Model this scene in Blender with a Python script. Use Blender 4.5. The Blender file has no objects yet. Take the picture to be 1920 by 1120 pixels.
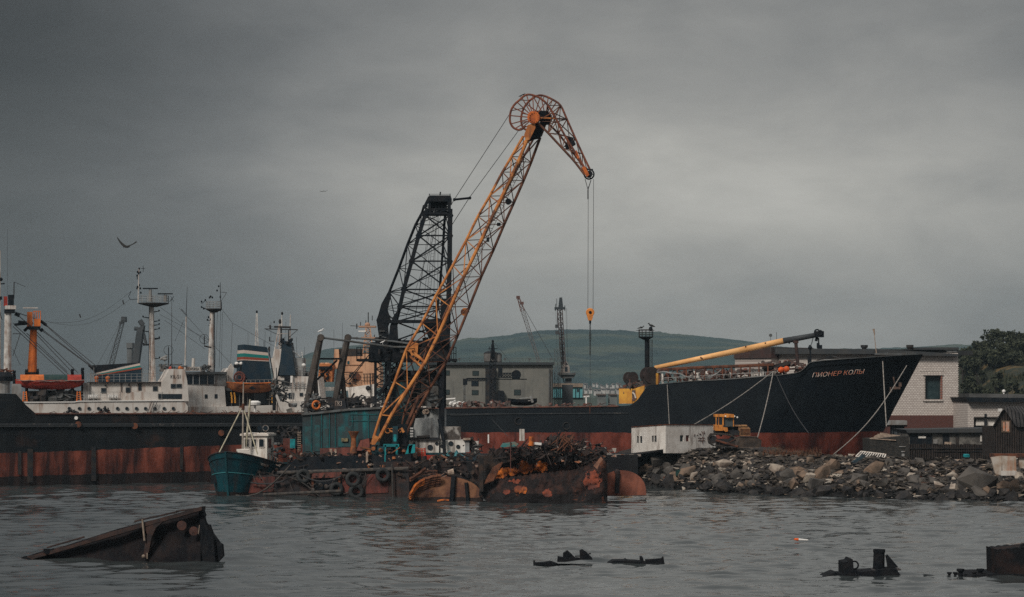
import bpy, bmesh, math, random
import numpy as np
from mathutils import Vector, Matrix, noise
R = math.radians
rnd = random.Random(7)
SC = bpy.context.scene
COL = SC.collection
# ---------------------------------------------------------------- camera
CAM_H, HOR, F = 8.0, 740.0, 4000.0          # eye height (m), horizon row and focal length in photo pixels
cam = bpy.data.cameras.new('camera'); camo = bpy.data.objects.new('camera', cam); COL.objects.link(camo)
camo.location = (0, 0, CAM_H); camo.rotation_euler = (R(90), 0, 0)
cam.lens = 36 * F / 1920; cam.sensor_width = 36; cam.shift_y = (HOR - 560) / 1920
cam.clip_end = 9000; cam.clip_start = 1
SC.camera = camo
# ---------------------------------------------------------------- light: overcast daylight
SUN_DIR = Vector((-0.42, -0.62, 0.66)).normalized()
w = bpy.data.worlds.new("World"); SC.world = w; w.use_nodes = True
nt = w.node_tree; nt.nodes.clear()
def WN(t, **k):
    n = nt.nodes.new(t)
    for a, b in k.items(): setattr(n, a, b)
    return n
sky = WN('ShaderNodeTexSky', sky_type='NISHITA', sun_disc=False)
sky.sun_elevation = math.asin(SUN_DIR.z); sky.sun_rotation = math.atan2(SUN_DIR.x, SUN_DIR.y)
bg1 = WN('ShaderNodeBackground'); bg1.inputs[1].default_value = 0.05
nt.links.new(sky.outputs[0], bg1.inputs[0])
tc = WN('ShaderNodeTexCoord')
def wnoise(scale, mscale, detail, rough, dist=0.0, off=(0, 0, 0)):
    m = WN('ShaderNodeMapping'); m.inputs['Scale'].default_value = mscale; m.inputs['Location'].default_value = off
    nt.links.new(tc.outputs['Generated'], m.inputs[0])
    n = WN('ShaderNodeTexNoise'); n.inputs['Scale'].default_value = scale; n.inputs['Detail'].default_value = detail
    n.inputs['Roughness'].default_value = rough; n.inputs['Distortion'].default_value = dist
    nt.links.new(m.outputs[0], n.inputs['Vector']); return n
def wmath(op, a, b, clamp=False):
    n = WN('ShaderNodeMath', operation=op); n.use_clamp = clamp
    for i, v in enumerate((a, b)):
        if hasattr(v, 'links'): nt.links.new(v, n.inputs[i])
        else: n.inputs[i].default_value = v
    return n.outputs[0]
n1 = wnoise(2.2, (1, 1, 3.2), 6, 0.5, 0.5, (3.1, 1.0, 0.35))
n2 = wnoise(12, (1, 1, 2.4), 9, 0.58, 0.25, (1.3, 2.0, 5.0))
# cloud deck: thick and dark to the left and high up, thinner and brighter low in front and to the right
sep = WN('ShaderNodeSeparateXYZ'); nt.links.new(tc.outputs['Generated'], sep.inputs[0])
def wramp(v, stops):
    r = WN('ShaderNodeValToRGB'); nt.links.new(v, r.inputs[0]); E = r.color_ramp.elements; r.color_ramp.interpolation = 'B_SPLINE'
    for i, (p, c) in enumerate(stops):
        el = E[i] if i < 2 else E.new(p)
        el.position = p; el.color = (c, c, c, 1) if not isinstance(c, tuple) else (*c, 1)
    return r.outputs[0]
wx = wmath('MULTIPLY', wmath('SUBTRACT', n1.outputs[0], 0.5), 0.10)
wz = wmath('MULTIPLY', wmath('SUBTRACT', n1.outputs[0], 0.5), 0.050)
ux = wmath('DIVIDE', wmath('ADD', wmath('ADD', sep.outputs[0], wx), 0.3), 0.6, True)
uz = wmath('DIVIDE', wmath('ADD', sep.outputs[2], wz), 0.25, True)
fx = wramp(ux, [(0.0, .17), (1.0, .62), (.10, .19), (.225, .30), (.308, .50), (.392, .78), (.49, .93), (.62, 1.02), (.81, .90), (.89, .80)])
fz = wramp(uz, [(0.0, .64), (1.0, 1.10), (.10, .70), (.20, .76), (.30, .98), (.37, 1.07), (.46, .96), (.58, .66), (.70, .56), (.80, .60)])
lum = wmath('MULTIPLY', wmath('MULTIPLY', fx, fz), wmath('ADD', wmath('MULTIPLY', wmath('SUBTRACT', n2.outputs[0], 0.5), 0.80), 1.0))
ramp = WN('ShaderNodeMix', data_type='RGBA', blend_type='MULTIPLY'); ramp.inputs[0].default_value = 1
tint = wramp(lum, [(0.1, (.95, 1.0, 1.03)), (1.0, (1.0, .972, .89)), (.55, (1.0, .992, .955))])
sc_ = wmath('MULTIPLY', lum, 0.332); nt.links.new(tint, ramp.inputs[6]); nt.links.new(sc_, ramp.inputs[7])
# overhead the deck is brighter (outside the picture)
up = wmath('MULTIPLY', wmath('SUBTRACT', sep.outputs[2], 0.22), 1.6, True)
mixu = WN('ShaderNodeMix', data_type='RGBA'); nt.links.new(up, mixu.inputs[0]); nt.links.new(ramp.outputs[2], mixu.inputs[6])
mixu.inputs[7].default_value = (0.36, 0.365, 0.37, 1)
bg2 = WN('ShaderNodeBackground'); nt.links.new(mixu.outputs[2], bg2.inputs[0]); bg2.inputs[1].default_value = 1.0
mixs = WN('ShaderNodeMixShader'); mixs.inputs[0].default_value = 0.97
nt.links.new(bg1.outputs[0], mixs.inputs[1]); nt.links.new(bg2.outputs[0], mixs.inputs[2])
wo = WN('ShaderNodeOutputWorld'); nt.links.new(mixs.outputs[0], wo.inputs[0])
sl = bpy.data.lights.new('sun', 'SUN'); so = bpy.data.objects.new('sun', sl); COL.objects.link(so)
sl.energy = 1.75; sl.angle = R(14); sl.color = (1.0, 0.93, 0.84)
so.rotation_euler = (-SUN_DIR).to_track_quat('-Z', 'Y').to_euler()
SC.view_settings.view_transform = 'Standard'; SC.view_settings.look = 'None'
SC.view_settings.exposure = 0.42; SC.view_settings.gamma = 1.0
SC.cycles.max_bounces = 5; SC.cycles.diffuse_bounces = 2; SC.cycles.glossy_bounces = 2
SC.cycles.transmission_bounces = 2; SC.cycles.volume_bounces = 0; SC.cycles.use_denoising = False
# ---------------------------------------------------------------- materials
MATS = {}
def mat(name, c1, c2=None, scale=1.0, mixr=(0.42, 0.6), streak=None, samt=0.45, ssc=1.6, rough=0.75, bump=0.0,
        bands=None, local=False, brick=None, corr=None, metal=0.0, blot=None, bamt=.5, rndc=None, spec=0.25, bscale=None):
    if name in MATS: return MATS[name]
    m = bpy.data.materials.new(name); m.use_nodes = True; N = m.node_tree.nodes; Lk = m.node_tree.links; N.clear()
    out = N.new('ShaderNodeOutputMaterial'); b = N.new('ShaderNodeBsdfPrincipled'); Lk.new(b.outputs[0], out.inputs[0])
    b.inputs['Roughness'].default_value = rough; b.inputs['Metallic'].default_value = metal
    b.inputs['Specular IOR Level'].default_value = spec
    if local: t = N.new('ShaderNodeTexCoord'); vec = t.outputs['Object']
    else: t = N.new('ShaderNodeNewGeometry'); vec = t.outputs['Position']
    def noi(sc, ms=(1, 1, 1), det=7, ro=.6, dis=0.):
        mp = N.new('ShaderNodeMapping'); mp.inputs['Scale'].default_value = ms; Lk.new(vec, mp.inputs[0])
        n = N.new('ShaderNodeTexNoise'); n.inputs['Scale'].default_value = sc; n.inputs['Detail'].default_value = det
        n.inputs['Roughness'].default_value = ro; n.inputs['Distortion'].default_value = dis; Lk.new(mp.outputs[0], n.inputs['Vector'])
        return n.outputs[0]
    def rmp(v, lo, hi):
        r = N.new('ShaderNodeMapRange'); r.clamp = True; Lk.new(v, r.inputs[0]); r.inputs[1].default_value = lo; r.inputs[2].default_value = hi
        return r.outputs[0]
    def mix(f, a, bb):
        x = N.new('ShaderNodeMix'); x.data_type = 'RGBA'
        if hasattr(f, 'links'): Lk.new(f, x.inputs[0])
        else: x.inputs[0].default_value = f
        for i, c in ((6, a), (7, bb)):
            if hasattr(c, 'links'): Lk.new(c, x.inputs[i])
            else: x.inputs[i].default_value = (*c, 1)
        return x.outputs[2]
    def ma(op, a, bb):
        x = N.new('ShaderNodeMath'); x.operation = op
        for i, c in enumerate((a, bb)):
            if hasattr(c, 'links'): Lk.new(c, x.inputs[i])
            else: x.inputs[i].default_value = c
        return x.outputs[0]
    col = c1
    if rndc:
        oi = N.new('ShaderNodeObjectInfo'); rr = N.new('ShaderNodeValToRGB'); Lk.new(oi.outputs['Random'], rr.inputs[0])
        rr.color_ramp.interpolation = 'CONSTANT'
        E = rr.color_ramp.elements
        for i, c in enumerate(rndc):
            el = E[i] if i < 2 else E.new(i / len(rndc))
            el.position = i / len(rndc); el.color = (*c, 1)
        col = rr.outputs[0]
    nz = noi(scale)
    if brick:
        bx, bz, mort, bc2 = brick
        s = N.new('ShaderNodeSeparateXYZ'); Lk.new(vec, s.inputs[0]); cb = N.new('ShaderNodeCombineXYZ')
        Lk.new(ma('ADD', s.outputs[0], ma('MULTIPLY', s.outputs[1], .8)), cb.inputs[0]); Lk.new(s.outputs[2], cb.inputs[1])
        bt = N.new('ShaderNodeTexBrick'); Lk.new(cb.outputs[0], bt.inputs[0]); bt.inputs['Scale'].default_value = 1
        bt.inputs['Brick Width'].default_value = bx; bt.inputs['Row Height'].default_value = bz; bt.inputs['Mortar Size'].default_value = .035
        bt.inputs['Color1'].default_value = (*c1, 1); bt.inputs['Color2'].default_value = (*bc2, 1); bt.inputs['Mortar'].default_value = (*mort, 1)
        col = bt.outputs[0]
    if c2: col = mix(rmp(nz, *mixr), col, c2)
    if bands:                                   # painted bands: (z, slope along x, x0, colour) below z
        s = N.new('ShaderNodeSeparateXYZ'); Lk.new(vec, s.inputs[0])
        wob = ma('MULTIPLY', ma('SUBTRACT', noi(.7), .5), .35)
        for z, sl_, x0, c in bands:
            lim = ma('ADD', ma('ADD', ma('MULTIPLY', ma('SUBTRACT', s.outputs[0], x0), sl_), z), wob)
            f = rmp(ma('SUBTRACT', lim, s.outputs[2]), 0, .04)
            cc = mix(rmp(noi(.9, (1, 1, .5)), .4, .62), c, tuple(k * .45 for k in c))
            col = mix(f, col, cc)
    if blot: col = mix(ma('MULTIPLY', rmp(noi(scale * .55, det=9, ro=.65, dis=.6), 1 - bamt, 1 - bamt + .07), .92), col, blot)
    if streak:
        st = noi(ssc, (1, 1, .12), 5, .6)
        col = mix(ma('MULTIPLY', rmp(st, .62 - samt * .35, .78 - samt * .3), .85), col, streak)
    if hasattr(col, 'links'): Lk.new(col, b.inputs['Base Color'])
    else: b.inputs['Base Color'].default_value = (*col, 1)
    if corr:
        s = N.new('ShaderNodeSeparateXYZ'); Lk.new(vec, s.inputs[0])
        wv = ma('SINE', ma('MULTIPLY', ma('ADD', s.outputs[0], ma('MULTIPLY', s.outputs[1], .7)), 6.283 / corr), 0)
        bp = N.new('ShaderNodeBump'); bp.inputs['Strength'].default_value = 1; bp.inputs['Distance'].default_value = corr * .3
        Lk.new(wv, bp.inputs['Height']); Lk.new(bp.outputs[0], b.inputs['Normal'])
    elif bump:
        bp = N.new('ShaderNodeBump'); bp.inputs['Strength'].default_value = 1; bp.inputs['Distance'].default_value = bump
        Lk.new(noi(bscale or scale * 3), bp.inputs['Height']); Lk.new(bp.outputs[0], b.inputs['Normal'])
    MATS[name] = m; return m
# ---------------------------------------------------------------- geometry helpers
def P(px, py, Y): return Vector(((px - 960) / F * Y, Y, CAM_H + (HOR - py) / F * Y))
class Pl:
    "vertical plane through two ground points given as (photo column, distance); off = metres behind it"
    def __init__(s, a, b):
        A = P(a[0], 740, a[1]); B = P(b[0], 740, b[1]); s.A = Vector((A.x, A.y)); u = Vector((B.x - A.x, B.y - A.y)).normalized()
        s.u = u; s.n = Vector((-u.y, u.x)); s.n = s.n if s.n.y > 0 else -s.n
    def pt(s, px, py, off=0.0):
        dx_, dz_ = (px - 960) / F, (HOR - py) / F
        t = (s.A.dot(s.n) + off) / (dx_ * s.n.x + s.n.y)
        return Vector((dx_ * t, t, CAM_H + dz_ * t))
    def nv(s, d): return Vector((s.n.x * d, s.n.y * d, 0))
def flat(Y): return Pl((900, Y), (1000, Y))
def basis(d):
    d = d.normalized(); a = Vector((0, 0, 1)) if abs(d.z) < .9 else Vector((1, 0, 0))
    x = d.cross(a).normalized(); return x, d.cross(x).normalized()
class MB:
    def __init__(s): s.v = []; s.f = []
    def add(s, vs, fs):
        o = len(s.v); s.v += [Vector(p) for p in vs]; s.f += [tuple(i + o for i in f) for f in fs]; return s
    def tube(s, a, b, r, r2=None, n=6):
        a = Vector(a); b = Vector(b)
        if (b - a).length < 1e-5: return s
        r2 = r if r2 is None else r2; x, y = basis(b - a); ph = math.pi / n
        vs = [a + (x * math.cos(2 * math.pi * i / n + ph) + y * math.sin(2 * math.pi * i / n + ph)) * r for i in range(n)]
        vs += [b + (x * math.cos(2 * math.pi * i / n + ph) + y * math.sin(2 * math.pi * i / n + ph)) * r2 for i in range(n)]
        return s.add(vs, [(i, (i + 1) % n, n + (i + 1) % n, n + i) for i in range(n)] + [tuple(range(n))[::-1], tuple(range(n, 2 * n))])
    def bar(s, a, b, w_): return s.tube(a, b, w_ * .7, n=4)
    def path(s, pts, r, n=5):
        for a, b in zip(pts, pts[1:]): s.tube(a, b, r, n=n)
        return s
    def box(s, c, sz, rz=0.0, rx=0.0, ry=0.0):
        M = Matrix.Rotation(rz, 3, 'Z') @ Matrix.Rotation(ry, 3, 'Y') @ Matrix.Rotation(rx, 3, 'X'); c = Vector(c)
        vs = [c + M @ Vector((sz[0] * i / 2, sz[1] * j / 2, sz[2] * k / 2)) for k in (-1, 1) for j in (-1, 1) for i in (-1, 1)]
        return s.add(vs, [(0, 2, 3, 1), (4, 5, 7, 6), (0, 1, 5, 4), (2, 6, 7, 3), (0, 4, 6, 2), (1, 3, 7, 5)])
    def poly(s, L, pts, o0, o1):
        a = [L.pt(x, y, o0) for x, y in pts]; d = L.nv(o1 - o0); n = len(a)
        return s.add(a + [p + d for p in a], [tuple(range(n))[::-1], tuple(range(n, 2 * n))] + [(i, (i + 1) % n, n + (i + 1) % n, n + i) for i in range(n)])
    def rect(s, L, x0, y0, x1, y1, o0, o1): return s.poly(L, [(x0, y0), (x1, y0), (x1, y1), (x0, y1)], o0, o1)
    def lathe(s, c, ax, prof, n=16):
        c = Vector(c); ax = Vector(ax).normalized(); x, y = basis(ax); vs = []
        for r, h in prof:
            vs += [c + ax * h + (x * math.cos(2 * math.pi * i / n) + y * math.sin(2 * math.pi * i / n)) * r for i in range(n)]
        fs = [(k * n + i, k * n + (i + 1) % n, (k + 1) * n + (i + 1) % n, (k + 1) * n + i) for k in range(len(prof) - 1) for i in range(n)]
        return s.add(vs, fs + [tuple(range(n))[::-1], tuple(range((len(prof) - 1) * n, len(prof) * n))])
    def ball(s, c, r, sz=1.0, n=10):
        return s.lathe(Vector(c), (0, 0, 1), [(max(.01, r * math.sin(t * math.pi / 8)), -r * sz * math.cos(t * math.pi / 8)) for t in range(9)], n)
    def ring(s, c, ax, Rr, r, n=18, m=6):
        c = Vector(c); ax = Vector(ax).normalized(); x, y = basis(ax); vs = []
        for i in range(n):
            t = 2 * math.pi * i / n; e_ = x * math.cos(t) + y * math.sin(t)
            for j in range(m):
                q = 2 * math.pi * j / m; vs.append(c + e_ * (Rr + r * math.cos(q)) + ax * r * math.sin(q))
        return s.add(vs, [(i * m + j, ((i + 1) % n) * m + j, ((i + 1) % n) * m + (j + 1) % m, i * m + (j + 1) % m) for i in range(n) for j in range(m)])
    def rail(s, pts, h, r=.025, k=1, posts=True):
        for j in range(1, k + 1): s.path([p + Vector((0, 0, h * j / k)) for p in pts], r, 4)
        if posts:
            for p in pts: s.tube(p, p + Vector((0, 0, h)), r * 1.2, n=4)
        return s
    def railn(s, a, b, h, n, r=.025, k=2): return s.rail([a.lerp(b, i / n) for i in range(n + 1)], h, r, k)
    def build(s, name, m, parent=None, smooth=False, loc=None):
        if not s.v: s.v = [Vector((0, 0, 0))]
        if loc is None:
            if parent is not None:
                root = parent
                while root.parent: root = root.parent
                loc = Vector(root.location)
            else:
                z = min(p.z for p in s.v); loc = Vector((sum(p.x for p in s.v) / len(s.v), sum(p.y for p in s.v) / len(s.v), z))
        me = bpy.data.meshes.new(name); me.from_pydata([p - loc for p in s.v], [], s.f)
        bm = bmesh.new(); bm.from_mesh(me); bmesh.ops.recalc_face_normals(bm, faces=bm.faces); bm.to_mesh(me); bm.free()
        me.materials.append(m if not isinstance(m, str) else MATS[m])
        if smooth: me.polygons.foreach_set('use_smooth', [True] * len(me.polygons))
        o = bpy.data.objects.new(name, me); COL.objects.link(o)
        if parent is not None: o.parent = parent
        else: o.location = loc
        return o
    def thing(s, name, label, cat, m, group=None, kind=None, smooth=False):
        o = s.build(name, m, smooth=smooth); tag(o, label, cat, group, kind); return o
def tag(o, label=None, cat=None, group=None, kind=None):
    if label: o['label'] = label
    if cat: o['category'] = cat
    if group: o['group'] = group
    if kind: o['kind'] = kind
def T(name, label, cat, loc, group=None):
    o = bpy.data.objects.new(name, None); COL.objects.link(o); o.location = loc; tag(o, label, cat, group); return o
def copy_tree(o, parent=None, loc=None):
    c = o.copy(); COL.objects.link(c)
    if parent is not None: c.parent = parent
    if loc is not None: c.location = loc
    for ch in [x for x in SC.objects if x.parent == o]: copy_tree(ch, c)
    return c
def text(s_, name, m, parent, p0, right, up, h, shear=0.0, wfit=None):
    "flat lettering: p0 lower-left corner, right / up unit vectors, h letter height"
    cu = bpy.data.curves.new('lettering', 'FONT'); cu.body = s_; cu.size = 1.0; cu.extrude = 0.01; cu.shear = shear; cu.offset = -0.018
    to = bpy.data.objects.new('lettering', cu); COL.objects.link(to); bpy.context.view_layer.update()
    me = bpy.data.meshes.new_from_object(to.evaluated_get(bpy.context.evaluated_depsgraph_get()))
    bpy.data.objects.remove(to); bpy.data.curves.remove(cu)
    xs = [v_.co.x for v_ in me.vertices]; ys = [v_.co.y for v_ in me.vertices]; x0, x1, y0, y1 = min(xs), max(xs), min(ys), max(ys)
    sx = wfit / (x1 - x0) if wfit else h / (y1 - y0); sy = h / (y1 - y0); nrm = right.cross(up).normalized()
    root = parent
    while root.parent: root = root.parent
    for v_ in me.vertices:
        c = v_.co; v_.co = p0 + right * ((c.x - x0) * sx) + up * ((c.y - y0) * sy) + nrm * (c.z * 1.5) - Vector(root.location)
    me.materials.clear(); me.materials.append(m); o = bpy.data.objects.new(name, me); COL.objects.link(o); o.parent = parent; return o
def lace(mb, A, B, r, zig=True, cross=False, rungs=True):
    for i in range(len(A)):
        if rungs: mb.tube(A[i], B[i], r, n=4)
        if i + 1 < len(A):
            if cross: mb.tube(A[i], B[i + 1], r, n=4); mb.tube(B[i], A[i + 1], r, n=4)
            elif zig: (mb.tube(A[i], B[i + 1], r, n=4) if i % 2 == 0 else mb.tube(B[i], A[i + 1], r, n=4))
def interp(tab, x):
    if x <= tab[0][0]: return tab[0][1]
    for (a, b), (c, d) in zip(tab, tab[1:]):
        if x <= c: return b + (d - b) * (x - a) / (c - a)
    return tab[-1][1]
def clutter(mb, L, x0, y0, x1, y1, n, o0=0, o1=1.5, s0=.12, s1=.5, rr=None):
    q = rr or rnd
    for _ in range(n):
        p = L.pt(q.uniform(x0, x1), q.uniform(y0, y1), q.uniform(o0, o1)); k = q.random()
        if k < .45: mb.box(p, (q.uniform(s0, s1), q.uniform(s0, s1), q.uniform(s0, s1) * .8), q.uniform(0, 3), q.uniform(-.4, .4))
        elif k < .8:
            d = Vector((q.uniform(-1, 1), q.uniform(-.6, .6), q.uniform(-.5, .5))) * s1 * 1.6; mb.tube(p - d, p + d, q.uniform(.03, .08), n=5)
        else: mb.lathe(p, (q.uniform(-.4, .4), q.uniform(-1, 1), q.uniform(-1, 1)), [(s0 + .1, -.1), (s0 + .1, .1)], 10)
# palette
M = mat
M('black_hull', (.010, .014, .018), (.02, .023, .026), .5, streak=(.010, .012, .015), samt=.5, rough=.6, bump=.02)
M('black_steel', (.006, .010, .015), (.015, .016, .019), 2.0, rough=.7, spec=.15)
M('dark_steel', (.022, .025, .030), (.045, .037, .033), 1.4, rough=.75, spec=.15)
M('grey_steel', (.11, .12, .125), (.07, .065, .06), 1.2, rough=.7)
M('pale_grey', (.30, .31, .31), (.20, .19, .18), .8, streak=(.12, .07, .045), samt=.3, rough=.7)
M('ship_white', (.62, .585, .545), (.52, .48, .44), .7, streak=(.26, .15, .10), samt=.28, rough=.6)
M('mast_white', (.60, .58, .55), (.40, .36, .33), 1.5, streak=(.25, .12, .07), samt=.3, ssc=4)
M('glass_dark', (.012, .02, .028), rough=.15, spec=.5)
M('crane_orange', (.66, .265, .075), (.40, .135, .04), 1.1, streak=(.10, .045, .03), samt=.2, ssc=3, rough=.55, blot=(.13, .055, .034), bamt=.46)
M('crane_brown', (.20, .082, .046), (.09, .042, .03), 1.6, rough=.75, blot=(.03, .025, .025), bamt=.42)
M('rust', (.15, .055, .030), (.055, .028, .022), 1.5, rough=.9, bump=.03)
M('rust_red', (.20, .065, .05), (.10, .04, .033), 1.0, streak=(.05, .03, .028), samt=.4, rough=.85, bump=.02)
M('rust_bright', (.62, .17, .035), (.20, .06, .03), 2.0, rough=.9)
M('teal_paint', (.010, .15, .165), (.014, .065, .078), .5, mixr=(.40, .56), streak=(.028, .034, .038), samt=.75, ssc=1.5, rough=.7, blot=(.035, .040, .042), bamt=.52, bump=.03)
M('teal_boat', (.008, .085, .105), (.010, .05, .062), .8, streak=(.02, .03, .035), samt=.3, rough=.5)
M('teal_bright', (.015, .30, .33), (.01, .16, .18), 1.5, rough=.6)
M('tan_paint', (.62, .36, .22), (.50, .28, .17), .7, streak=(.22, .10, .06), samt=.3, rough=.7)
M('orange_paint', (.72, .19, .04), (.52, .13, .03), 1.2, streak=(.2, .07, .03), samt=.3, rough=.55)
M('red_paint', (.42, .045, .028), (.26, .035, .025), 1.2, rough=.5)
M('yellow_paint', (.78, .40, .06), (.62, .28, .05), 1.2, streak=(.25, .11, .03), samt=.3, rough=.55)
M('boom_yellow', (.90, .50, .21), (.78, .40, .15), .8, blot=(.30, .12, .05), bamt=.33, rough=.5)
M('rubber', (.020, .022, .024), (.035, .036, .036), 3, rough=.8)
M('rope', (.34, .31, .28), (.2, .18, .16), 4, rough=.9)
M('rope_dark', (.045, .045, .048), rough=.9)
M('wood_dark', (.035, .028, .026), (.06, .046, .04), 2, streak=(.02, .017, .017), samt=.5, ssc=5, rough=.9, corr=.22)
M('wood_pale', (.42, .33, .26), (.25, .18, .14), 3, rough=.85)
M('letter_white', (.62, .56, .50), (.42, .26, .2), 3, rough=.7)
M('letter_rusty', (.78, .66, .58), (.60, .22, .13), 1.0, mixr=(.45, .55), rough=.7)
M('letter_dark', (.03, .03, .032), rough=.7)
M('funnel_blue', (.012, .030, .048), (.022, .036, .048), 1.2, rough=.55)
M('stripe_white', (.60, .50, .44), rough=.6); M('stripe_teal', (.015, .20, .18), rough=.6); M('stripe_red', (.30, .07, .04), rough=.6)
M('white_dirty', (.78, .74, .69), (.60, .56, .51), 1.2, streak=(.11, .08, .065), samt=.3, ssc=2.2, rough=.8, bump=.02)
M('white_clean', (.75, .73, .70), rough=.6)
M('green_tarp', (.02, .05, .05), (.035, .06, .055), 3, rough=.8)
M('bird', (.03, .03, .03), rough=.9); M('bird_white', (.7, .7, .7), rough=.9)
# ================================================================ SETTING
def structure(o): o['kind'] = 'structure'; return o
# ---- water: one sheet, finely meshed where the photo looks at it
def build_water():
    ys = [-60, 0, 40, 70]; y = 80.0
    while y < 212: ys.append(y); y += .17 * (y / 100) ** 1.15
    ys += [214, 220, 235, 260, 300, 400, 600, 1000, 2000, 3600]
    xs = list(np.arange(-58, 58.01, .24)); xs = [-2600, -900, -300, -120, -75] + xs + [75, 120, 300, 900, 2600]
    X, Y = np.meshgrid(np.array(xs), np.array(ys)); Z = np.zeros_like(X); g = np.random.RandomState(5)
    amp = np.clip((Y - 78) / 4, 0, 1) * np.clip((216 - Y) / 8, 0, 1) * np.clip((57 - abs(X)) / 4, 0, 1)
    for k in range(100):
        lam = 10 ** g.uniform(math.log10(.6), math.log10(3.8)); th = g.normal(math.pi / 2 + .1, .42); kk = 2 * math.pi / lam
        a = .0047 * lam ** .82 * g.uniform(.5, 1.1)
        Z += a * np.sin(kk * (X * math.cos(th) + Y * math.sin(th)) + g.uniform(0, 6.28))
    gust = .55 + .45 * np.sin(X * .05 + 1.3 + np.sin(Y * .07) * 1.2) * np.sin(Y * .06 + X * .02 + .6)
    Z = np.where(Z > 0, Z * 1.15, Z * .9) * amp * (.62 + .5 * gust)
    nx, ny = len(xs), len(ys)
    co = np.stack([X, Y, Z], -1).reshape(-1, 3); idx = np.arange(nx * ny).reshape(ny, nx)
    fs = np.stack([idx[:-1, :-1], idx[:-1, 1:], idx[1:, 1:], idx[1:, :-1]], -1).reshape(-1, 4)
    me = bpy.data.meshes.new('water'); me.from_pydata(co.tolist(), [], fs.tolist()); me.polygons.foreach_set('use_smooth', [True] * len(me.polygons))
    m = bpy.data.materials.new('water'); m.use_nodes = True; N = m.node_tree.nodes; Lk = m.node_tree.links; b = N['Principled BSDF']
    b.inputs['Base Color'].default_value = (.040, .047, .048, 1); b.inputs['Roughness'].default_value = .04; b.inputs['IOR'].default_value = 1.50
    b.inputs['Specular IOR Level'].default_value = .5
    ge = N.new('ShaderNodeNewGeometry')
    hs = []
    for sc, ms, dist in ((2.4, (.7, 1.4, 1), .020), (7.0, (.6, 1.2, 1), .005)):
        mp = N.new('ShaderNodeMapping'); mp.inputs['Scale'].default_value = ms; Lk.new(ge.outputs['Position'], mp.inputs[0])
        n = N.new('ShaderNodeTexNoise'); n.inputs['Scale'].default_value = sc; n.inputs['Detail'].default_value = 3; Lk.new(mp.outputs[0], n.inputs['Vector'])
        bp = N.new('ShaderNodeBump'); bp.inputs['Distance'].default_value = dist; bp.inputs['Strength'].default_value = 1
        Lk.new(n.outputs[0], bp.inputs['Height'])
        if hs: Lk.new(hs[-1].outputs[0], bp.inputs['Normal'])
        hs.append(bp)
    Lk.new(hs[-1].outputs[0], b.inputs['Normal'])
    me.materials.append(m); o = bpy.data.objects.new('water', me); COL.objects.link(o); structure(o)
build_water()
# ---- far hill beyond the bay
M('hill_green', (.024, .048, .044), (.060, .075, .055), .012, mixr=(.47, .58), rough=.95, blot=(.012, .030, .032), bamt=.50, bump=0)
ridge = [(-300, 742), (0, 742), (250, 738), (430, 715), (520, 690), (580, 664), (620, 654), (690, 646), (760, 647), (860, 638), (900, 634), (960, 628), (1010, 620.5), (1060, 618), (1130, 619),
         (1200, 622), (1260, 626), (1320, 631), (1400, 640), (1450, 649), (1520, 655), (1600, 655), (1700, 652), (1800, 646), (1860, 652), (2000, 670), (2300, 738)]
def hill():
    mb = MB(); nx, ny = 520, 40; y0, y1 = 1850, 2500
    for j in range(ny + 8):
        for i in range(nx):
            px = -300 + i * 2600 / (nx - 1); t = min(1, j / ny); Yr = y0 + (y1 - y0) * j / ny
            top = (HOR - interp(ridge, px)) / F * y1 + CAM_H
            prof = t ** .8 * (1.18 - .18 * t) if j <= ny else 1 - (j - ny) * .03
            X = (px - 960) / F * y1 * (Yr / y1) ** .4
            nz_ = noise.noise(Vector((X * .006, Yr * .006, 3))) * 9 * math.sin(math.pi * min(1, t)) + noise.noise(Vector((X * .05, Yr * .05, 7))) * 1.6 + abs(noise.noise(Vector((X * .13, Yr * .1, 2)))) * 1.6
            mb.v.append(Vector((X, Yr, max(-1, (top + 1) * prof) - 1 + nz_ * min(1, max(0, top / 40)))))
    for j in range(ny + 7):
        for i in range(nx - 1):
            a = j * nx + i; mb.f.append((a, a + 1, a + nx + 1, a + nx))
    o = mb.build('hill', MATS['hill_green'], smooth=True); structure(o)
hill()
# ---- land behind the ships
M('ground_dirt', (.050, .046, .042), (.028, .026, .026), 1.2, rough=.95, bump=.08)
mb = MB(); mb.add([(-260, 262, 2.2), (420, 262, 2.2), (420, 760, 2.4), (-260, 760, 2.4), (-260, 262, -2), (420, 262, -2), (420, 760, -2), (-260, 760, -2)],
                  [(0, 1, 2, 3), (0, 4, 5, 1), (1, 5, 6, 2), (2, 6, 7, 3), (3, 7, 4, 0)])
structure(mb.build('ground', MATS['ground_dirt']))
# ---- rubble bank: terrain sheet on the right
def shore_y(X):       # distance of the waterline
    return interp([(8, 205), (9.5, 195), (10.8, 184), (13, 180), (17, 171), (22, 166), (30, 160), (38, 156), (60, 150), (140, 142)], X)
def bank_z(X, Y):
    t = (Y - shore_y(X)) / 17.0; edge = min(1, max(0, (X - 8.5) / 6))
    top = interp([(9, 1.2), (10.5, 2.3), (12, 2.7), (16, 3.35), (22, 3.4), (26, 2.75), (34, 2.45), (60, 2.5)], X)
    if t > 1.35: top -= min(1.3, (t - 1.35) * 1.2) * min(1, max(0, (X - 22) / 6))
    b = -1.2 + (top + 1.2) * (1 - (1 - min(1, max(0, t))) ** 1.7) if t > 0 else -1.2 + t * 3
    if 16.2 < X < 22.5 and 179 < Y < 189: return min(b, 3.28) + noise.noise(Vector((X * 1.1, Y * 1.1, 4))) * .08
    nzz = noise.noise(Vector((X * .35, Y * .35, 1))) * .42 + noise.noise(Vector((X * 1.1, Y * 1.1, 4))) * .20
    return b + nzz * min(1, max(0, t * 4)) * (1 if t < 1.1 else .35)
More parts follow.
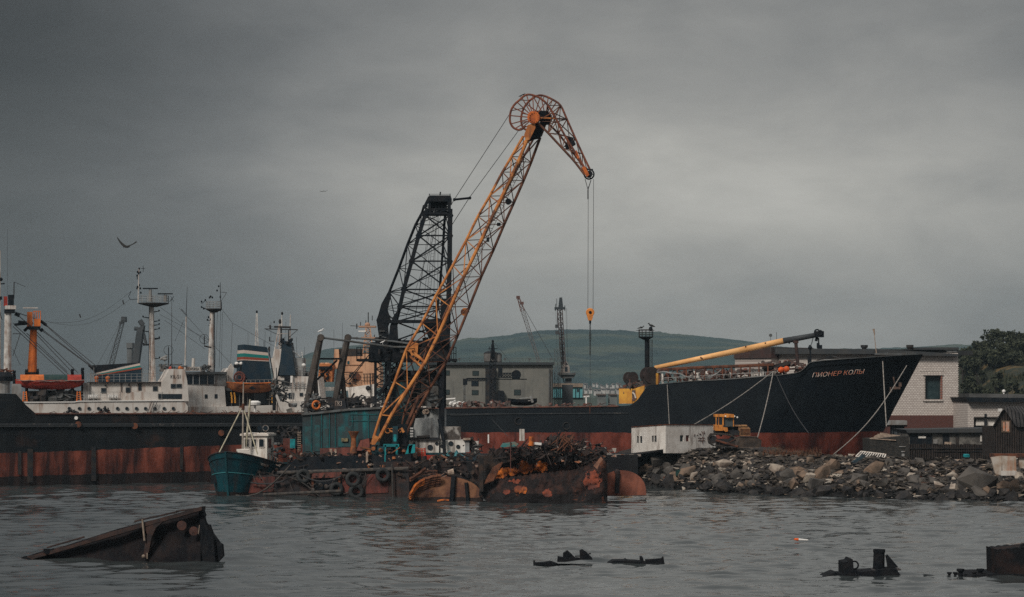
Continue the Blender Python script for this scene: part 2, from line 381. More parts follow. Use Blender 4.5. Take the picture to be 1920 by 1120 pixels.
def bank():
    mb = MB(); nx, ny = 250, 190
    xs_ = [8.5 + (i / (nx - 1)) ** 1.35 * 150 for i in range(nx)]; ys_ = [138 + (j / (ny - 1)) ** 1.2 * 125 for j in range(ny)]
    for yy in ys_:
        for xx in xs_: mb.v.append(Vector((xx, yy, bank_z(xx, yy))))
    for j in range(ny - 1):
        for i in range(nx - 1):
            a = j * nx + i; mb.f.append((a, a + 1, a + nx + 1, a + nx))
    structure(mb.build('rubble_bank', mat('bank_dirt', (.050, .042, .038), (.022, .021, .022), 1.6, rough=.95, bump=.12, blot=(.08, .068, .058), bamt=.34, bands=[(.75, 0, 0, (.016, .016, .017))])))
bank()
# ---- grassy slope at right, behind the sheds
M('slope_grass', (.030, .034, .022), (.13, .085, .035), .16, mixr=(.50, .62), rough=.95, bump=.25, blot=(.028, .034, .026), bamt=.5, bscale=1.5)
def slope_z(X, Y):
    t = min(1, max(0, (Y - 318) / 105)); u = min(1, max(0, (X - 78) / 16)); u = u * u * (3 - 2 * u)
    return 2.0 + 14.0 * t ** .85 * u + noise.noise(Vector((X * .06, Y * .06, 2))) * 1.3 * u * t + noise.noise(Vector((X * .3, Y * .3, 2))) * .35 * u
mb = MB(); nx, ny = 70, 60
for j in range(ny):
    for i in range(nx): X_ = 50 + i * 2.6; Y_ = 312 + j * 3; mb.v.append(Vector((X_, Y_, slope_z(X_, Y_))))
for j in range(ny - 1):
    for i in range(nx - 1): a = j * nx + i; mb.f.append((a, a + 1, a + nx + 1, a + nx))
structure(mb.build('hillside', MATS['slope_grass'], smooth=True))
# tufts of grass on it (nobody could count them)
mb = MB(); q = random.Random(3)
for _ in range(7000):
    X_, Y_ = q.uniform(66, 112), q.uniform(322, 410); z_ = slope_z(X_, Y_); h_ = q.uniform(.4, 1.3)
    if noise.noise(Vector((X_ * .09, Y_ * .07, 9))) < -.05: continue
    for _k in range(2):
        a_ = q.uniform(0, 6.28); d_ = Vector((math.cos(a_), math.sin(a_), 0)) * q.uniform(.15, .5)
        mb.add([Vector((X_, Y_, z_ - .1)) - d_, Vector((X_, Y_, z_ - .1)) + d_, Vector((X_, Y_, z_ + h_)) + d_ * 1.3], [(0, 1, 2)])
o = mb.build('grass', mat('grass_blades', (.035, .04, .024), (.15, .105, .048), .16, mixr=(.56, .68), rough=.95)); tag(o, 'dry olive and ochre grass on the hillside at the right edge', 'grass', kind='stuff')
# ---- trees and bushes on the hillside
M('leaves_dark', (.028, .034, .022), (.055, .06, .035), 1.2, mixr=(.4, .6), rough=.9)
M('bark', (.035, .028, .024), rough=.9)
def tree(px, py_top, Y, wpx, label, group, seed, squat=False):
    q = random.Random(seed); X_ = (px - 960) / F * Y; z0 = slope_z(X_, Y); top = CAM_H + (HOR - py_top) / F * Y; h = max(2.0, top - z0); wd = wpx / F * Y / 2
    base = Vector((X_, Y, z0 - .3)); t = T('bush' if squat else 'tree', label, 'bush' if squat else 'tree', base, group)
    tr = MB(); tips = []
    tr.tube(base, base + Vector((0, 0, h * .55)), .05 * h * .5, .03 * h * .5, 7)
    for k in range(11):
        a_ = q.uniform(0, 6.28); s_ = base + Vector((0, 0, h * q.uniform(.1, .5))); e_ = s_ + Vector((math.cos(a_) * wd * q.uniform(.4, .95), math.sin(a_) * wd * q.uniform(.4, .95), h * q.uniform(.12, .45)))
        tr.tube(s_, e_, .09, .03, 5); tips.append(e_)
    tips.append(base + Vector((0, 0, h * .8)))
    tr.build('trunk', MATS['bark'], t)
    cr = MB()
    for e_ in tips:
        rr_ = wd * q.uniform(.20, .46)
        for _ in range(int(170 if not squat else 110)):
            d_ = Vector((q.gauss(0, 1), q.gauss(0, 1), q.gauss(0, .75))); d_ = d_.normalized() * rr_ * q.random() ** .45; c_ = e_ + d_
            if c_.z > top: c_.z = top - q.uniform(0, .8)
            s_ = q.uniform(.14, .42); a = Vector((q.uniform(-1, 1), q.uniform(-1, 1), q.uniform(-1, 1))).normalized() * s_; b = Vector((q.uniform(-1, 1), q.uniform(-1, 1), q.uniform(-1, 1))).normalized() * s_
            cr.add([c_ - a, c_ + b, c_ + a, c_ - b * .6], [(0, 1, 2, 3)])
    cr.build('crown', MATS['leaves_dark'], t)
G = 'trees on the hillside at the right edge'
tl = [(1878, 617, 425, 60, 'tallest dark tree on the hillside crest at the right edge'), (1910, 622, 422, 50, 'dark tree on the crest just right of the tallest one'),
      (1845, 640, 425, 46, 'low dark tree on the crest left of the tallest one'), (1818, 648, 420, 40, 'leftmost dark tree beside the white brick building roof'),
      (1945, 625, 424, 54, 'dark tree on the crest cut by the right edge of the photo'), (1862, 655, 405, 56, 'dark tree in front of the crest trees above the ochre grass'),
      (1900, 650, 404, 52, 'dark tree under the crest above the ochre grass near the right edge'), (1832, 668, 400, 36, 'dark tree at the left end of the ochre grass')]
for i, (a, b, c, d) in enumerate([(1826, 652, 412, 44), (1853, 648, 414, 44), (1890, 640, 412, 48), (1925, 638, 412, 50), (1805, 660, 412, 34)]):
    tl.append((a, b, c, d, 'dark tree in the belt of trees along the crest of the hillside'))
for i, (a, b, c, d, l) in enumerate(tl): tree(a, b, c, d, l, G, 40 + i)
for i, (a, b, c, d, l) in enumerate([(1868, 690, 365, 34, 'round dark bush in the middle of the hillside grass'), (1835, 705, 350, 30, 'small bush on the hillside behind the grey corrugated annex'), (1905, 700, 352, 34, 'dark bush on the hillside over the low brick building roof'),
                                    (1882, 712, 340, 30, 'low bush right behind the roof of the low brick building'), (1812, 690, 372, 26, 'dark bush at the hillside foot beside the white brick building')]):
    tree(a, b, c, d, l, 'bushes on the hillside', 70 + i, True)
# ---- far town on the other shore
q = random.Random(11); M('far_wall', (.55, .53, .50), (.35, .33, .31), .05, rough=.9); M('far_roof', (.12, .10, .09), rough=.9)
def far_house(px, py, wpx, hpx, Y, label, grp='far houses on the opposite shore'):
    p = P(px, py, Y); w_ = wpx / F * Y; h_ = hpx / F * Y
    t = T('far_house', label, 'building', (p.x, p.y, p.z - h_), grp)
    MB().box((p.x, p.y + 6, p.z - h_ / 2 - 1), (w_, 12, h_ + 2)).build('wall', MATS['far_wall'], t)
    r = MB(); z_ = p.z; r.add([(p.x - w_ * .55, p.y - 1, z_), (p.x + w_ * .55, p.y - 1, z_), (p.x + w_ * .55, p.y + 13, z_), (p.x - w_ * .55, p.y + 13, z_), (p.x - w_ * .5, p.y + 6, z_ + h_ * .35), (p.x + w_ * .5, p.y + 6, z_ + h_ * .35)],
                              [(0, 1, 5, 4), (2, 3, 4, 5), (0, 4, 3), (1, 2, 5), (0, 3, 2, 1)]); r.build('roof', MATS['far_roof'], t)
for i in range(13):
    far_house(1090 + i * 6.2 + q.uniform(-2, 2), q.uniform(719, 725), q.uniform(3, 5), q.uniform(2.5, 5), 1800 - q.uniform(0, 20), 'tiny pale house in the upper row on the far shore under the hill', 'upper row of far houses')
for i in range(9):
    far_house(1090 + i * 8.4 + q.uniform(-1, 1), q.uniform(729, 732), q.uniform(5, 8), q.uniform(4, 6), 1700 - q.uniform(0, 20), 'small pale building in the lower row on the far shore above the water', 'lower row of far houses')
# ================================================================ LEFT: long black hull
LH = Pl((0, 186), (560, 197.5))
def side_hull(L, stations, zb, B, taper0, taper1, nk=7, stem=None, sternround=0.0, x_ref=None):
    "stations [(px, py_top)] along the near side; beam B; taper0/1 = half-breadth lost at the two ends (fractions of length used)"
    mb = MB(); n = len(stations); x0, x1 = stations[0][0], stations[-1][0]; rows = []
    for i, (px, py) in enumerate(stations):
        s_ = (px - x0) / (x1 - x0); row = []
        for k in range(nk):
            t = k / (nk - 1); pxk = px
            if stem: pxk = x0 + (px - x0) * (interp(stem, t) - x0) / (x1 - x0)
            off = 0.0
            if taper1 > 0 and s_ > 1 - taper1: off = B / 2 * ((s_ - 1 + taper1) / taper1) ** (1.5 + 1.3 * t)
            if taper0 > 0 and s_ < taper0: off = max(off, B / 2 * ((taper0 - s_) / taper0) ** (2.6))
            if taper1: off = max(off, (1 - t) ** 3 * .9 * min(1, off + .3))
            off = min(off, B / 2)
            ptop = L.pt(px, py, off); pk = L.pt(pxk, 700, off); row.append((Vector((pk.x, pk.y, zb + (ptop.z - zb) * t)), off))
        rows.append(row)
    for side in (0, 1):
        o = len(mb.v)
        for row in rows:
            for p, off in row: mb.v.append(p if side == 0 else p + L.nv(2 * (B / 2 - off)))
        for i in range(n - 1):
            for k in range(nk - 1):
                a = o + i * nk + k; mb.f.append((a, a + nk, a + nk + 1, a + 1))
    # deck a little below the rail, closed stern
    tops = [r[-1] for r in rows]
    dk = MB()
    for (p, off) in tops: dk.v += [p - Vector((0, 0, .5)) + L.nv(.02), p - Vector((0, 0, .5)) + L.nv(2 * (B / 2 - off) - .02)]
    dk.f = [(2 * i, 2 * i + 2, 2 * i + 3, 2 * i + 1) for i in range(n - 1)]
    o = len(mb.v)
    for k in range(nk): p, off = rows[0][k]; mb.v += [p, p + L.nv(2 * (B / 2 - off))]
    for k in range(nk - 1): mb.f.append((o + 2 * k, o + 2 * k + 1, o + 2 * k + 3, o + 2 * k + 2))
    return mb, dk
q = random.Random(21)
bh = T('cargo_hull', 'long rusting black ship hull with a red bottom moored at the left', 'ship', (-30, 192, 0))
sts = [(-140, 735), (-60, 736), (0, 738), (30, 739), (49, 760), (66, 775), (120, 776)] + [(x, 777 - (x - 120) * .004 + q.uniform(-.8, .8)) for x in range(160, 690, 22)] + [(700, 776)]
mb, dk = side_hull(LH, sts, -1.0, 11, 0, .12)
HM = mat('left_hull_paint', (.009, .013, .017), (.020, .022, .024), .45, brick=(4.5, 1.5, (.026, .026, .028), (.012, .016, .020)), spec=.12, rough=.7, bump=.03, streak=(.010, .012, .014), samt=.62, ssc=.8,
         blot=(.045, .028, .024), bamt=.41, bands=[(3.28, .028, -30, (.27, .078, .052)), (1.02, .012, -30, (.045, .030, .028))])
mb.build('hull', HM, bh); dk.build('deck', M('deck_rust', (.05, .035, .03), (.09, .05, .04), 1, rough=.9), bh)
# rubbing strakes, frames and vertical patches of the side
rb = MB(); 
for yy in (797, 800): rb.tube(LH.pt(-130, yy, -.10), LH.pt(640, yy - 2, -.10), .10, n=5)
rb.build('rubbing_strake', M('strake', (.03, .034, .038), (.10, .09, .085), 2.5, mixr=(.58, .66), rough=.8), bh)
gr = MB(); gr.path([LH.pt(x, 776 + (x % 3) * .3, -.04) for x in range(66, 660, 30)], .07, 5); gr.build('gunwale', M('gunwale_rust', (.16, .07, .05), (.07, .045, .04), 1.5, rough=.9), bh)
for x0, x1, y0, y1, o_ in [(52, 62, 842, 905, .10), (34, 40, 846, 890, .05), (172, 180, 838, 902, .08), (338, 343, 836, 880, .05)]:
    MB().rect(LH, x0, y0, x1, y1, -o_, .05).build('doubler_plate', MATS['dark_steel'] if x1 - x0 < 20 else M('plate_dark', (.03, .026, .027), (.06, .03, .028), 1, rough=.8), bh)
for px, py in [(147, 796), (253, 799), (415, 812)]:
    MB().lathe(LH.pt(px, py, -.12), (0, -1, 0), [(.02, 0), (.28, 0), (.28, .1), (.02, .1)], 12).build('hawse_plate', MATS['rust'], bh)
jk = MB()
for _ in range(46):
    x = q.uniform(300, 560); p = LH.pt(x, 775.5, q.uniform(.1, .6)); d = Vector((q.uniform(-.6, .6), 0, q.uniform(.05, .35))); jk.tube(p - d * .5, p + d, .035, n=4)
for _ in range(20):
    x = q.uniform(70, 300); p = LH.pt(x, 775.5, q.uniform(.1, .6)); d = Vector((q.uniform(-.8, .8), 0, q.uniform(.05, .22))); jk.tube(p - d * .5, p + d, .035, n=4)
jk.build('deck_edge_scrap', MATS['rust'], bh)
def heap(L, px, py, wpx, hpx, name, label, cat, m, n=40, seed=1, off=.6):
    q_ = random.Random(seed); mb = MB()
    for _ in range(n):
        u = q_.uniform(-1, 1); h = (1 - u * u) * hpx
        pts = [L.pt(px + (u + q_.uniform(-.25, .25)) * wpx / 2, py - q_.random() * h, off + q_.uniform(-.3, .5)) for _ in range(3)]
        mb.path(pts, q_.uniform(.03, .06), 5)
    return mb.thing(name, label, cat, m)
heap(LH, 134, 776, 26, 8, 'rope_heap', 'heap of brown mooring rope on the black hull edge under the portholes', 'rope', MATS['rope_dark'], 40, 2)
heap(LH, 196, 776, 22, 15, 'scrap_heap', 'heap of bent dark scrap on the black hull edge right of the rope heap', 'scrap', MATS['dark_steel'], 46, 3)
MB().lathe(LH.pt(143, 784, -.05), (0, -1, 0), [(.02, 0), (.16, 0), (.16, .08), (.02, .08)], 10).build('fairlead', MATS['white_clean'], bh)
# ================================================================ SHIP with the portholes (white, left)
LA = Pl((0, 214), (560, 221))
wa = T('white_ship', 'white ship with round portholes and a KIL-51 board behind the black hull', 'ship', (-34, 222, 0))
mb = MB()
mb.poly(LA, [(46, 755), (139, 754.5), (148, 752.5), (345, 751.5), (352, 762), (352, 790), (60, 790)], 0, 9); 
mb.build('hull', MATS['ship_white'], wa)
cap = MB(); cap.path([LA.pt(46, 754.6, -.06), LA.pt(139, 754, -.06), LA.pt(148, 752.4, -.06), LA.pt(345, 751.2, -.06)], .07, 4); cap.build('rail_cap', MATS['white_clean'], wa)
for px in (130, 149, 167, 185, 220.5, 238, 256, 273, 290.5, 308, 325):
    c = LA.pt(px, 766.5, 0); pf = MB(); pf.ring(c + Vector((0, -.03, 0)), (0, -1, 0), .16, .035, 14, 5); f_ = pf.build('porthole', MATS['grey_steel'], wa)
    MB().lathe(c + Vector((0, -.01, 0)), (0, -1, 0), [(.145, -.1), (.145, .02)], 14).build('pane', MATS['glass_dark'], f_)
mb = MB(); mb.poly(LA, [(169, 718), (346, 714.5), (346, 752.6), (169, 752.6)], 1.3, 8); mb.build('deckhouse', MATS['ship_white'], wa)
mb = MB(); mb.poly(LA, [(226, 752.2), (246, 735.5), (304, 734.5), (304, 752.2)], .35, .5); mb.build('bulwark', MATS['ship_white'], wa)
mb = MB(); mb.poly(LA, [(303, 718), (318, 692), (346, 692.5), (351, 714), (354, 752.4), (303, 752.4)], .4, 7.4); mb.build('wheelhouse', MATS['ship_white'], wa)
mb = MB(); mb.rect(LA, 168, 716.2, 306, 718.4, 1.0, 8.3); mb.build('deckhouse_roof', MATS['dark_steel'], wa)
def window(L, x0, y0, x1, y1, par, off=0., fr=.06, m='grey_steel', g='glass_dark'):
    f_ = MB()
    a, b, c, d = L.pt(x0, y0, off), L.pt(x1, y0, off), L.pt(x1, y1, off), L.pt(x0, y1, off)
    for p, q_ in ((a, b), (b, c), (c, d), (d, a)): f_.bar(p, q_, fr)
    w_ = f_.build('window', MATS[m], par); MB().rect(L, x0, y0, x1, y1, off - .015, off + .05).build('pane', MATS[g], w_); return w_
for a in [(190, 728, 199, 737, 1.28), (236, 727, 244.5, 736, 1.28), (259.5, 719.5, 265, 732, 1.28), (287, 725, 295.5, 733.5, 1.28), (297, 739, 303, 748, .3), (320.5, 720.5, 330, 728, .38), (331.5, 720.5, 340.5, 727.5, .38)]:
    window(LA, *a[:4], wa, a[4])
MB().rect(LA, 297, 739, 341, 748.5, .37, .5).build('side_opening', MATS['glass_dark'], wa)
u_ = Vector((LA.u.x, LA.u.y, 0)); UP = Vector((0, 0, 1))
text('KIL-51', 'ship_number', MATS['letter_dark'], wa, LA.pt(319.8, 709.6, .36), u_, UP, 6.6 / F * 215, wfit=18 / F * 215)
st = MB()
for px, py in [(198, 723), (242, 722)]: st.ball(LA.pt(px, py, 1.2), .10)
st.tube(LA.pt(228, 719, 1.25), LA.pt(228, 735, 1.25), .04, n=5); st.build('wall_lamp', MATS['rubber'], wa)
# ribs + pipe runs on hull
mb = MB()
for x in (276, 281, 286): mb.tube(LA.pt(x, 776, -.3), LA.pt(x + 9, 752, -.3), .04, n=4)
mb.build('stay_wires', MATS['rope_dark'], wa)
# deck forest: rails, winches on the open part
rl = MB(); rl.railn(LA.pt(170, 718, 1.4), LA.pt(300, 716, 1.4), .85, 12, .022, 3); rl.railn(LA.pt(150, 752, .4), LA.pt(226, 752, .4), .9, 6, .022, 3); rl.build('deck_railing', MATS['pale_grey'], wa)
wn = MB(); q = random.Random(5); clutter(wn, LA, 60, 737, 96, 753, 26, .6, 4, .25, .9, q); wn.build('winch_gear', MATS['dark_steel'], wa)
wn = MB(); clutter(wn, LA, 96, 732, 142, 753, 40, .8, 4, .3, .9, q); wn.build('deck_gear', MATS['grey_steel'], wa)
bk = MB(); bk.rect(LA, 52, 733, 168, 756, 5.2, 6); bk.build('deck_bulkhead', MATS['dark_steel'], wa)
for a_ in ((22, 720, 40, 756, 1, 4), (156, 718, 168, 753, 1.1, 4)): MB().rect(LA, *a_).build('side_wall', MATS['pale_grey'], wa)
# brackets of the lifeboat: orange ladders
for x in (46, 147):
    d_ = MB(); d_.tube(LA.pt(x - 2, 734, .4), LA.pt(x - 3, 753, .4), .07, n=4); d_.tube(LA.pt(x + 3, 734, .4), LA.pt(x + 5, 753, .4), .07, n=4)
    for k in range(5): d_.tube(LA.pt(x - 2, 736 + 4 * k, .4), LA.pt(x + 4, 736 + 4 * k, .4), .04, n=4)
    d_.build('davit_ladder', MATS['orange_paint'], wa)
for x, y in ((27, 705), (50, 703), (136, 702), (155, 700)):
    d_ = MB(); d_.path([LA.pt(x, 752, 2), LA.pt(x, y, 1.6), LA.pt(x - 1, y - 6, 1.2)], .16, 6); d_.tube(LA.pt(x - 3, y - 8, 1.2), LA.pt(x + 3, y - 8, 1.2), .12, n=6); d_.build('davit', MATS['black_steel'], wa)
# life raft canisters
for x, lab in ((174, 'left white ribbed life raft canister on the white deck rail'), (212, 'right white ribbed life raft canister on the white deck rail')):
    t = T('life_raft', lab, 'life raft', LA.pt(x, 749, .9), 'life raft canisters on the white ship')
    c = LA.pt(x, 744.5, .9); b = MB()
    for k in range(6): b.lathe(c + u_ * (-.46 + .16 * k), u_, [(.18, 0), (.24, .03), (.24, .12), (.18, .15)], 12)
    b.build('canister', MATS['white_clean'], t)
    s = MB(); s.bar(c + u_ * -.35 - UP * .2, c + u_ * -.3 - UP * .45, .05); s.bar(c + u_ * .35 - UP * .2, c + u_ * .3 - UP * .45, .05); s.box(c - UP * .42, (1.1, .4, .06)); s.build('cradle', MATS['dark_steel'], t)
# ---- lifeboat, red with orange canopy and dark tarp
def boat_shell(L, x0, x1, ytop, ykeel, off, bw, tilt=0.0, n=14):
    mb = MB(); vs = []; m_ = 8
    for i in range(n + 1):
        s_ = i / n * 2 - 1; wdt = bw / 2 * (1 - abs(s_) ** 2.6) ** .7 + .02; px = x0 + (x1 - x0) * i / n
        sheer = ytop - 2.0 * s_ * s_ + tilt * s_; keel = ykeel - (ykeel - ytop) * .55 * abs(s_) ** 3.5 + tilt * s_
        for k in range(m_ + 1):
            a_ = math.pi * k / m_; y_ = sheer + (keel - sheer) * math.sin(a_) ** .8; vs.append(L.pt(px, y_, off + bw / 2) + L.nv(-wdt * math.cos(a_)))
    mb.add(vs, [(i * (m_ + 1) + k, (i + 1) * (m_ + 1) + k, (i + 1) * (m_ + 1) + k + 1, i * (m_ + 1) + k + 1) for i in range(n) for k in range(m_)])
    return mb
t = T('lifeboat', 'red lifeboat with orange canopy and a dark tarp amidships, hung in davits at far left', 'lifeboat', LA.pt(95, 733, 1.5))
boat_shell(LA, 29, 158, 713, 731, .2, 2.6).build('hull', MATS['red_paint'], t, smooth=True)
for x0, x1, m_, nm in ((38, 82, 'orange_paint', 'canopy'), (82, 126, 'green_tarp', 'tarp'), (126, 152, 'red_paint', 'canopy')):
    c = MB(); vs = []; 
    for i in range(7):
        px = x0 + (x1 - x0) * i / 6
        for k in range(7): a_ = math.pi * k / 6; vs.append(LA.pt(px, 714 - 11.5 * math.sin(a_) ** .6, 1.5) + LA.nv(-1.22 * math.cos(a_)))
    c.add(vs, [(i * 7 + k, (i + 1) * 7 + k, (i + 1) * 7 + k + 1, i * 7 + k + 1) for i in range(6) for k in range(6)] + [tuple(range(7)), tuple(range(42, 49))]); c.build(nm, MATS[m_], t)
g = MB(); g.path([LA.pt(30 + k * 12.8, 714.5 + abs(k - 5) * -.35 + (k % 2) * .9, .14) for k in range(11)], .04, 4); g.build('grab_line', MATS['rope'], t)
# ---- orange mast with cage
om = T('cargo_mast', 'thick orange mast with a cage of gear on top and rigging wires running right', 'mast', LA.pt(60, 702, 4))
o4 = 4.0
MB().tube(LA.pt(60, 704, o4), LA.pt(63, 615, o4), .50, .34, 14).build('column', MATS['orange_paint'], om)
c = MB(); c.tube(LA.pt(51, 697, o4), LA.pt(73, 697, o4), .3, n=8); c.tube(LA.pt(60, 703, o4), LA.pt(60, 698, o4), .7, n=12); c.build('base_collar', MATS['black_steel'], om)
c = MB(); c.rect(LA, 54, 612, 76, 618, o4 - .8, o4 + .8); c.tube(LA.pt(27, 609, o4), LA.pt(62, 606, o4), .14, n=5); c.tube(LA.pt(34, 604, o4), LA.pt(50, 606, o4), .2, n=5); c.tube(LA.pt(45, 621, o4), LA.pt(55, 612, o4), .16, n=5); c.tube(LA.pt(76, 617, o4), LA.pt(80, 621, o4), .2, n=5)
c.tube(LA.pt(76, 602, o4), LA.pt(87, 610, o4), .17, n=5); c.build('derrick_heads', MATS['black_steel'], om)
c = MB(); c.rect(LA, 51, 585, 61, 612, o4 - .6, o4 + .6); c.rect(LA, 64, 598, 76, 612, o4 - .6, o4 + .6)
for x in (64, 68, 72, 76): c.tube(LA.pt(x, 583, o4), LA.pt(x, 600, o4), .05, n=4)
c.tube(LA.pt(62, 584, o4), LA.pt(76, 584, o4), .05, n=4); c.build('mast_head', MATS['orange_paint'], om)
MB().rect(LA, 43, 576.5, 71, 578.5, o4 - .2, o4 + .2).build('radar_bar', MATS['mast_white'], om)
for a, b in [((87, 610), (182, 688)), ((84, 609), (176, 690)), ((78, 617), (172, 688)), ((80, 621), (168, 686)), ((68, 622), (146, 699)), ((66, 625), (137, 700)), ((50, 625), (126, 697)), ((24, 606), (128, 702)), ((24, 612), (124, 705)), ((72, 600), (28, 585)), ((30, 588), (60, 614))]:
    c = MB(); c.tube(LA.pt(*a, o4), LA.pt(*b, 3), .045, n=4); c.build('rigging_wire', MATS['rope_dark'], om)
c = MB(); c.tube(LA.pt(24, 626, o4), LA.pt(38, 626, o4), .05, n=4); c.tube(LA.pt(38, 626, o4), LA.pt(24, 668, o4), .04, n=4); c.tube(LA.pt(24, 655, o4), LA.pt(38, 685, o4), .03, n=4); c.build('stay', MATS['rope_dark'], om)
# ---- white post mast at the far left, with head gear
wm = T('white_mast', 'thick white mast with a dark winch head, leftmost full mast of the photo', 'mast', LA.pt(14, 700, 2))
MB().tube(LA.pt(14, 702, 2), LA.pt(15, 585, 2), .40, .34, 14).build('column', MATS['mast_white'], wm)
c = MB(); c.rect(LA, 9.5, 573, 30, 580, 1.4, 2.6); c.build('head_cap', MATS['mast_white'], wm)
c = MB(); c.rect(LA, 8, 580, 28, 587, 1.5, 2.5); c.rect(LA, 15, 553, 26, 573, 1.7, 2.4); c.tube(LA.pt(28, 588, 2), LA.pt(37, 592, 2), .2, n=6); c.build('winch_head', MATS['black_steel'], wm)
c = MB(); c.rect(LA, 7, 556, 14, 574, 1.7, 2.3); c.build('red_housing', MATS['red_paint'], wm)
c = MB(); c.tube(LA.pt(26, 560, 2), LA.pt(26.5, 529, 2), .06, n=5); c.tube(LA.pt(26.5, 529, 2), LA.pt(48, 538, 2), .03, n=4); c.tube(LA.pt(4, 600, 2), LA.pt(-10, 560, 2), .05, n=4); c.build('antenna', MATS['rope_dark'], wm)
gm = MB(); 
mt_ = T('thin_mast', 'thin dark mast cut by the left edge of the photo', 'mast', LA.pt(0, 700, 6))
gm.tube(LA.pt(-1, 700, 6), LA.pt(0, 470, 6), .16, .08, 8); gm.build('pole', MATS['mast_white'], mt_)
c = MB(); c.tube(LA.pt(-8, 533, 6), LA.pt(9, 532, 6), .07, n=5); c.ball(LA.pt(1.5, 524, 6), .2); c.rect(LA, -6, 556, 4, 562, 5.8, 6.2); c.tube(LA.pt(14, 430, 6), LA.pt(14, 556, 6), .012, n=4); c.build('fittings', MATS['black_steel'], mt_)
# grey base drum of the mast on the black hull's forecastle
t = T('mooring_winch', 'grey drum winch with red top gear standing at the left edge above the dark forecastle', 'winch', LH.pt(8, 738, 3))
MB().lathe(LH.pt(6, 738, 3), UP, [(.62, 0), (.62, 1.1)], 14).build('drum_base', MATS['pale_grey'], t)
MB().lathe(LH.pt(6, 738, 3), UP, [(.85, 1.1), (.9, 1.5), (.6, 1.9)], 14).build('drum_cover', MATS['black_steel'], t)
c = MB(); c.lathe(LH.pt(6, 722, 3), UP, [(.8, .3), (.75, .75), (.3, .8)], 14); c.build('white_flange', MATS['ship_white'], t)
c = MB(); clutter(c, LH, 0, 694, 22, 706, 16, 2.6, 3.4, .1, .4, random.Random(3)); c.build('top_gear', MATS['rust'], t)
# ---- tilted funnel with stripes
ft = T('funnel', 'dark blue funnel with slanting striped top, left of the tall radar mast', 'funnel', LA.pt(225, 718, 5))
def prism_strip(L, name, pts, m, par, o0, o1): return MB().poly(L, pts, o0, o1).build(name, MATS[m], par)
prism_strip(LA, 'casing', [(186, 717), (178, 704), (182, 701), (264, 690), (266, 717)], 'funnel_blue', ft, 4.0, 6.5)
prism_strip(LA, 'white_stripe', [(180, 699.5), (262, 681.5), (263, 685.2), (181, 701.8)], 'stripe_white', ft, 3.96, 6.54)
prism_strip(LA, 'green_stripe', [(181, 701.8), (263, 685.2), (264, 689), (182, 703.2)], 'stripe_teal', ft, 3.96, 6.54)
prism_strip(LA, 'red_stripe', [(182, 703.2), (264, 689), (265, 692), (184, 704.8)], 'stripe_red', ft, 3.96, 6.54)
c = MB(); c.poly(LA, [(166, 685.5), (215, 683), (262, 680), (180, 699.5), (176, 695)], 4.3, 6.4); c.build('funnel_top', MATS['black_steel'], ft)
c = MB(); c.tube(LA.pt(176, 688, 4), LA.pt(176, 717, 4), .05, n=4); c.tube(LA.pt(170, 690, 4), LA.pt(172, 717, 4), .04, n=4); c.railn(LA.pt(164, 717, 4), LA.pt(184, 716, 4), .9, 4, .02, 3); c.railn(LA.pt(266, 716, 4), LA.pt(278, 716, 4), 1.2, 3, .02, 3); c.build('railing', MATS['pale_grey'], ft)
for x in (181, 202):
    v_ = T('deck_vent', 'small rust red mushroom vent on the white deckhouse roof, ' + ('left one of the pair' if x < 190 else 'right one of the pair'), 'vent', LA.pt(x, 717, 2.2), 'rust red vents on the deckhouse roof')
    MB().lathe(LA.pt(x, 717, 2.2), UP, [(.16, 0), (.16, .35)], 10).build('stem', MATS['orange_paint'], v_); MB().lathe(LA.pt(x, 717, 2.2), UP, [(.22, .35), (.24, .5), (.10, .62)], 10).build('cap', MATS['orange_paint'], v_)
# ---- tall radar mast
def radar_mast(L, off, cx, ybase, ytop, rb_, rt, plat, label, name='radar_mast', lean=0):
    t = T(name, label, 'mast', L.pt(cx, ybase, off))
    MB().tube(L.pt(cx, ybase, off), L.pt(cx + lean, ytop, off), rb_, rt, 14).build('column', MATS['mast_white'], t)
    x0, x1, yp = plat; c = MB(); c.lathe(L.pt((x0 + x1) / 2, yp, off), UP, [(.3, -.42), ((x1 - x0) / 2 / F * 215, -.1), ((x1 - x0) / 2 / F * 215, 0)], 18); c.build('platform', MATS['dark_steel'], t)
    r_ = MB(); cc = L.pt((x0 + x1) / 2, yp, off); rad = (x1 - x0) / 2 / F * 213
    pts = [cc + Vector((math.cos(a) * rad, math.sin(a) * rad, 0)) for a in np.linspace(0, 2 * math.pi, 15)]; r_.rail(pts, .75, .022, 3); r_.build('platform_railing', MATS['pale_grey'], t)
    return t
m1 = radar_mast(LA, 3.5, 286, 752, 570, .40, .24, (259, 317, 568.5), 'tall white radar mast with two scanner bars on a round platform', lean=-2)
for x, y, n_ in ((282, 541, 0), (310, 551, 1)):
    c = MB(); c.tube(LA.pt(x, 566, 3.5), LA.pt(x, y + 2, 3.5), .20, .16, 8); b_ = c.build('radar_pedestal', MATS['pale_grey'], m1)
    MB().rect(LA, x - 14, y - 1, x + 14, y + 1, 3.3, 3.7).build('scanner_bar', MATS['black_steel'], b_)
c = MB(); c.tube(LA.pt(259, 568, 3.5), LA.pt(260.5, 505, 3.5), .07, .04, 6); c.build('top_pole', MATS['mast_white'], m1)
c = MB()
for x, y in [(261, 504), (258, 510), (263, 511), (257, 517), (260, 513), (258, 538), (263, 541), (261, 535), (264, 549), (257, 541)]: c.ball(LA.pt(x, y, 3.5 + (x % 2) * .3), .10, 1.2, 6)
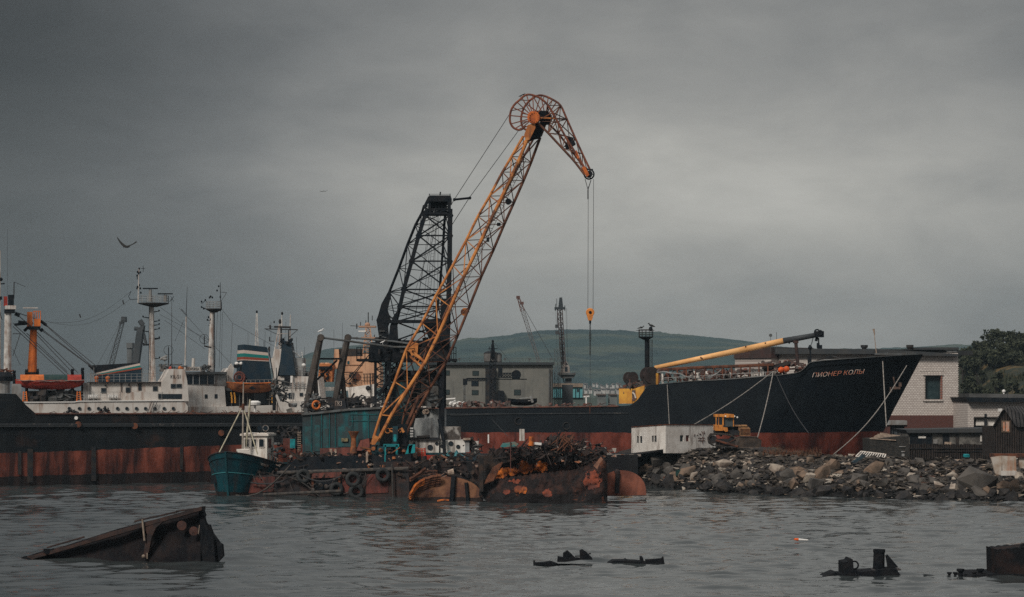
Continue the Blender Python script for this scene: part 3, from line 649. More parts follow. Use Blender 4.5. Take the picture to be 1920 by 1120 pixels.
c.tube(LA.pt(264, 504, 3.5), LA.pt(272, 504, 3.5), .03, n=4); c.tube(LA.pt(268.5, 498, 3.5), LA.pt(268.5, 510, 3.5), .03, n=4); c.tube(LA.pt(257, 517, 3.5), LA.pt(257.5, 524, 3.5), .05, n=4)
c.path([LA.pt(259, 561, 3.5), LA.pt(244, 562, 3.5), LA.pt(241, 556, 3.5), LA.pt(246, 546, 3.5)], .04, 4); c.tube(LA.pt(318, 566, 3.5), LA.pt(326, 556, 3.5), .04, n=4); c.tube(LA.pt(320, 556, 3.5), LA.pt(326, 566, 3.5), .03, n=4)
c.build('navigation_lights', MATS['black_steel'], m1)
for s, y in [(1, 584), (-1, 595), (1, 602), (1, 609), (1, 617), (-1, 621), (1, 634), (-1, 646), (1, 635.5), (1, 672)]:
    cx = 285 - (752 - y) * .011; c = MB(); e_ = LA.pt(cx + s * 15, y, 3.3); c.tube(LA.pt(cx, y + 1, 3.5), e_, .045, n=4); c.tube(LA.pt(cx, y + 3, 3.5), e_, .03, n=4); c.ball(e_ + Vector((0, 0, .08)), .09, 1.1, 6); c.build('light_bracket', MATS['black_steel'], m1)
c = MB(); c.tube(LA.pt(279, 752, 3.1), LA.pt(280, 575, 3.1), .05, n=4); c.build('cable_run', MATS['black_steel'], m1)
c = MB()
for a, b in [((246, 546), (85, 603)), ((244, 561), (90, 604))]:
    A, B = LA.pt(*a, 3.5), LA.pt(*b, 4); c.path([A.lerp(B, k / 10) - UP * (1.3 * math.sin(math.pi * k / 10)) for k in range(11)], .018, 4)
c.tube(LA.pt(230, 563, 3.6), LA.pt(232, 571, 3.6), .07, n=5); c.tube(LA.pt(149, 589, 3.6), LA.pt(151, 596, 3.6), .07, n=5)
c.thing('aerial_wire', 'double sagging aerial wire strung between the orange mast and the radar mast', 'wire', MATS['rope_dark'])
# ---- second ship of the left group: bridge, second mast, big funnel, orange lifeboat
LB = Pl((300, 226), (620, 232))
wb = T('white_trawler', 'white trawler with dark bridge windows and a name board beside the big striped funnel', 'ship', (-30, 232, 0))
uB = Vector((LB.u.x, LB.u.y, 0))
MB().poly(LB, [(352, 763), (425, 762.5), (530, 759.5), (534, 790), (352, 790)], 0, 9).build('hull', MATS['ship_white'], wb)
MB().poly(LB, [(347, 722.5), (421, 725), (424, 763), (347, 764.5)], .3, 8).build('deckhouse', MATS['ship_white'], wb)
MB().rect(LB, 350, 700, 424, 725, 1.2, 7).build('wheelhouse', MATS['pale_grey'], wb)
MB().rect(LB, 350, 702.5, 402, 720.5, 1.1, 1.3).build('bridge_window_band', MATS['glass_dark'], wb)
c = MB()
for x in (362, 374, 389, 402): c.tube(LB.pt(x, 702, 1.05), LB.pt(x, 721, 1.05), .05, n=4)
c.tube(LB.pt(350, 702, 1.05), LB.pt(403, 702, 1.05), .07, n=4); c.build('window_mullions', MATS['pale_grey'], wb)
MB().rect(LB, 347, 697.5, 426, 701.5, .8, 7.5).build('bridge_roof', MATS['grey_steel'], wb)
window(LB, 384, 740, 389, 747, wb, .28, .04); window(LB, 402.5, 739.5, 407.5, 747, wb, .28, .04)
MB().rect(LB, 424, 733, 518, 762, 1.6, 7).build('recess_wall', MATS['dark_steel'], wb)
MB().rect(LB, 424, 728, 520, 733, .6, 7).build('boat_deck', MATS['grey_steel'], wb)
c = MB()
for x in (434, 449, 464, 478, 505, 515): c.tube(LB.pt(x, 733, .7), LB.pt(x, 761, .7), .06, n=4)
c.build('deck_stanchions', MATS['grey_steel'], wb)
c = MB(); c.rect(LB, 476, 738, 502, 758, 1.5, 1.7); c.build('doorway', MATS['glass_dark'], wb)
for x in (433, 439, 509):
    c = MB(); c.path([LB.pt(x, 736, .5), LB.pt(x + 1.5, 744, .5), LB.pt(x + 2, 756, .5)], .10, 5); c.build('davit_foot', MATS['yellow_paint'], wb)
c = MB(); c.poly(LB, [(429, 688), (434, 682), (439, 690), (435, 717), (430, 728), (427, 728)], 1.5, 1.9); c.poly(LB, [(421, 700), (430, 690), (430, 728), (421, 728)], 2, 5); c.build('lifeboat_davit', MATS['ship_white'], wb)
c = MB(); c.ball(LB.pt(444, 682, 2), .24, .8); c.ball(LB.pt(452.5, 682, 2), .24, .8); c.build('satellite_dome', MATS['white_clean'], wb)
c = MB(); clutter(c, LB, 440, 684, 456, 692, 12, 1.8, 2.6, .1, .3, random.Random(9)); c.build('gear', MATS['black_steel'], wb)
c = MB(); c.ring(LB.pt(449, 708, 1.2), (0, -1, 0), .55, .12, 14, 5); c.ring(LB.pt(449, 708, 1.1), (0, -1, 0), .3, .09, 14, 5); c.build('hose_reel', MATS['rust_red'], wb)
# name board
c = MB(); c.rect(LB, 348.5, 688, 375.5, 695.5, 2.0, 2.12); nb_ = c.build('name_board', MATS['ship_white'], wb); text('ECHOREA', 'ship_name', MATS['letter_dark'], nb_, LB.pt(350, 694, 1.98), uB, UP, 4.4 / F * 228, wfit=23.5 / F * 228)
c = MB(); c.tube(LB.pt(362, 688, 2.4), LB.pt(363, 672, 2.4), .18, n=8); c.rect(LB, 378, 688, 385, 700, 2.2, 3); c.build('roof_pipe', MATS['ship_white'], wb)
c = MB(); clutter(c, LB, 300, 684, 350, 697, 30, 1, 3, .1, .35, random.Random(19)); clutter(c, LB, 376, 684, 392, 698, 14, 2, 3, .1, .4, random.Random(29)); c.build('roof_gear', MATS['grey_steel'], wb)
c = MB(); c.ball(LB.pt(339, 691, 1.6), .32, .85); c.build('orange_float', MATS['orange_paint'], wb); c = MB(); c.ball(LB.pt(320, 693, 1.6), .24, 1.4); c.build('red_float', MATS['red_paint'], wb)
c = MB(); c.tube(LB.pt(308, 696, 2), LB.pt(309, 676, 2), .05, n=4); c.ball(LB.pt(309, 674, 2), .3, .5); c.tube(LB.pt(300, 674, 2), LB.pt(313, 668, 2), .14, n=6); c.tube(LB.pt(316, 690, 2), LB.pt(316, 670, 2), .06, n=4); c.rect(LB, 303, 685, 312, 697, 1.8, 3); c.build('searchlight', MATS['pale_grey'], wb)
for x, y in ((316, 657), (383, 636)):
    c = MB(); c.ring(LB.pt(x, y, 2), (0, -1, 0), .50, .022, 22, 4); c.tube(LB.pt(x, y - 8, 2), LB.pt(x, y + 12, 2), .035, n=4); c.tube(LB.pt(x, y - 5, 2), LB.pt(x, y + 10, 2), .06, n=5)
    if x == 383: c.tube(LB.pt(383, 649, 2), LB.pt(396, 652, 2), .08, n=5)
    else: c.tube(LB.pt(x, 668, 2), LB.pt(x, 697, 2), .06, n=5)
    c.thing('loop_antenna', 'thin ring antenna on a stalk ' + ('above the KIL-51 board' if x == 316 else 'on an arm of the shorter white mast'), 'antenna', MATS['dark_steel'])
m2 = radar_mast(LB, 3, 395.5, 700, 581, .34, .22, (385, 417, 579), 'shorter white mast with a small platform behind the dark bridge windows', lean=2)
c = MB(); c.tube(LB.pt(414, 580, 3), LB.pt(413, 530, 3), .05, .03, 5); c.tube(LB.pt(413, 548, 3), LB.pt(425, 549, 3), .03, n=4); c.tube(LB.pt(425, 549, 3), LB.pt(414, 566, 3), .025, n=4); c.build('top_pole', MATS['dark_steel'], m2)
c = MB(); 
for x, y in [(395, 556), (393, 558), (398, 558), (410, 537), (407, 545), (413, 557), (378, 566), (385, 563), (378, 576), (382, 579), (389, 600), (391, 595), (400, 610), (394, 611), (413, 582)]: c.ball(LB.pt(x, y, 3 - .3 * (x % 2)), .10, 1.2, 6)
c.tube(LB.pt(378, 570, 3), LB.pt(386, 563, 3), .04, n=4); c.tube(LB.pt(378, 576, 3), LB.pt(390, 581, 3), .06, n=4); c.tube(LB.pt(389, 601, 3), LB.pt(402, 601, 3), .05, n=4); c.tube(LB.pt(391, 610, 3), LB.pt(402, 611, 3), .05, n=4); c.build('lights', MATS['black_steel'], m2)
MB().tube(LB.pt(402, 700, 2.6), LB.pt(402, 582, 2.6), .06, n=4).build('cable_run', MATS['black_steel'], m2)
c = MB()
for a, b in [((416, 580), (436, 606)), ((436, 606), (515, 650)), ((300, 576), (400, 650)), ((336, 578), (440, 690)), ((308, 600), (385, 655)), ((414, 582), (411, 690)), ((408, 582), (403, 690)), ((417, 585), (415, 700)), ((340, 579), (352, 592)), ((345, 600), (328, 640)), ((436, 606), (432, 690)), ((300, 590), (395, 640))]:
    c.tube(LB.pt(*a, 3), LB.pt(*b, 3), .02, n=4)
c.thing('rigging', 'web of thin stay wires between the two white masts and the big funnel', 'rigging', MATS['rope_dark'])
t = T('whip_mast', 'slim white pole mast standing between the two radar masts', 'mast', LB.pt(347, 697, 2))
MB().tube(LB.pt(347, 697, 2), LB.pt(349, 594, 2), .09, .06, 6).build('pole', MATS['mast_white'], t); c = MB(); c.tube(LB.pt(349, 594, 2), LB.pt(351, 538, 2), .05, .02, 5); c.tube(LB.pt(349, 592, 2), LB.pt(340, 580, 2), .025, n=4); c.build('whip', MATS['rope_dark'], t)
MB().tube(LB.pt(322, 690, 2), LB.pt(322, 560, 2), .045, .02, 5).thing('whip_antenna', 'thin dark whip antenna just right of the tall radar mast', 'antenna', MATS['rope_dark'])
# big funnel
bf = T('funnel', 'big dark blue funnel with white green and red stripes above the orange lifeboat', 'funnel', LB.pt(482, 718, 2))
c = MB(); c.poly(LB, [(457.5, 646), (500, 651), (502, 655), (510, 718), (454.5, 716)], 1.2, 4.6); c.build('casing', MATS['funnel_blue'], bf)
def strip(y0l, y0r, y1l, y1r, m_, nm):
    xl = lambda y: 457.5 - (y - 646) * .045; xr = lambda y: 501 + (y - 652) * .13
    MB().poly(LB, [(xl(y0l), y0l), (xr(y0r), y0r), (xr(y1r), y1r), (xl(y1l), y1l)], 1.16, 4.64).build(nm, MATS[m_], bf)
strip(656.5, 661.5, 662.5, 667, 'stripe_white', 'white_stripe'); strip(662.5, 667, 669.2, 672.5, 'stripe_teal', 'green_stripe'); strip(669.2, 672.5, 674.3, 676.5, 'stripe_red', 'red_stripe'); strip(674.3, 676.5, 675.6, 678, 'stripe_white', 'thin_white_stripe')
c = MB(); c.tube(LB.pt(503, 652, 1.5), LB.pt(517, 728, 1.5), .06, n=5); c.path([LB.pt(503 + k * 1.4, 654 + k * 7, 1.4) for k in range(8)], .03, 4); c.tube(LB.pt(505, 660, 1.4), LB.pt(505, 650, 1.4), .08, n=5); c.build('stay_ladder', MATS['dark_steel'], bf)
lb = T('lifeboat', 'weathered orange open lifeboat hanging below the big striped funnel', 'lifeboat', LB.pt(472, 736, .6))
boat_shell(LB, 425, 517, 719, 737, -.4, 2.4).build('hull', M('orange_worn', (.42, .15, .06), (.26, .09, .045), 1.2, streak=(.10, .05, .035), samt=.4, rough=.7), lb, smooth=True)
c = MB(); c.path([LB.pt(425 + 9.2 * k, 719 - 2 * ((k - 5) / 5) ** 2, -.42 + .02 * 0) for k in range(11)], .06, 5); c.build('gunwale', MATS['orange_paint'], lb)
c = MB(); c.poly(LB, [(467, 728), (473, 724), (480, 729), (474, 731)], -.46, -.3); c.build('patch', MATS['black_steel'], lb)
c = MB(); c.tube(LB.pt(427, 716, -.2), LB.pt(426, 700, .5), .03, n=4); c.tube(LB.pt(514, 716, -.2), LB.pt(513, 690, .5), .03, n=4); c.railn(LB.pt(462, 719, .3), LB.pt(512, 718, .3), .35, 6, .025, 1); c.build('falls', MATS['rope'], lb)
# ================================================================ far cranes at the left
FC = flat(420)
def lat_boom(L, a, b, wa_, wb_, off0, off1, n, r, mb=None):
    "four-chord lattice between pixel points a and b, widths in px"
    mb = mb or MB(); d = Vector((b[0] - a[0], b[1] - a[1])); nrm = Vector((d.y, -d.x)).normalized(); ch = []
    for s, o in ((-1, off0), (1, off0), (1, off1), (-1, off1)):
        ch.append([L.pt(a[0] + d.x * i / n + s * nrm.x * (wa_ + (wb_ - wa_) * i / n) / 2, a[1] + d.y * i / n + s * nrm.y * (wa_ + (wb_ - wa_) * i / n) / 2, o) for i in range(n + 1)])
    for c in ch: mb.tube(c[0], c[-1], r * 1.6, n=4)
    for i in range(4): lace(mb, ch[i], ch[(i + 1) % 4], r)
    return mb
M('far_crane', (.045, .055, .062), (.07, .075, .08), .3, rough=.9)
t = T('harbour_crane', 'faint grey lattice jib of a far crane leaning right, left of the tall radar mast', 'crane', FC.pt(208, 700, 0))
lat_boom(FC, (207, 690), (231, 600), 9, 6, 0, 1.2, 9, .07).build('jib', MATS['far_crane'], t)
c = MB(); c.rect(FC, 227, 594, 236, 604, 0, 1.2); c.rect(FC, 223, 603, 230, 608, 0, 1.2); c.build('jib_head', MATS['far_crane'], t)
c = MB(); c.tube(FC.pt(229, 600, 0), FC.pt(180, 690, 0), .035, n=4); c.tube(FC.pt(229, 602, 0), FC.pt(196, 690, 0), .035, n=4); c.build('rope', MATS['far_crane'], t)
c = MB(); c.rect(FC, 196, 690, 216, 735, 0, 3); c.tube(FC.pt(206, 735, 1.5), Vector((FC.pt(206, 735, 1.5).x, FC.pt(206, 735, 1.5).y, 2)), 1.6, n=8); c.build('cab', MATS['far_crane'], t)
t = T('harbour_crane', 'dark far crane with folded jib just left of the tall radar mast', 'crane', FC.pt(250, 700, 0))
c = MB(); c.poly(FC, [(246, 690), (258, 690), (268, 618), (262, 614), (256, 620)], 0, 2); c.build('tower', MATS['far_crane'], t)
c = MB(); c.path([FC.pt(266, 626, .5), FC.pt(268, 610, .5), FC.pt(262, 601, .5)], .5, 6); c.path([FC.pt(266, 612, .5), FC.pt(270, 628, .5), FC.pt(274, 646, .5)], .28, 6); c.tube(FC.pt(252, 616, .5), FC.pt(266, 618, .5), .4, n=6); c.tube(FC.pt(268, 647, .5), FC.pt(282, 646, .5), .2, n=5); c.tube(FC.pt(256, 655, .5), FC.pt(265, 659, .5), .2, n=5); c.build('folded_jib', MATS['far_crane'], t)
c = MB(); c.rect(FC, 244, 690, 262, 735, 0, 3); c.tube(FC.pt(252, 735, 1.5), Vector((FC.pt(252, 735, 1.5).x, FC.pt(252, 735, 1.5).y, 2)), 1.6, n=8); c.build('base', MATS['far_crane'], t)
t = T('tank_tower', 'pale grey square tower far behind, left of the dark folded crane', 'tower', FC.pt(243, 700, 6))
c = MB(); c.rect(FC, 238, 653, 247, 735, 5, 7); c.rect(FC, 237, 643, 248, 653, 4.8, 7.2); a_ = FC.pt(242, 735, 6); c.box((a_.x, a_.y, (a_.z + 2) / 2), (1.0, 2, a_.z - 2)); c.build('shaft', M('tower_pale', (.15, .16, .165), rough=.9), t)
# ================================================================ grey naval-looking ship behind the striped funnel
LC = flat(244)
gs = T('white_ship', 'white ship with yard-arm mast and dark blue tapering funnel, right of the striped funnel', 'ship', LC.pt(545, 760, 3)); UX = Vector((1, 0, 0))
MB().rect(LC, 505, 752, 720, 800, 0, 9).build('hull', MATS['ship_white'], gs)
MB().poly(LC, [(520, 706), (596, 706), (602, 755), (516, 755)], .6, 8).build('superstructure', MATS['ship_white'], gs)
MB().poly(LC, [(508, 672), (552, 672), (556, 706), (512, 706)], 1.6, 7).build('upper_deck_house', MATS['ship_white'], gs)
MB().poly(LC, [(548, 671), (567, 671), (568, 707), (550, 707)], 1.0, 5).build('wheelhouse', MATS['pale_grey'], gs)
MB().poly(LC, [(514, 655), (529.5, 654), (518, 716), (519, 730), (511, 730)], .5, 2).build('kingpost', MATS['ship_white'], gs)
c = MB(); c.poly(LC, [(528, 650), (546, 650), (554, 704), (523, 704)], .3, 3.5); c.poly(LC, [(530, 638), (546, 642), (547, 650), (528, 650)], .6, 3); c.build('funnel', MATS['funnel_blue'], gs)
c = MB(); c.rect(LC, 533, 704, 543, 722, .35, .9); clutter(c, LC, 528, 636, 547, 652, 16, .3, 2, .1, .5, random.Random(8)); c.build('exhaust_gear', MATS['black_steel'], gs)
c = MB(); c.rect(LC, 544.5, 705, 549, 718, .3, 1); c.build('white_panel', MATS['white_clean'], gs)
c = MB(); c.rect(LC, 554, 697, 578, 716, 2.5, 6); c.build('gun_house', MATS['dark_steel'], gs)
c = MB(); 
for y in (717, 721, 725): c.tube(LC.pt(528, y, .4), LC.pt(572, y, .4), .045, n=4)
for x in range(528, 573, 8): c.tube(LC.pt(x, 717, .4), LC.pt(x, 730, .4), .045, n=4)
c.railn(LC.pt(553, 704, .7), LC.pt(590, 704, .7), .9, 6, .025, 3); c.railn(LC.pt(552, 671, 1), LC.pt(568, 671, 1), .8, 3, .025, 3); c.build('deck_railing', MATS['pale_grey'], gs)
for a in [(541, 737, 551, 748), (522, 737, 528, 743), (562, 737, 568, 743), (534, 736, 538, 744)]: window(LC, *a, gs, .55, .04)
ms = T('yard_mast', 'white tripod mast with a wide dark yard arm above the dark blue tapering funnel', 'mast', LC.pt(528, 672, 2.5))
c = MB(); 
for x in (512, 524): c.tube(LC.pt(x, 672, 2.2), LC.pt(524, 608, 2.5), .07, n=5)
c.tube(LC.pt(528, 672, 3.5), LC.pt(527, 608, 2.6), .13, .09, 6)
for y in (655, 640, 626): c.tube(LC.pt(514 + (672 - y) * .12, y, 2.3), LC.pt(540, y, 2.6), .05, n=4)
c.tube(LC.pt(516, 655, 2.3), LC.pt(530, 640, 2.6), .05, n=4); c.build('tripod', MATS['mast_white'], ms)
MB().tube(LC.pt(528.5, 612, 2.6), LC.pt(528.5, 590, 2.6), .09, .05, 6).build('topmast', MATS['mast_white'], ms)
MB().tube(LC.pt(543.5, 650, 2.6), LC.pt(544.5, 590, 2.6), .10, .05, 6).build('pole_mast', MATS['mast_white'], ms)
c = MB(); c.tube(LC.pt(496, 617, 2.5), LC.pt(558.5, 618.5, 2.5), .06, n=5); c.tube(LC.pt(497, 617, 2.5), LC.pt(524, 629, 2.5), .04, n=4); c.tube(LC.pt(558, 619, 2.5), LC.pt(540, 634, 2.5), .04, n=4)
c.tube(LC.pt(514, 613, 2.5), LC.pt(545, 614, 2.5), .12, n=5); c.tube(LC.pt(506.5, 610, 2.5), LC.pt(506.5, 618, 2.5), .10, n=5); c.tube(LC.pt(503, 612, 2.5), LC.pt(515, 614, 2.5), .04, n=4); c.tube(LC.pt(505.5, 632, 2.5), LC.pt(505.5, 640, 2.5), .08, n=4); c.tube(LC.pt(504, 640, 2.5), LC.pt(514, 640, 2.5), .05, n=4)
c.tube(LC.pt(541, 618, 2.5), LC.pt(541, 640, 2.5), .08, n=4); c.ball(LC.pt(525, 603, 2.6), .18, 1.6, 6); c.ball(LC.pt(529, 588, 2.6), .14, 1.4, 6); c.ball(LC.pt(514, 604, 2.6), .1, 1.4, 6); c.tube(LC.pt(528, 608, 2.6), LC.pt(528, 672, 2.4), .06, n=4); c.build('yard_arm', MATS['dark_steel'], ms)
c = MB(); c.tube(LC.pt(549, 659, 1.5), LC.pt(563, 669, 1.5), .10, n=6); c.tube(LC.pt(566, 660, 2), LC.pt(567, 672, 2), .05, n=4); c.build('signal_boom', MATS['white_clean'], ms)
c = MB(); c.ball(LC.pt(569.5, 685, 1), .24, .9); c.build('radome', MATS['white_clean'], gs)
t = T('lattice_mast', 'slender white lattice mast rising behind the big striped funnel', 'mast', LC.pt(480, 720, 6))
c = lat_boom(LC, (481, 720), (481.5, 588), 10, 2, 6, 6.6, 16, .028); c.build('lattice', MATS['mast_white'], t); c = MB(); c.ball(LC.pt(481.5, 585, 6.3), .13, 1.4, 6); c.tube(LC.pt(496, 720, 6.3), LC.pt(495, 640, 6.3), .04, n=4); c.build('lamp', MATS['black_steel'], t)
c = MB()
for x, y0, y1 in [(465, 624, 660), (497, 620, 650), (508, 604, 660), (536, 603, 640), (556, 632, 672), (571, 650, 690), (626, 618, 660), (642, 606, 650)]: c.tube(LC.pt(x, y1, 3), LC.pt(x, y0, 3), .02, n=4)
c.thing('whip_aerials', 'row of hair-thin whip aerials above the white ships left of the dark leaning posts', 'antenna', MATS['rope_dark'])
# small foremast, slanting white gangway plates in front (between the funnel and the crane house)
LG = Pl((450, 198), (600, 200))
t = T('gangway', 'white slanting gangway strut leaning over the black hull beside the teal machine house', 'gangway', LG.pt(525, 772, 0))
c = MB(); c.poly(LG, [(516, 742), (520, 740), (534, 771), (527, 772)], -.3, .2); c.build('white_strut', MATS['ship_white'], t)
c = MB(); c.poly(LG, [(538, 768), (547, 765), (560, 804), (550, 811)], -.8, -.3); c.build('plank', M('plank_grey', (.22, .21, .19), (.12, .11, .10), 2, rough=.9), t)
c = MB(); c.tube(LG.pt(514, 770, -.2), LG.pt(514, 740, -.2), .16, n=6); c.tube(LG.pt(518, 690, 0), LG.pt(520, 772, 0), .05, n=4); c.build('post', MATS['black_steel'], t)
c = MB(); clutter(c, LG, 509, 715, 535, 752, 55, -.1, 1.4, .08, .4, random.Random(88)); c.build('rigging_gear', MATS['grey_steel'], t)
t = T('searchlight_mast', 'slim white tripod with a round lamp platform right of the slanting gangway', 'mast', LG.pt(549, 762, 1))
c = MB(); c.tube(LG.pt(549, 706, 1), LG.pt(549, 757, 1), .05, n=5); c.tube(LG.pt(549, 712, 1), LG.pt(544, 757, 1), .035, n=4); c.tube(LG.pt(549, 712, 1), LG.pt(555, 757, 1), .035, n=4); c.build('tripod', MATS['mast_white'], t)
c = MB(); c.lathe(LG.pt(549, 757, 1), UP, [(.35, -.35), (.44, -.1), (.40, .05)], 14); c.build('platform', MATS['pale_grey'], t)
# ================================================================ tan ship behind the crane
LD = flat(252)
ts = T('tan_ship', 'ship with tan upperworks and white lower wall behind the leaning dark posts', 'ship', LD.pt(660, 760, 3))
MB().rect(LD, 585, 756, 800, 800, 0, 9).build('hull', MATS['ship_white'], ts)
c = MB(); c.poly(LD, [(640, 669), (680, 668), (680, 727), (640, 727)], 1, 8); c.poly(LD, [(680, 664), (704, 664), (712, 690), (712, 727), (680, 727)], .3, 7.3); c.build('superstructure', MATS['tan_paint'], ts)
MB().rect(LD, 636, 654, 676, 668, 2.5, 7).build('bridge', MATS['dark_steel'], ts)
MB().poly(LD, [(627, 655), (635, 655), (637, 692), (624, 692)], 2, 4).build('chimney', MATS['tan_paint'], ts)
c = MB(); c.poly(LD, [(599, 682), (625, 682), (622, 716), (596, 716)], 1, 4); c.build('boat_house', M('tan_orange', (.60, .22, .08), (.42, .14, .05), 1, rough=.7), ts)
for x in (604.5, 613.5):
    c = MB(); c.lathe(LD.pt(x, 687, 1.6), UP, [(.30, 0), (.34, .25), (.25, .42)], 10); c.build('ventilator', MATS['tan_paint'], ts)
c = MB(); c.rect(LD, 598, 687, 623, 693, .8, 1.05); clutter(c, LD, 602, 690, 624, 716, 16, .6, 1, .08, .35, random.Random(4)); c.build('boat_gear', MATS['black_steel'], ts)
c = MB(); c.poly(LD, [(652, 727), (704, 720), (708, 759), (655, 759)], -.4, .3); c.rect(LD, 590, 726, 652, 733, 0, 1); c.build('lower_wall', MATS['white_dirty'], ts)
window(LD, 651.5, 677.5, 655, 683, ts, .98, .03, g='teal_boat')
c = MB()
for y in range(700, 722, 3): c.rect(LD, 697, y, 701, y + 1.2, .2, .3)
c.rect(LD, 641, 684, 680, 685, .9, 1.0); c.rect(LD, 641, 697, 680, 697.8, .9, 1.0); c.build('wall_louvres', M('tan_dark', (.28, .15, .09), rough=.8), ts)
c = MB(); c.lathe(LD.pt(668.5, 707, .96), (0, -1, 0), [(.5, 0), (.5, .05)], 12); c.lathe(LD.pt(666, 714, .96), (0, -1, 0), [(.25, 0), (.25, .05)], 12); c.build('rust_patch', MATS['rust'], ts)
c = MB(); c.railn(LD.pt(640, 722, .2), LD.pt(704, 719, .2), 1.2, 12, .025, 3); clutter(c, LD, 640, 700, 664, 722, 14, .2, .9, .08, .3, random.Random(45)); c.build('deck_railing', MATS['dark_steel'], ts)
c = MB(); c.ball(LD.pt(690, 728, -.6), .3); c.tube(LD.pt(694, 700, -.6), LD.pt(696, 758, -.6), .07, n=5); c.path([LD.pt(663, 748, -.6), LD.pt(680, 742, -.6), LD.pt(685, 744, -.6), LD.pt(685, 757, -.6)], .06, 5); c.build('wall_pipe', MATS['dark_steel'], ts)
t = T('signal_mast', 'tan lattice signal mast on the tan ship, left of the black crane tower', 'mast', LD.pt(690, 664, 3))
c = lat_boom(LD, (690, 664), (690, 612), 20, 7, 2.5, 4, 6, .05); c.build('lattice', MATS['tan_paint'], t)
c = MB(); c.rect(LD, 672, 611, 704, 614, 2.4, 4.2); c.rect(LD, 677, 632, 704, 635, 2.4, 4.2); c.ball(LD.pt(689, 609, 3.2), .34, .8); c.build('platform', M('tan_dark2', (.40, .24, .16), rough=.8), t)
c = MB(); c.rect(LD, 672, 620, 686, 622.5, 2.2, 2.5); c.build('white_scanner', MATS['white_clean'], t)
c = MB(); c.tube(LD.pt(690.5, 611, 3.3), LD.pt(690.5, 586, 3.3), .06, n=5); c.tube(LD.pt(657, 611, 3.3), LD.pt(676, 612, 3.3), .05, n=4); c.tube(LD.pt(669, 607, 3.3), LD.pt(669, 617, 3.3), .09, n=4); c.tube(LD.pt(669, 632, 3.3), LD.pt(669, 637, 3.3), .08, n=4)
for x, y in ((676, 604), (686, 601), (698, 592), (702, 628), (695, 626)): c.tube(LD.pt(x, y, 3.3), LD.pt(x, y + 9, 3.3), .06, n=4)
c.build('aerials', MATS['dark_steel'], t)
# ================================================================ grey hall building and its surroundings
GB = flat(300)
gb = T('hall_building', 'long grey rendered hall with a dark roof edge behind the black crane tower', 'building', GB.pt(935, 740, 5))
M('hall_wall', (.20, .195, .175), (.165, .165, .150), .5, streak=(.12, .12, .115), samt=.25, rough=.95, bump=.02)
b_ = GB.pt(0, 740, 0)
c = MB(); a_, d_ = GB.pt(800, 684, 0), GB.pt(1037, 684, 0); c.box(((a_.x + d_.x) / 2, 308, (a_.z + 2.2) / 2), (d_.x - a_.x, 16, a_.z - 2.2 + 0)); 
for v_ in c.v: v_.z = max(v_.z, 2.2) if v_.z < 5 else a_.z
c.build('wall', MATS['hall_wall'], gb)
c = MB(); c.rect(GB, 796, 679.5, 1039, 684.2, -.5, 16.4); c.build('roof', M('roof_dark', (.035, .045, .05), (.05, .055, .06), 1, rough=.8), gb)
for a in [(830, 695, 843, 704), (886, 696, 897.5, 704.5), (884, 715, 897, 724), (830, 731, 843, 740), (885, 732, 897, 740.5), (964, 731, 976, 741)]:
    window(GB, *a, gb, -.02, .05, 'dark_steel', 'glass_dark' if a[0] == 884 else 'hall_glass' if M('hall_glass', (.035, .05, .052), rough=.3) else '')
c = MB(); c.rect(GB, 910, 690, 928, 762, -.9, .2); c.build('recess', MATS['dark_steel'], gb)  # dark block on the wall, its colour stands in for recess shade
c = MB(); c.poly(GB, [(932, 742), (935, 732), (944, 733), (946, 742), (946, 762), (932, 762)], -.7, .2); c.build('annex', MATS['black_steel'], gb)  # black block standing in for the shade of a second, smaller recess
c = MB(); 
for x in (1034, 1030): c.tube(GB.pt(x, 762, -.3), GB.pt(x, 690, -.3), .09, n=5)
c.build('downpipe', MATS['grey_steel'], gb)
c = MB(); c.railn(GB.pt(836, 679, .3), GB.pt(905, 679, .3), .5, 14, .02, 2); c.railn(GB.pt(945, 679, .3), GB.pt(1036, 679, .3), .5, 18, .02, 2)
for x in (861, 947, 993, 1033): c.tube(GB.pt(x, 679, .3), GB.pt(x, 673, .3), .06, n=4); c.box(GB.pt(x, 673, .3), (.35, .2, .2))
c.build('roof_railing', MATS['grey_steel'], gb)
for x0, x1, y0, m_ , lab in ((907, 933, 662, 'pale_grey', 'wide drum tank on the grey hall roof behind the dark lattice tower'), (930, 941, 665, 'dark_steel', 'narrow dark drum tank at the right of the wide tank on the hall roof')):
    t = T('roof_tank', lab, 'tank', GB.pt((x0 + x1) / 2, 679.4, 3)); r_ = (x1 - x0) / 2 / F * 303
    MB().lathe(GB.pt((x0 + x1) / 2, 679.4, 3), UP, [(r_ * .9, 0), (r_, .15), (r_, (679 - y0) / F * 303 - .1), (r_ * 1.06, (679 - y0) / F * 303)], 16).build('drum', M('tank_grey', (.14, .135, .13), (.10, .09, .085), .8, rough=.8), t)
    MB().lathe(GB.pt((x0 + x1) / 2, y0, 3), UP, [(r_ * 1.05, 0), (r_ * .5, .25)], 16).build('lid', MATS['dark_steel'], t)
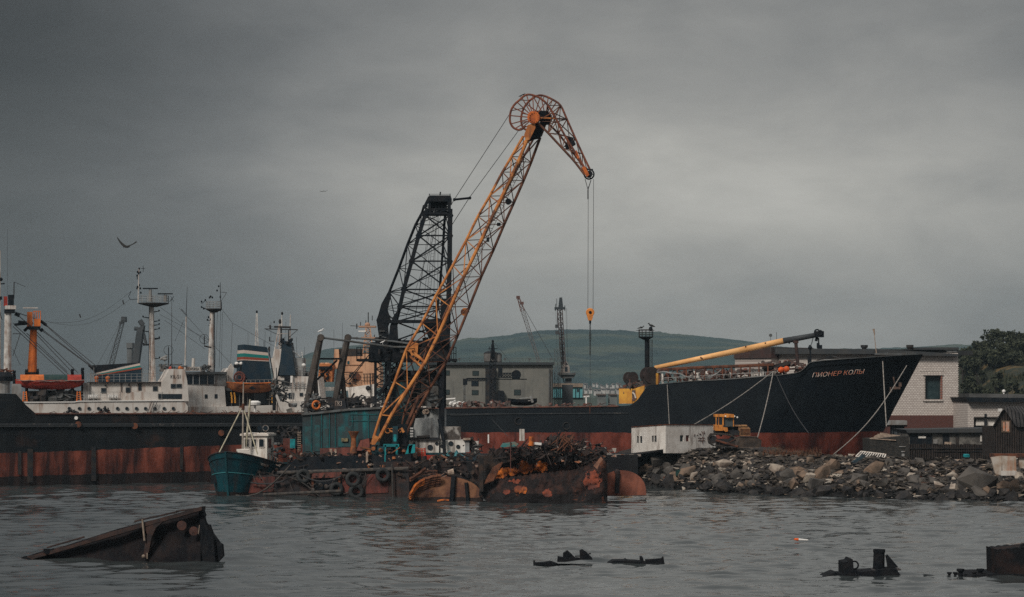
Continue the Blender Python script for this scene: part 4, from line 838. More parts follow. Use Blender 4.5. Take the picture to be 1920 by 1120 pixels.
# dark lattice tower in front of the hall with catwalk
LT = flat(285)
t = T('lattice_tower', 'dark steel lattice tower with a pointed head in front of the grey hall', 'tower', LT.pt(924, 760, 0))
c = lat_boom(LT, (924, 765), (924, 678), 11, 11, 0, .9, 14, .06); lat_boom(LT, (924, 678), (924, 648), 9, 3, 0, .9, 5, .06, c); c.build('lattice', MATS['black_steel'], t)
c = MB(); c.poly(LT, [(919, 674), (921, 650), (922.5, 640), (925.5, 640), (927, 650), (929.5, 674)], .2, .7); c.tube(LT.pt(915, 654, .4), LT.pt(933, 654, .4), .07, n=4); c.tube(LT.pt(917, 650, .4), LT.pt(920, 660, .4), .05, n=4); c.ball(LT.pt(924, 640, .4), .18); c.build('tower_head', MATS['black_steel'], t)
c = MB(); c.tube(LT.pt(927, 644, .4), LT.pt(945, 664, .4), .035, n=4); c.tube(LT.pt(945, 664, .4), LT.pt(972, 700, .4), .03, n=4); c.tube(LT.pt(922, 645, .4), LT.pt(914, 664, .4), .03, n=4); c.build('guy_wire', MATS['rope_dark'], t)
ck = MB(); lat_boom(LT, (875, 712), (912, 712), 5, 5, .2, 1, 7, .05, ck); lat_boom(LT, (935, 704), (972, 704), 8, 8, .2, 1, 7, .06, ck); ck.tube(LT.pt(868, 711, .5), LT.pt(988, 711.5, .5), .09, n=4); ck.build('catwalk', MATS['black_steel'], t)
c = MB(); c.rect(LT, 960, 698, 975, 711, .1, 1.1); c.rect(LT, 934, 688, 942, 706, .1, 1.1); c.rect(LT, 868, 711, 876, 722, .1, .9); c.lathe(LT.pt(968, 703, .1), (0, -1, 0), [(.65, -.1), (.65, .3)], 12); c.build('machine_box', MATS['black_steel'], t)
c = MB(); lat_boom(LT, (871, 722), (871, 762), 3, 3, .2, .6, 8, .03, c); c.build('ladder', MATS['grey_steel'], t)
# crane with thin jib
t = T('harbour_crane', 'thin pale lattice jib with a reddish tip leaning left above the grey hall', 'crane', GB.pt(1013, 684, 22))
L3 = flat(330); c = lat_boom(L3, (1014, 690), (980, 583), 5, 7, 0, .8, 17, .035); c.build('jib', M('jib_grey', (.16, .15, .15), (.11, .10, .10), 1, rough=.8), t)
c = MB(); lat_boom(L3, (980, 583), (971, 556), 7, 3.5, 0, .8, 3, .06, c); c.rect(L3, 968, 555, 975, 560, 0, .8); c.rect(L3, 975, 566, 982, 571, 0, .8); c.build('jib_tip', M('tip_red', (.13, .07, .06), rough=.8), t)
c = MB(); c.tube(L3.pt(978, 570, .4), L3.pt(1036, 672, .4), .03, n=4); c.tube(L3.pt(985, 583, .4), L3.pt(1040, 680, .4), .02, n=4); c.build('luffing_rope', MATS['rope_dark'], t)
c = MB(); c.tube(L3.pt(1014, 690, .4), Vector((L3.pt(1014, 690, .4).x, 330.4, 2)), .7, n=8); c.build('pedestal', MATS['far_crane'], t)
# portal crane to the right of the hall
t = T('portal_crane', 'grey portal crane with upright mast and gabled cab right of the grey hall', 'crane', GB.pt(1058, 724, 12)); L4 = flat(318)
c = MB(); lat_boom(L4, (1057, 690), (1049.5, 580), 8, 9, 0, 1, 12, .06, c); c.poly(L4, [(1055, 690), (1059, 690), (1051, 580), (1049, 580)], .4, .7); c.build('mast', M('portal_mast', (.085, .065, .062), (.06, .055, .06), .6, rough=.8), t)
c = MB(); c.rect(L4, 1040, 576, 1060, 580, -.2, 1.2); c.poly(L4, [(1047, 576), (1049, 558), (1054, 558), (1056, 576)], 0, .8); c.tube(L4.pt(1041, 583, .4), L4.pt(1042, 570, .4), .08, n=4); c.tube(L4.pt(1059, 583, .4), L4.pt(1059, 573, .4), .08, n=4); c.tube(L4.pt(1044, 577, .4), L4.pt(1044, 560, .4), .06, n=4); c.tube(L4.pt(1045, 577, .4), L4.pt(1045, 614, .4), .06, n=4); c.box(L4.pt(1044, 612, .4), (.5, .4, .5)); c.box(L4.pt(1045, 624, .4), (.6, .4, .5)); c.build('masthead', MATS['far_crane'], t)
c = MB(); c.poly(L4, [(1050, 701), (1053, 690), (1061, 675), (1068, 688), (1069, 701)], 0, 2.5); c.build('cab', M('cab_pale', (.30, .27, .25), (.22, .19, .17), 1, rough=.8), t)
c = MB(); c.rect(L4, 1059, 688, 1064, 697, -.05, .1); c.poly(L4, [(1058, 684), (1061, 678), (1065, 684)], -.05, .1); c.build('cab_window', MATS['glass_dark'], t)
c = MB(); c.rect(L4, 1046, 699, 1079.5, 703, -.4, 2.8); c.poly(L4, [(1048, 703), (1079, 703), (1075, 709), (1055, 710)], -.1, 2.5); c.build('turntable', MATS['grey_steel'], t)
c = MB(); c.rect(L4, 1060, 709, 1072, 719, .4, 2); c.tube(L4.pt(1056, 709, .5), L4.pt(1058, 719, .5), .1, n=4); c.box((L4.pt(1064, 719, 1).x, 319, 5.7), (1.6, 1.6, 7.5)); c.build('portal_base', MATS['far_crane'], t)
c = MB(); lat_boom(L4, (1049, 762), (1050, 640), 3, 3, -.6, -.3, 20, .02, c); lat_boom(L4, (1043, 765), (1043, 655), 7, 7, -.3, .7, 12, .03, c); c.build('ladder_tower', MATS['grey_steel'], t)
c = MB()
for x in (1042, 1061, 1062.5): c.tube(L4.pt(x, 578, .4), L4.pt(x + 3, 690, .4), .02, n=4)
c.build('rope', MATS['rope_dark'], t)
# teal building
t = T('teal_building', 'pale teal clad building with a tan roof edge under the portal crane', 'building', flat(335).pt(1067, 745, 3)); L5 = flat(335)
c = MB(); c.rect(L5, 1036, 726, 1092, 746, 0, 8); c.build('wall', M('teal_clad', (.16, .43, .46), (.12, .36, .40), .8, rough=.6, corr=.6), t); MB().rect(L5, 1035, 719, 1093, 726, -.3, 8.3).build('roof_band', M('tan_band', (.28, .22, .17), (.2, .16, .13), 2, rough=.9), t); MB().rect(L5, 1037, 746, 1120, 766, .3, 8).build('lower_wall', M('wall_green', (.10, .13, .12), rough=.9), t); window(L5, 1082, 730, 1085, 735, t, -.02, .04)
for i, (px, w_) in enumerate(((1098, 12), (1128, 16), (1150, 14))):
    p = P(px, 741, 420); far = T('low_shed', ['pale flat shed right of the teal building', 'low pale shed in the middle of the far quay', 'low pale shed beside the yellow winch housing'][i], 'building', (p.x, p.y, 2))
    MB().box((p.x, p.y + 3, (p.z + 2) / 2), (w_ / F * 420, 6, p.z - 2)).build('wall', M('shed_grey', (.16, .175, .17), (.12, .13, .13), .5, rough=.9), far); MB().box((p.x, p.y + 3, p.z + .1), (w_ / F * 440, 6.6, .3)).build('roof', MATS['far_roof'], far)
c = MB(); L6 = flat(262); c.tube(L6.pt(1094, 744, 0), L6.pt(1105, 743, 0), .12, n=4); c.tube(L6.pt(1099, 744, 0), L6.pt(1099, 762, 0), .12, n=4); c.thing('white_gantry', 'small white T-shaped gantry post on the quay below the teal building', 'post', MATS['white_clean'])
# ================================================================ FLOATING CRANE
L0 = Pl((440, 168), (765, 166)); LHs = Pl((567, 173), (710, 171))
fc = T('floating_crane', 'floating crane with orange lattice boom, black tower and teal machine house', 'crane', (-9, 174, 0))
UXc = Vector((LHs.u.x, LHs.u.y, 0))
# pontoon
M('pontoon_dark', (.026, .026, .029), (.055, .032, .027), .8, rough=.85, bump=.03, streak=(.012, .013, .015), samt=.4, blot=(.085, .045, .035), bamt=.38)
c = MB(); c.poly(L0, [(436, 932), (444, 900), (462, 893), (560, 889), (700, 882), (766, 884), (768, 950), (436, 950)], 0, 17); c.build('pontoon', MATS['pontoon_dark'], fc)
c = MB(); c.poly(L0, [(524, 880), (560, 858), (770, 852), (772, 884), (530, 889)], 2.2, 17); c.build('upper_deck_block', MATS['black_steel'], fc)
for pts in ([(462, 897), (516, 893), (512, 922), (460, 925)], [(688, 890), (728, 888), (728, 924), (686, 926)], [(640, 893), (676, 891), (676, 924), (645, 926)]):
    MB().poly(L0, pts, -.06, .1).build('side_panel', M('panel_red', (.16, .045, .035), (.08, .03, .026), 1.3, rough=.85, streak=(.03, .02, .02), samt=.5), fc)
c = MB(); c.poly(L0, [(584, 888), (640, 884), (640, 895), (586, 897)], -.25, .1); c.build('fender_beam', MATS['rust_red'], fc)
c = MB(); c.poly(L0, [(588, 897), (637, 896), (637, 915), (590, 919)], -.04, .1); c.build('side_recess', MATS['black_steel'], fc)
for a in (584, 634): c = MB(); c.rect(L0, a, 895, a + 4, 922, -.22, .1); c.build('frame_post', MATS['rust'], fc)
c = MB(); c.tube(L0.pt(520, 887, -.12), L0.pt(766, 879, -.12), .16, n=8); c.build('deck_edge_pipe', M('pipe_grey', (.040, .038, .038), (.085, .072, .062), 3, rough=.8), fc)
q = random.Random(77)
for x, y, r_, lab in ((662, 899, .46, 'largest black tyre fender in the middle of the crane pontoon side'), (718, 891, .42, 'black tyre fender near the right end of the crane pontoon'), (569, 893, .42, 'black tyre fender near the left end of the crane pontoon deck edge'), (631, 917, .40, 'low wet tyre fender at the waterline of the pontoon'), (668, 922, .45, 'half sunk tyre fender under the largest tyre')):
    t = T('tyre_fender', lab, 'tyre', L0.pt(x, y + 8, -.4), 'tyre fenders along the crane pontoon'); b = MB(); b.ring(L0.pt(x, y, -.32), (.1, -1, .12), r_, .17, 20, 8); b.build('tyre', MATS['rubber'], t, smooth=True); MB().tube(L0.pt(x, y - 8, -.3), L0.pt(x + 1, y - 20, -.1), .03, n=4).build('hanging_rope', MATS['rope_dark'], t)
def sagline(L, a, b, sag, off, name, label, m='rope_dark', r=.04, n=14, group=None):
    A, B = L.pt(*a, off), L.pt(*b, off); c = MB(); c.path([A.lerp(B, k / n) - UP * (sag * math.sin(math.pi * k / n)) for k in range(n + 1)], r, 5); return c.thing(name, label, 'rope', MATS[m], group)
sagline(L0, (545, 872), (425, 925), 1.1, -.9, 'mooring_hose', 'thick pale hose sagging from the pontoon to the teal fishing boat waterline', 'pipe_grey', .07)
sagline(L0, (534, 893), (600, 932), -.3, -.5, 'frayed_rope', 'frayed rope hanging down into the water left of the pontoon recess', 'pipe_grey', .05)
sagline(L0, (470, 905), (560, 888), .4, -.4, 'slack_rope', 'slack dark rope along the left part of the pontoon side', 'rope_dark', .06)
sagline(L0, (560, 888), (640, 893), .5, -.4, 'slack_rope', 'slack dark rope hanging between the left tyre and the largest tyre', 'rope_dark', .06)
t = T('floating_log', 'long wet timber boom floating along the crane pontoon', 'log', L0.pt(560, 930, -1.4)); c = MB(); c.tube(L0.pt(494, 928, -1.4), L0.pt(640, 921, -1.3), .13, n=8); c.build('timber', MATS['pipe_grey'], t)
c = MB(); c.tube(L0.pt(735, 870, -.35), L0.pt(737, 935, -.35), .08, n=6); c.build('mooring_pile', MATS['pipe_grey'], fc)
# machine house
c = MB(); c.poly(LHs, [(567, 777), (600, 774), (655, 768), (712, 765), (712, 850), (600, 852), (567, 856)], 0, 10); c.build('machine_house', MATS['teal_paint'], fc)
for a in [(572, 800, 583, 846), (590, 797, 600, 846), (634, 800, 658, 838), (606, 804, 616, 840)]:
    c = MB(); c.rect(LHs, *a, -.05, .1); c.build('wall_panel', M('panel_grey', (.030, .055, .060), (.02, .10, .11), 1.6, rough=.8, streak=(.05, .05, .05), samt=.4), fc)
c = MB()
for x in (583, 602, 617, 628, 660, 690): c.rect(LHs, x, 776, x + 1.2, 848, -.09, .1)
c.rect(LHs, 655, 789, 712, 790.2, -.06, .1); c.rect(LHs, 655, 777, 712, 778, -.06, .1); c.rect(LHs, 618, 842, 660, 848, -.08, .1); c.build('wall_ribs', M('rib_teal', (.012, .13, .14), (.02, .06, .07), 1.5, rough=.7), fc)
c = MB(); c.path([LHs.pt(566, 777, -.1), LHs.pt(600, 774, -.1), LHs.pt(655, 768, -.1), LHs.pt(714, 765, -.1)], .12, 4); c.build('roof_edge', MATS['grey_steel'], fc)
c = MB(); c.poly(LHs, [(600, 841), (700, 838), (700, 856), (600, 858)], -.8, 0); c.build('winch_base_beam', MATS['rust_red'], fc)
c = MB(); c.rect(LHs, 618, 842, 623, 855, -.87, -.78); c.rect(LHs, 627, 842, 631, 855, -.87, -.78); c.build('pale_marks', MATS['wood_pale'], fc)
c = MB(); c.lathe(LHs.pt(663, 850, -1.2), UP, [(.30, 0), (.22, .6), (.18, 1.2), (.46, 1.75)], 12); c.build('fairlead_horn', M('rust_orange', (.34, .12, .045), (.14, .06, .035), 1.6, rough=.9), fc)
c = MB(); c.poly(LHs, [(668, 845), (676, 826), (692, 822), (694, 846)], -1.2, -.6); c.build('winch_guard', MATS['rust_red'], fc)
c = MB(); c.rect(LHs, 640, 822, 652, 828, -.2, .05); c.build('stained_hatch', M('ochre_stain', (.26, .22, .12), (.1, .08, .05), 4, rough=.9), fc)
# roof gear and rails of the machine house
c = MB(); q = random.Random(12); clutter(c, LHs, 575, 746, 710, 772, 120, .2, 6, .10, .55, q); c.build('roof_machinery', MATS['dark_steel'], fc)
c = MB(); clutter(c, LHs, 572, 738, 600, 776, 34, .0, 1.2, .08, .40, q); c.build('roof_winch', MATS['grey_steel'], fc)
c = MB(); c.railn(LHs.pt(566, 777, .1), LHs.pt(712, 766, .1), 1.0, 22, .03, 3); c.build('roof_railing', MATS['dark_steel'], fc)
c = MB(); c.poly(LHs, [(626, 749), (646, 747), (650, 768), (626, 770)], -.12, .1); sb = c.build('sign_board', MATS['dark_steel'], fc)
text('ПК3', 'lettering', MATS['letter_white'], sb, LHs.pt(628.8, 761.5, -.16), UXc, UP, .40, wfit=.56)
t = T('lifebuoy', 'orange lifebuoy hung on the teal machine house roof rail', 'lifebuoy', LHs.pt(593, 768, -.2)); MB().ring(LHs.pt(593, 760, -.2), (.5, -1, 0), .31, .095, 22, 8).build('ring', MATS['orange_paint'], t, smooth=True)
c = MB()
for k in range(4): a_ = k * math.pi / 2 + .6; pp = LHs.pt(593, 760, -.2) + Vector((math.cos(a_) * .28, .1, math.sin(a_) * .31)); c.ring(pp, Vector((-math.sin(a_), 0, math.cos(a_))), .10, .02, 8, 4)
c.build('band', MATS['rope'], t)
# leaning dark posts and tie rods
for i, (x, y, xb, yb) in enumerate(((601, 633, 573, 772), (652, 633, 626, 768))):
    c = MB(); off = 1.2 + i * 2.2; a_, b_ = LHs.pt(x, y, off), LHs.pt(x - 12, y + 58, off)
    c.tube(a_, b_, .26, .34, 8); c.lathe(LHs.pt(x, y, off - .3), (0, 1, 0), [(.28, 0), (.28, .6)], 14)
    c.tube(b_, LHs.pt(xb, yb, off - .5), .34, .24, 6); c.tube(b_, LHs.pt(xb + 22, yb - 4, off + .5), .22, .18, 6); c.tube(LHs.pt(x - 18, y + 85, off), LHs.pt(xb + 10, yb, off - .3), .13, n=5); c.tube(LHs.pt(xb + 2, y + 105, off - .3), LHs.pt(xb + 18, y + 108, off + .3), .12, n=5)
    c.build('leaning_post', M('post_dark', (.050, .045, .043), (.085, .07, .06), 1.4, rough=.85, streak=(.13, .12, .11), samt=.2, ssc=5), fc)
TOWa, TOWb = Vector(LHs.pt(601, 633, 1)), Vector(LHs.pt(652, 633, 3.2))
LT1, LT2 = flat(176.5), flat(183.5)
for a_, pts in ((TOWa, [(738, 651), (770, 651)]), (TOWb, [(738, 640.5), (769, 645)])):
    c = MB(); P1 = LT1.pt(*pts[0], -.9); P2 = LT1.pt(*pts[1], -1.4); c.path([a_, P1, P2], .085, 6); c.build('tie_rod', MATS['grey_steel'], fc)
c = MB(); c.tube(LHs.pt(590, 673, 1.4), LHs.pt(640, 673, 3), .08, n=5); c.tube(LHs.pt(592, 715, 1.6), LHs.pt(632, 676, 3), .09, n=5); c.tube(LHs.pt(652, 712, 3.2), LHs.pt(714, 640, 5), .04, n=4); c.tube(LHs.pt(655, 715, 3), LHs.pt(688, 672, 5), .04, n=4); c.build('post_brace', MATS['black_steel'], fc)
# black tower (gantry)
tw = MATS['black_steel']
N1 = [(801, 392), (797, 404), (785, 442), (772, 490), (757, 543), (750, 575), (742, 604), (738, 640)]
N2 = [(844, 392), (844, 404), (843.5, 442), (843, 490), (841.5, 543), (841, 575), (840, 604), (839, 640)]
F1 = [(795, 386), (791, 400), (779, 422), (764, 459), (748, 503), (730, 548), (716, 578), (707, 602)]
F2 = [(836, 386), (835, 400), (833, 422), (831, 459), (827, 511), (824, 552), (820, 578), (816, 602)]
n1 = [LT1.pt(*p) for p in N1]; n2 = [LT1.pt(*p) for p in N2]; f1 = [LT2.pt(*p, -4.4 + min(i, 5) * .9) for i, p in enumerate(F1)]; f2 = [LT2.pt(*p, -4.4 + min(i, 5) * .9) for i, p in enumerate(F2)]
for leg, r0 in ((n1, .23), (n2, .29), (f1, .12), (f2, .15)):
    c = MB()
    for a_, b_ in zip(leg, leg[1:]): c.bar(a_, b_, r0 * 1.35)
    c.build('tower_leg', tw, fc)
c = MB(); lace(c, n1, n2, .085, cross=True); c.build('tower_near_bracing', tw, fc)
c = MB(); lace(c, f1, f2, .042, cross=True); c.build('tower_far_bracing', tw, fc)
c = MB(); lace(c, n1, f1, .05); lace(c, n2, f2, .05); c.build('tower_side_bracing', tw, fc)
c = MB()
for (x, y) in N1[1:7] + N2[1:7]: c.lathe(LT1.pt(x, y, -.16), (0, 1, 0), [(.27, 0), (.27, .3)], 6)
c.build('gusset_plates', tw, fc)
c = MB(); c.rect(LT1, 804, 366.5, 845, 378, -.2, 3.2); c.rect(LT1, 808, 378, 838, 391, 1.2, 1.5); c.rect(LT1, 797, 398, 842, 402.5, -.2, .3); c.rect(LT1, 803, 378, 808, 398, -.1, .4); c.rect(LT1, 839, 378, 845, 400, -.2, .6)
for x in (812, 818, 824, 830, 836): c.tube(LT1.pt(x, 378, .3), LT1.pt(x - 2, 399, .3), .10, n=5)
for k in range(6): c.ring(LT1.pt(811 + k * 5, 393, .8), (1, 0, .1), .24, .07, 10, 4)
c.poly(LT1, [(792, 390), (803, 368), (806, 372), (798, 392)], .5, .9)
c.build('tower_head', tw, fc)
c = MB(); c.tube(LT1.pt(825, 366, .5), LT1.pt(826, 360, .5), .06, n=5); c.tube(LT1.pt(805, 366, .5), LT1.pt(805, 363.5, .5), .05, n=4); c.tube(LT1.pt(844, 366, .5), LT1.pt(844, 363.5, .5), .05, n=4); c.tube(LT1.pt(805, 364.5, .5), LT1.pt(844, 364.5, .5), .025, n=4); c.build('head_lamp', tw, fc)
# thin ropes and ladder inside the tower
for x0, x1, y1 in ((808, 778, 600), (814, 790, 600), (818, 812, 600), (822, 820, 610), (828, 760, 600), (812, 770, 640)):
    MB().tube(LT1.pt(x0, 400, 2), LT1.pt(x1, y1, 3), .022, n=4).build('tower_rope', MATS['rope_dark'], fc)
c = MB(); A, B = LT1.pt(815, 405, 2.6), LT1.pt(796, 600, 2.6); c.tube(A, B, .02, n=4); c.tube(A + UXc * .28, B + UXc * .28, .02, n=4)
for k in range(34): p = A.lerp(B, k / 33); c.tube(p, p + UXc * .28, .014, n=4)
c.build('tower_ladder', MATS['dark_steel'], fc)
# knees of the tower
c = MB(); c.poly(LT1, [(729, 545), (733, 552), (726, 580), (732, 600), (727, 612), (729, 640), (712, 642), (706, 602), (715, 570)], 3.6, 4.4); c.build('left_knee', tw, fc)
c = MB(); c.poly(LT1, [(748, 578), (744, 600), (746, 640), (728, 640), (731, 612), (737, 594)], -.3, .5); c.build('near_knee', tw, fc)
c = MB(); c.poly(LT1, [(790, 600), (815, 598), (838, 602), (840, 640), (806, 640)], 1.2, 2); c.rect(LT1, 826, 560, 842, 640, -.35, .4); c.build('right_knee', tw, fc)
c = MB(); c.rect(LT1, 716, 600, 842, 606, -.45, .0); c.build('cross_beam', tw, fc)
c = MB()
for x, y in ((714, 621), (719, 621), (713, 629), (718, 632), (722, 633), (716, 637)): c.box(LT1.pt(x, y, 3.5), (.22, .05, .08))
c.build('knee_tabs', MATS['grey_steel'], fc)  # small grey plates on the left knee
c = MB(); c.poly(LT1, [(694, 642), (760, 638), (842, 640), (842, 678), (690, 679)], .6, 4.6); c.build('winch_house', tw, fc)
c = MB(); c.rect(LT1, 668, 673, 712, 677.5, .0, 3); c.rect(LT1, 812, 673, 856, 677, .0, 3); c.build('platform', tw, fc)
for xa, xb in ((669, 692), (842, 855)):
    c = MB(); c.railn(LT1.pt(xa, 674, .1), LT1.pt(xb, 674, .1), 1.0, 3, .035, 2); c.railn(LT1.pt(xa, 674, 2.5), LT1.pt(xb, 674, 2.5), 1.0, 3, .035, 2); c.build('platform_railing', tw, fc)
c = MB(); clutter(c, LT1, 700, 636, 840, 676, 60, .2, .8, .1, .5, random.Random(6)); c.build('winch_details', MATS['dark_steel'], fc)
# lower legs
def latleg(x0, x1, y0, y1, o, r=.16):
    c = MB(); A = [LT1.pt(x0 + (0) * k, y0 + (y1 - y0) * k / 6, o) for k in range(7)]; B = [LT1.pt(x1, y0 + (y1 - y0) * k / 6, o) for k in range(7)]
    c.bar(A[0], A[-1], r * 1.4); c.bar(B[0], B[-1], r * 1.4); lace(c, A, B, .06, cross=True); return c.build('support_leg', tw, fc)
latleg(704, 731, 678, 765, .3); latleg(724, 744, 678, 760, 3.6); latleg(822, 834, 678, 765, 1)
c = MB(); c.tube(LT1.pt(710, 742, .1), LT1.pt(752, 680, .5), .15, n=5); c.tube(LT1.pt(728, 680, .2), LT1.pt(716, 760, .2), .09, n=4); c.build('diagonal_brace', tw, fc)
c = MB(); c.rect(LT1, 736, 695, 818, 762, 2.2, 5); c.build('engine_room', M('slate_panel', (.06, .075, .08), (.035, .045, .05), 1.2, rough=.8, streak=(.02, .02, .022), samt=.5, corr=.35), fc)
c = MB(); c.poly(LT1, [(733, 718), (768, 715), (772, 765), (733, 768)], .9, 2.1); c.build('teal_cabin', MATS['teal_paint'], fc)
c = MB(); c.rect(LT1, 800, 724, 822, 762, .8, 2.1); c.build('grey_cabin', MATS['grey_steel'], fc)
c = MB(); clutter(c, LT1, 736, 690, 830, 770, 90, .2, 1.8, .08, .45, random.Random(16)); c.build('deck_machinery', MATS['dark_steel'], fc)
c = MB(); c.railn(LT1.pt(712, 768, -.4), LT1.pt(800, 768, -.4), 1.0, 12, .03, 3); c.build('deck_railing', MATS['dark_steel'], fc)
c = MB(); c.lathe(LT1.pt(816, 872, 2.5), UP, [(.95, 0), (.95, 4.65), (.85, 4.7)], 18); c.build('pedestal', M('pedestal_white', (.42, .43, .42), (.28, .30, .31), 1.2, streak=(.03, .035, .04), samt=.7, ssc=1.8, rough=.8), fc)
c = MB(); c.rect(LT1, 823, 678, 833, 850, .6, 1.2); c.build('dark_column', tw, fc)
c = MB(); c.ring(LT1.pt(800, 772, -.2), (.2, -1, 0), .16, .07, 12, 5); c.ring(LT1.pt(797, 773, -.1), (.2, -1, 0), .16, .07, 12, 5); c.build('cable_drum', MATS['wood_pale'], fc)
# ---- boom
BN = flat(169.5)
C1 = [(700, 822), (714, 778), (740, 716), (762, 655), (791, 606), (817, 555), (849, 498), (874, 451), (896, 406), (918, 368), (942, 323), (959, 294), (981, 256)]
C2 = [(708, 828), (733, 780), (764, 731), (797, 680), (821, 630), (845, 576), (869, 520), (894, 469), (916, 421), (936, 380), (956, 338), (972, 303), (991, 256)]
def farw(i): return 50 - 28 * (i / 12) ** .75, -4 + 6 * i / 12, 5.0 - 2.6 * i / 12
b1 = [BN.pt(*p) for p in C1]; b2 = [BN.pt(*p) for p in C2]
b4 = [BN.pt(x + farw(i)[0] - 1, y + farw(i)[1] - 1, farw(i)[2]) for i, (x, y) in enumerate(C1)]; b3 = [BN.pt(x + farw(i)[0], y + farw(i)[1], farw(i)[2]) for i, (x, y) in enumerate(C2)]
bm_ = T('boom', None, None, (0, 0, 0)); bm_.parent = fc; bm_.name = 'boom'; bm_.location = (0, 0, 0)
for k_ in ('label', 'category'):
    if k_ in bm_: del bm_[k_]
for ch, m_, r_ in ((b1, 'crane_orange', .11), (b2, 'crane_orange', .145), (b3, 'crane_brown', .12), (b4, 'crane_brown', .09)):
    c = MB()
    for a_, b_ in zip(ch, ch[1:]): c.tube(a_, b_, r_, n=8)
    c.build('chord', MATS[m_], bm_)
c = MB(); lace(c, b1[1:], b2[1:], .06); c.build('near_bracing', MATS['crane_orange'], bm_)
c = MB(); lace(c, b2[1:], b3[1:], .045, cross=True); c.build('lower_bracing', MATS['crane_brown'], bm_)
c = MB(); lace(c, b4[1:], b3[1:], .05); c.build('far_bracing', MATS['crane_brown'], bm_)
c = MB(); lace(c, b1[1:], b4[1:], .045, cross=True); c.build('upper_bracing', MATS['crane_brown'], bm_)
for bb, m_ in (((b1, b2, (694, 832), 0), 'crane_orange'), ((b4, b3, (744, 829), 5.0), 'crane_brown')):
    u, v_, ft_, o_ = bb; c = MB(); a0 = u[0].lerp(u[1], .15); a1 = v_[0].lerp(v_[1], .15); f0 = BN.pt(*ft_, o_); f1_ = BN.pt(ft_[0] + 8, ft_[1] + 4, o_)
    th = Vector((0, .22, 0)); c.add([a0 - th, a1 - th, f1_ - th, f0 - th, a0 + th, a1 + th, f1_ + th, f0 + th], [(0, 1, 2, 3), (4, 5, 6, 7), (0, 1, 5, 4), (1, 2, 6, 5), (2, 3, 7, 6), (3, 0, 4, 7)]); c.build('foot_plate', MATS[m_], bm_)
c = MB(); c.poly(BN, [(764, 650), (770, 640), (784, 644), (783, 662), (772, 668)], 1.6, 2.0); c.build('luffing_bracket', MATS['crane_orange'], bm_)
c = MB(); P0, P1 = b2[3], b1[3]; c.path([BN.pt(768, 668, .4), BN.pt(792, 690, .2)], .10, 6); c.path([BN.pt(773, 658, .4), BN.pt(798, 681, .2)], .10, 6)
for k in (.3, .6): c.tube(BN.pt(768 + 24 * k, 668 + 22 * k, .3), BN.pt(773 + 25 * k, 658 + 23 * k, .3), .07, n=4)
c.build('boom_stop', MATS['crane_orange'], bm_)
c = MB(); c.lathe(BN.pt(871, 585, 4.2), (.2, 1, .3), [(.3, -.15), (.3, .15)], 10); c.box(BN.pt(874, 582, 4.2), (.5, .3, .35)); c.build('bracket_orange', MATS['crane_orange'], bm_)
c = MB(); A, B = b1[2].lerp(b3[2], .5), b1[11].lerp(b3[11], .55); s_ = UXc * .32; c.tube(A, B, .022, n=4); c.tube(A + s_, B + s_, .022, n=4)
for k in range(90): p = A.lerp(B, k / 89); c.tube(p, p + s_, .015, n=4)
for k in range(0, 30): p = A.lerp(B, k / 29); c.ring(p + s_ * .5 + Vector((-.1, -.1, .2)), (B - A), .32, .014, 8, 3)
c.build('boom_ladder', MATS['dark_steel'], bm_)
c = MB(); c.box(b3[8].lerp(b2[8], .35), (.3, .3, .25)); c.box(b3[8].lerp(b2[7], .6), (.22, .3, .35)); c.lathe(BN.pt(953, 378, 1.5), (0, 1, 0), [(.25, 0), (.25, .3)], 10); c.build('junction_box', MATS['black_steel'], bm_)
# boom head
c = MB(); c.poly(BN, [(983, 252), (990, 234), (1003, 232), (1004, 240), (993, 262), (986, 264)], -.15, .3); c.build('head_plate', MATS['crane_orange'], bm_)
c = MB(); c.poly(BN, [(992, 262), (1004, 232), (1016, 228), (1020, 236), (1014, 256), (1004, 258)], .6, 2.0); c.build('head_block', MATS['black_steel'], bm_)
c = MB(); c.poly(BN, [(1010, 252), (1020, 230), (1025, 232), (1016, 256)], 2.2, 2.5); c.build('far_head_plate', MATS['crane_brown'], bm_)
# ---- jib
HBN, HBF = BN.pt(1001, 221, 0), BN.pt(1023, 222, 2.4)
jb = T('jib', None, None, (0, 0, 0)); jb.parent = fc; jb.name = 'jib'
c = MB(); c.lathe(HBN, (.12, 1, 0), [(.50, -.35), (.50, .25)], 14); 
for k in range(12): a_ = k * math.pi / 6; c.box(HBN + Vector((math.cos(a_) * .36, -.38, math.sin(a_) * .36)), (.08, .06, .08))
c.build('near_hub', M('hub_orange', (.62, .16, .035), (.36, .09, .03), 2, rough=.7, blot=(.12, .05, .03), bamt=.4), jb)
c = MB(); c.lathe(HBF, (.12, 1, 0), [(.52, -.3), (.52, .3)], 14); c.tube(HBN, HBF, .22, n=10); c.box(HBN.lerp(HBF, .7) + UP * .2, (.9, .7, .7)); c.build('far_hub', MATS['black_steel'], jb)
def spl(pts, n=3):
    out = []
    for i in range(len(pts) - 1):
        p0 = pts[max(0, i - 1)]; p1 = pts[i]; p2 = pts[i + 1]; p3 = pts[min(len(pts) - 1, i + 2)]
        for k in range(n):
            t = k / n; out.append(.5 * ((2 * p1) + (p2 - p0) * t + (2 * p0 - 5 * p1 + 4 * p2 - p3) * t * t + (3 * p1 - p0 - 3 * p2 + p3) * t ** 3))
    return out + [pts[-1]]
R1 = [(985, 236), (978, 243), (970, 243.5), (961, 238), (956, 226), (958, 208), (965, 196), (974, 188), (983, 180), (992, 177.5), (1006, 181), (1018, 188), (1027.5, 198), (1036, 211), (1045, 228), (1060, 256), (1079, 287), (1092, 308), (1101, 324)]
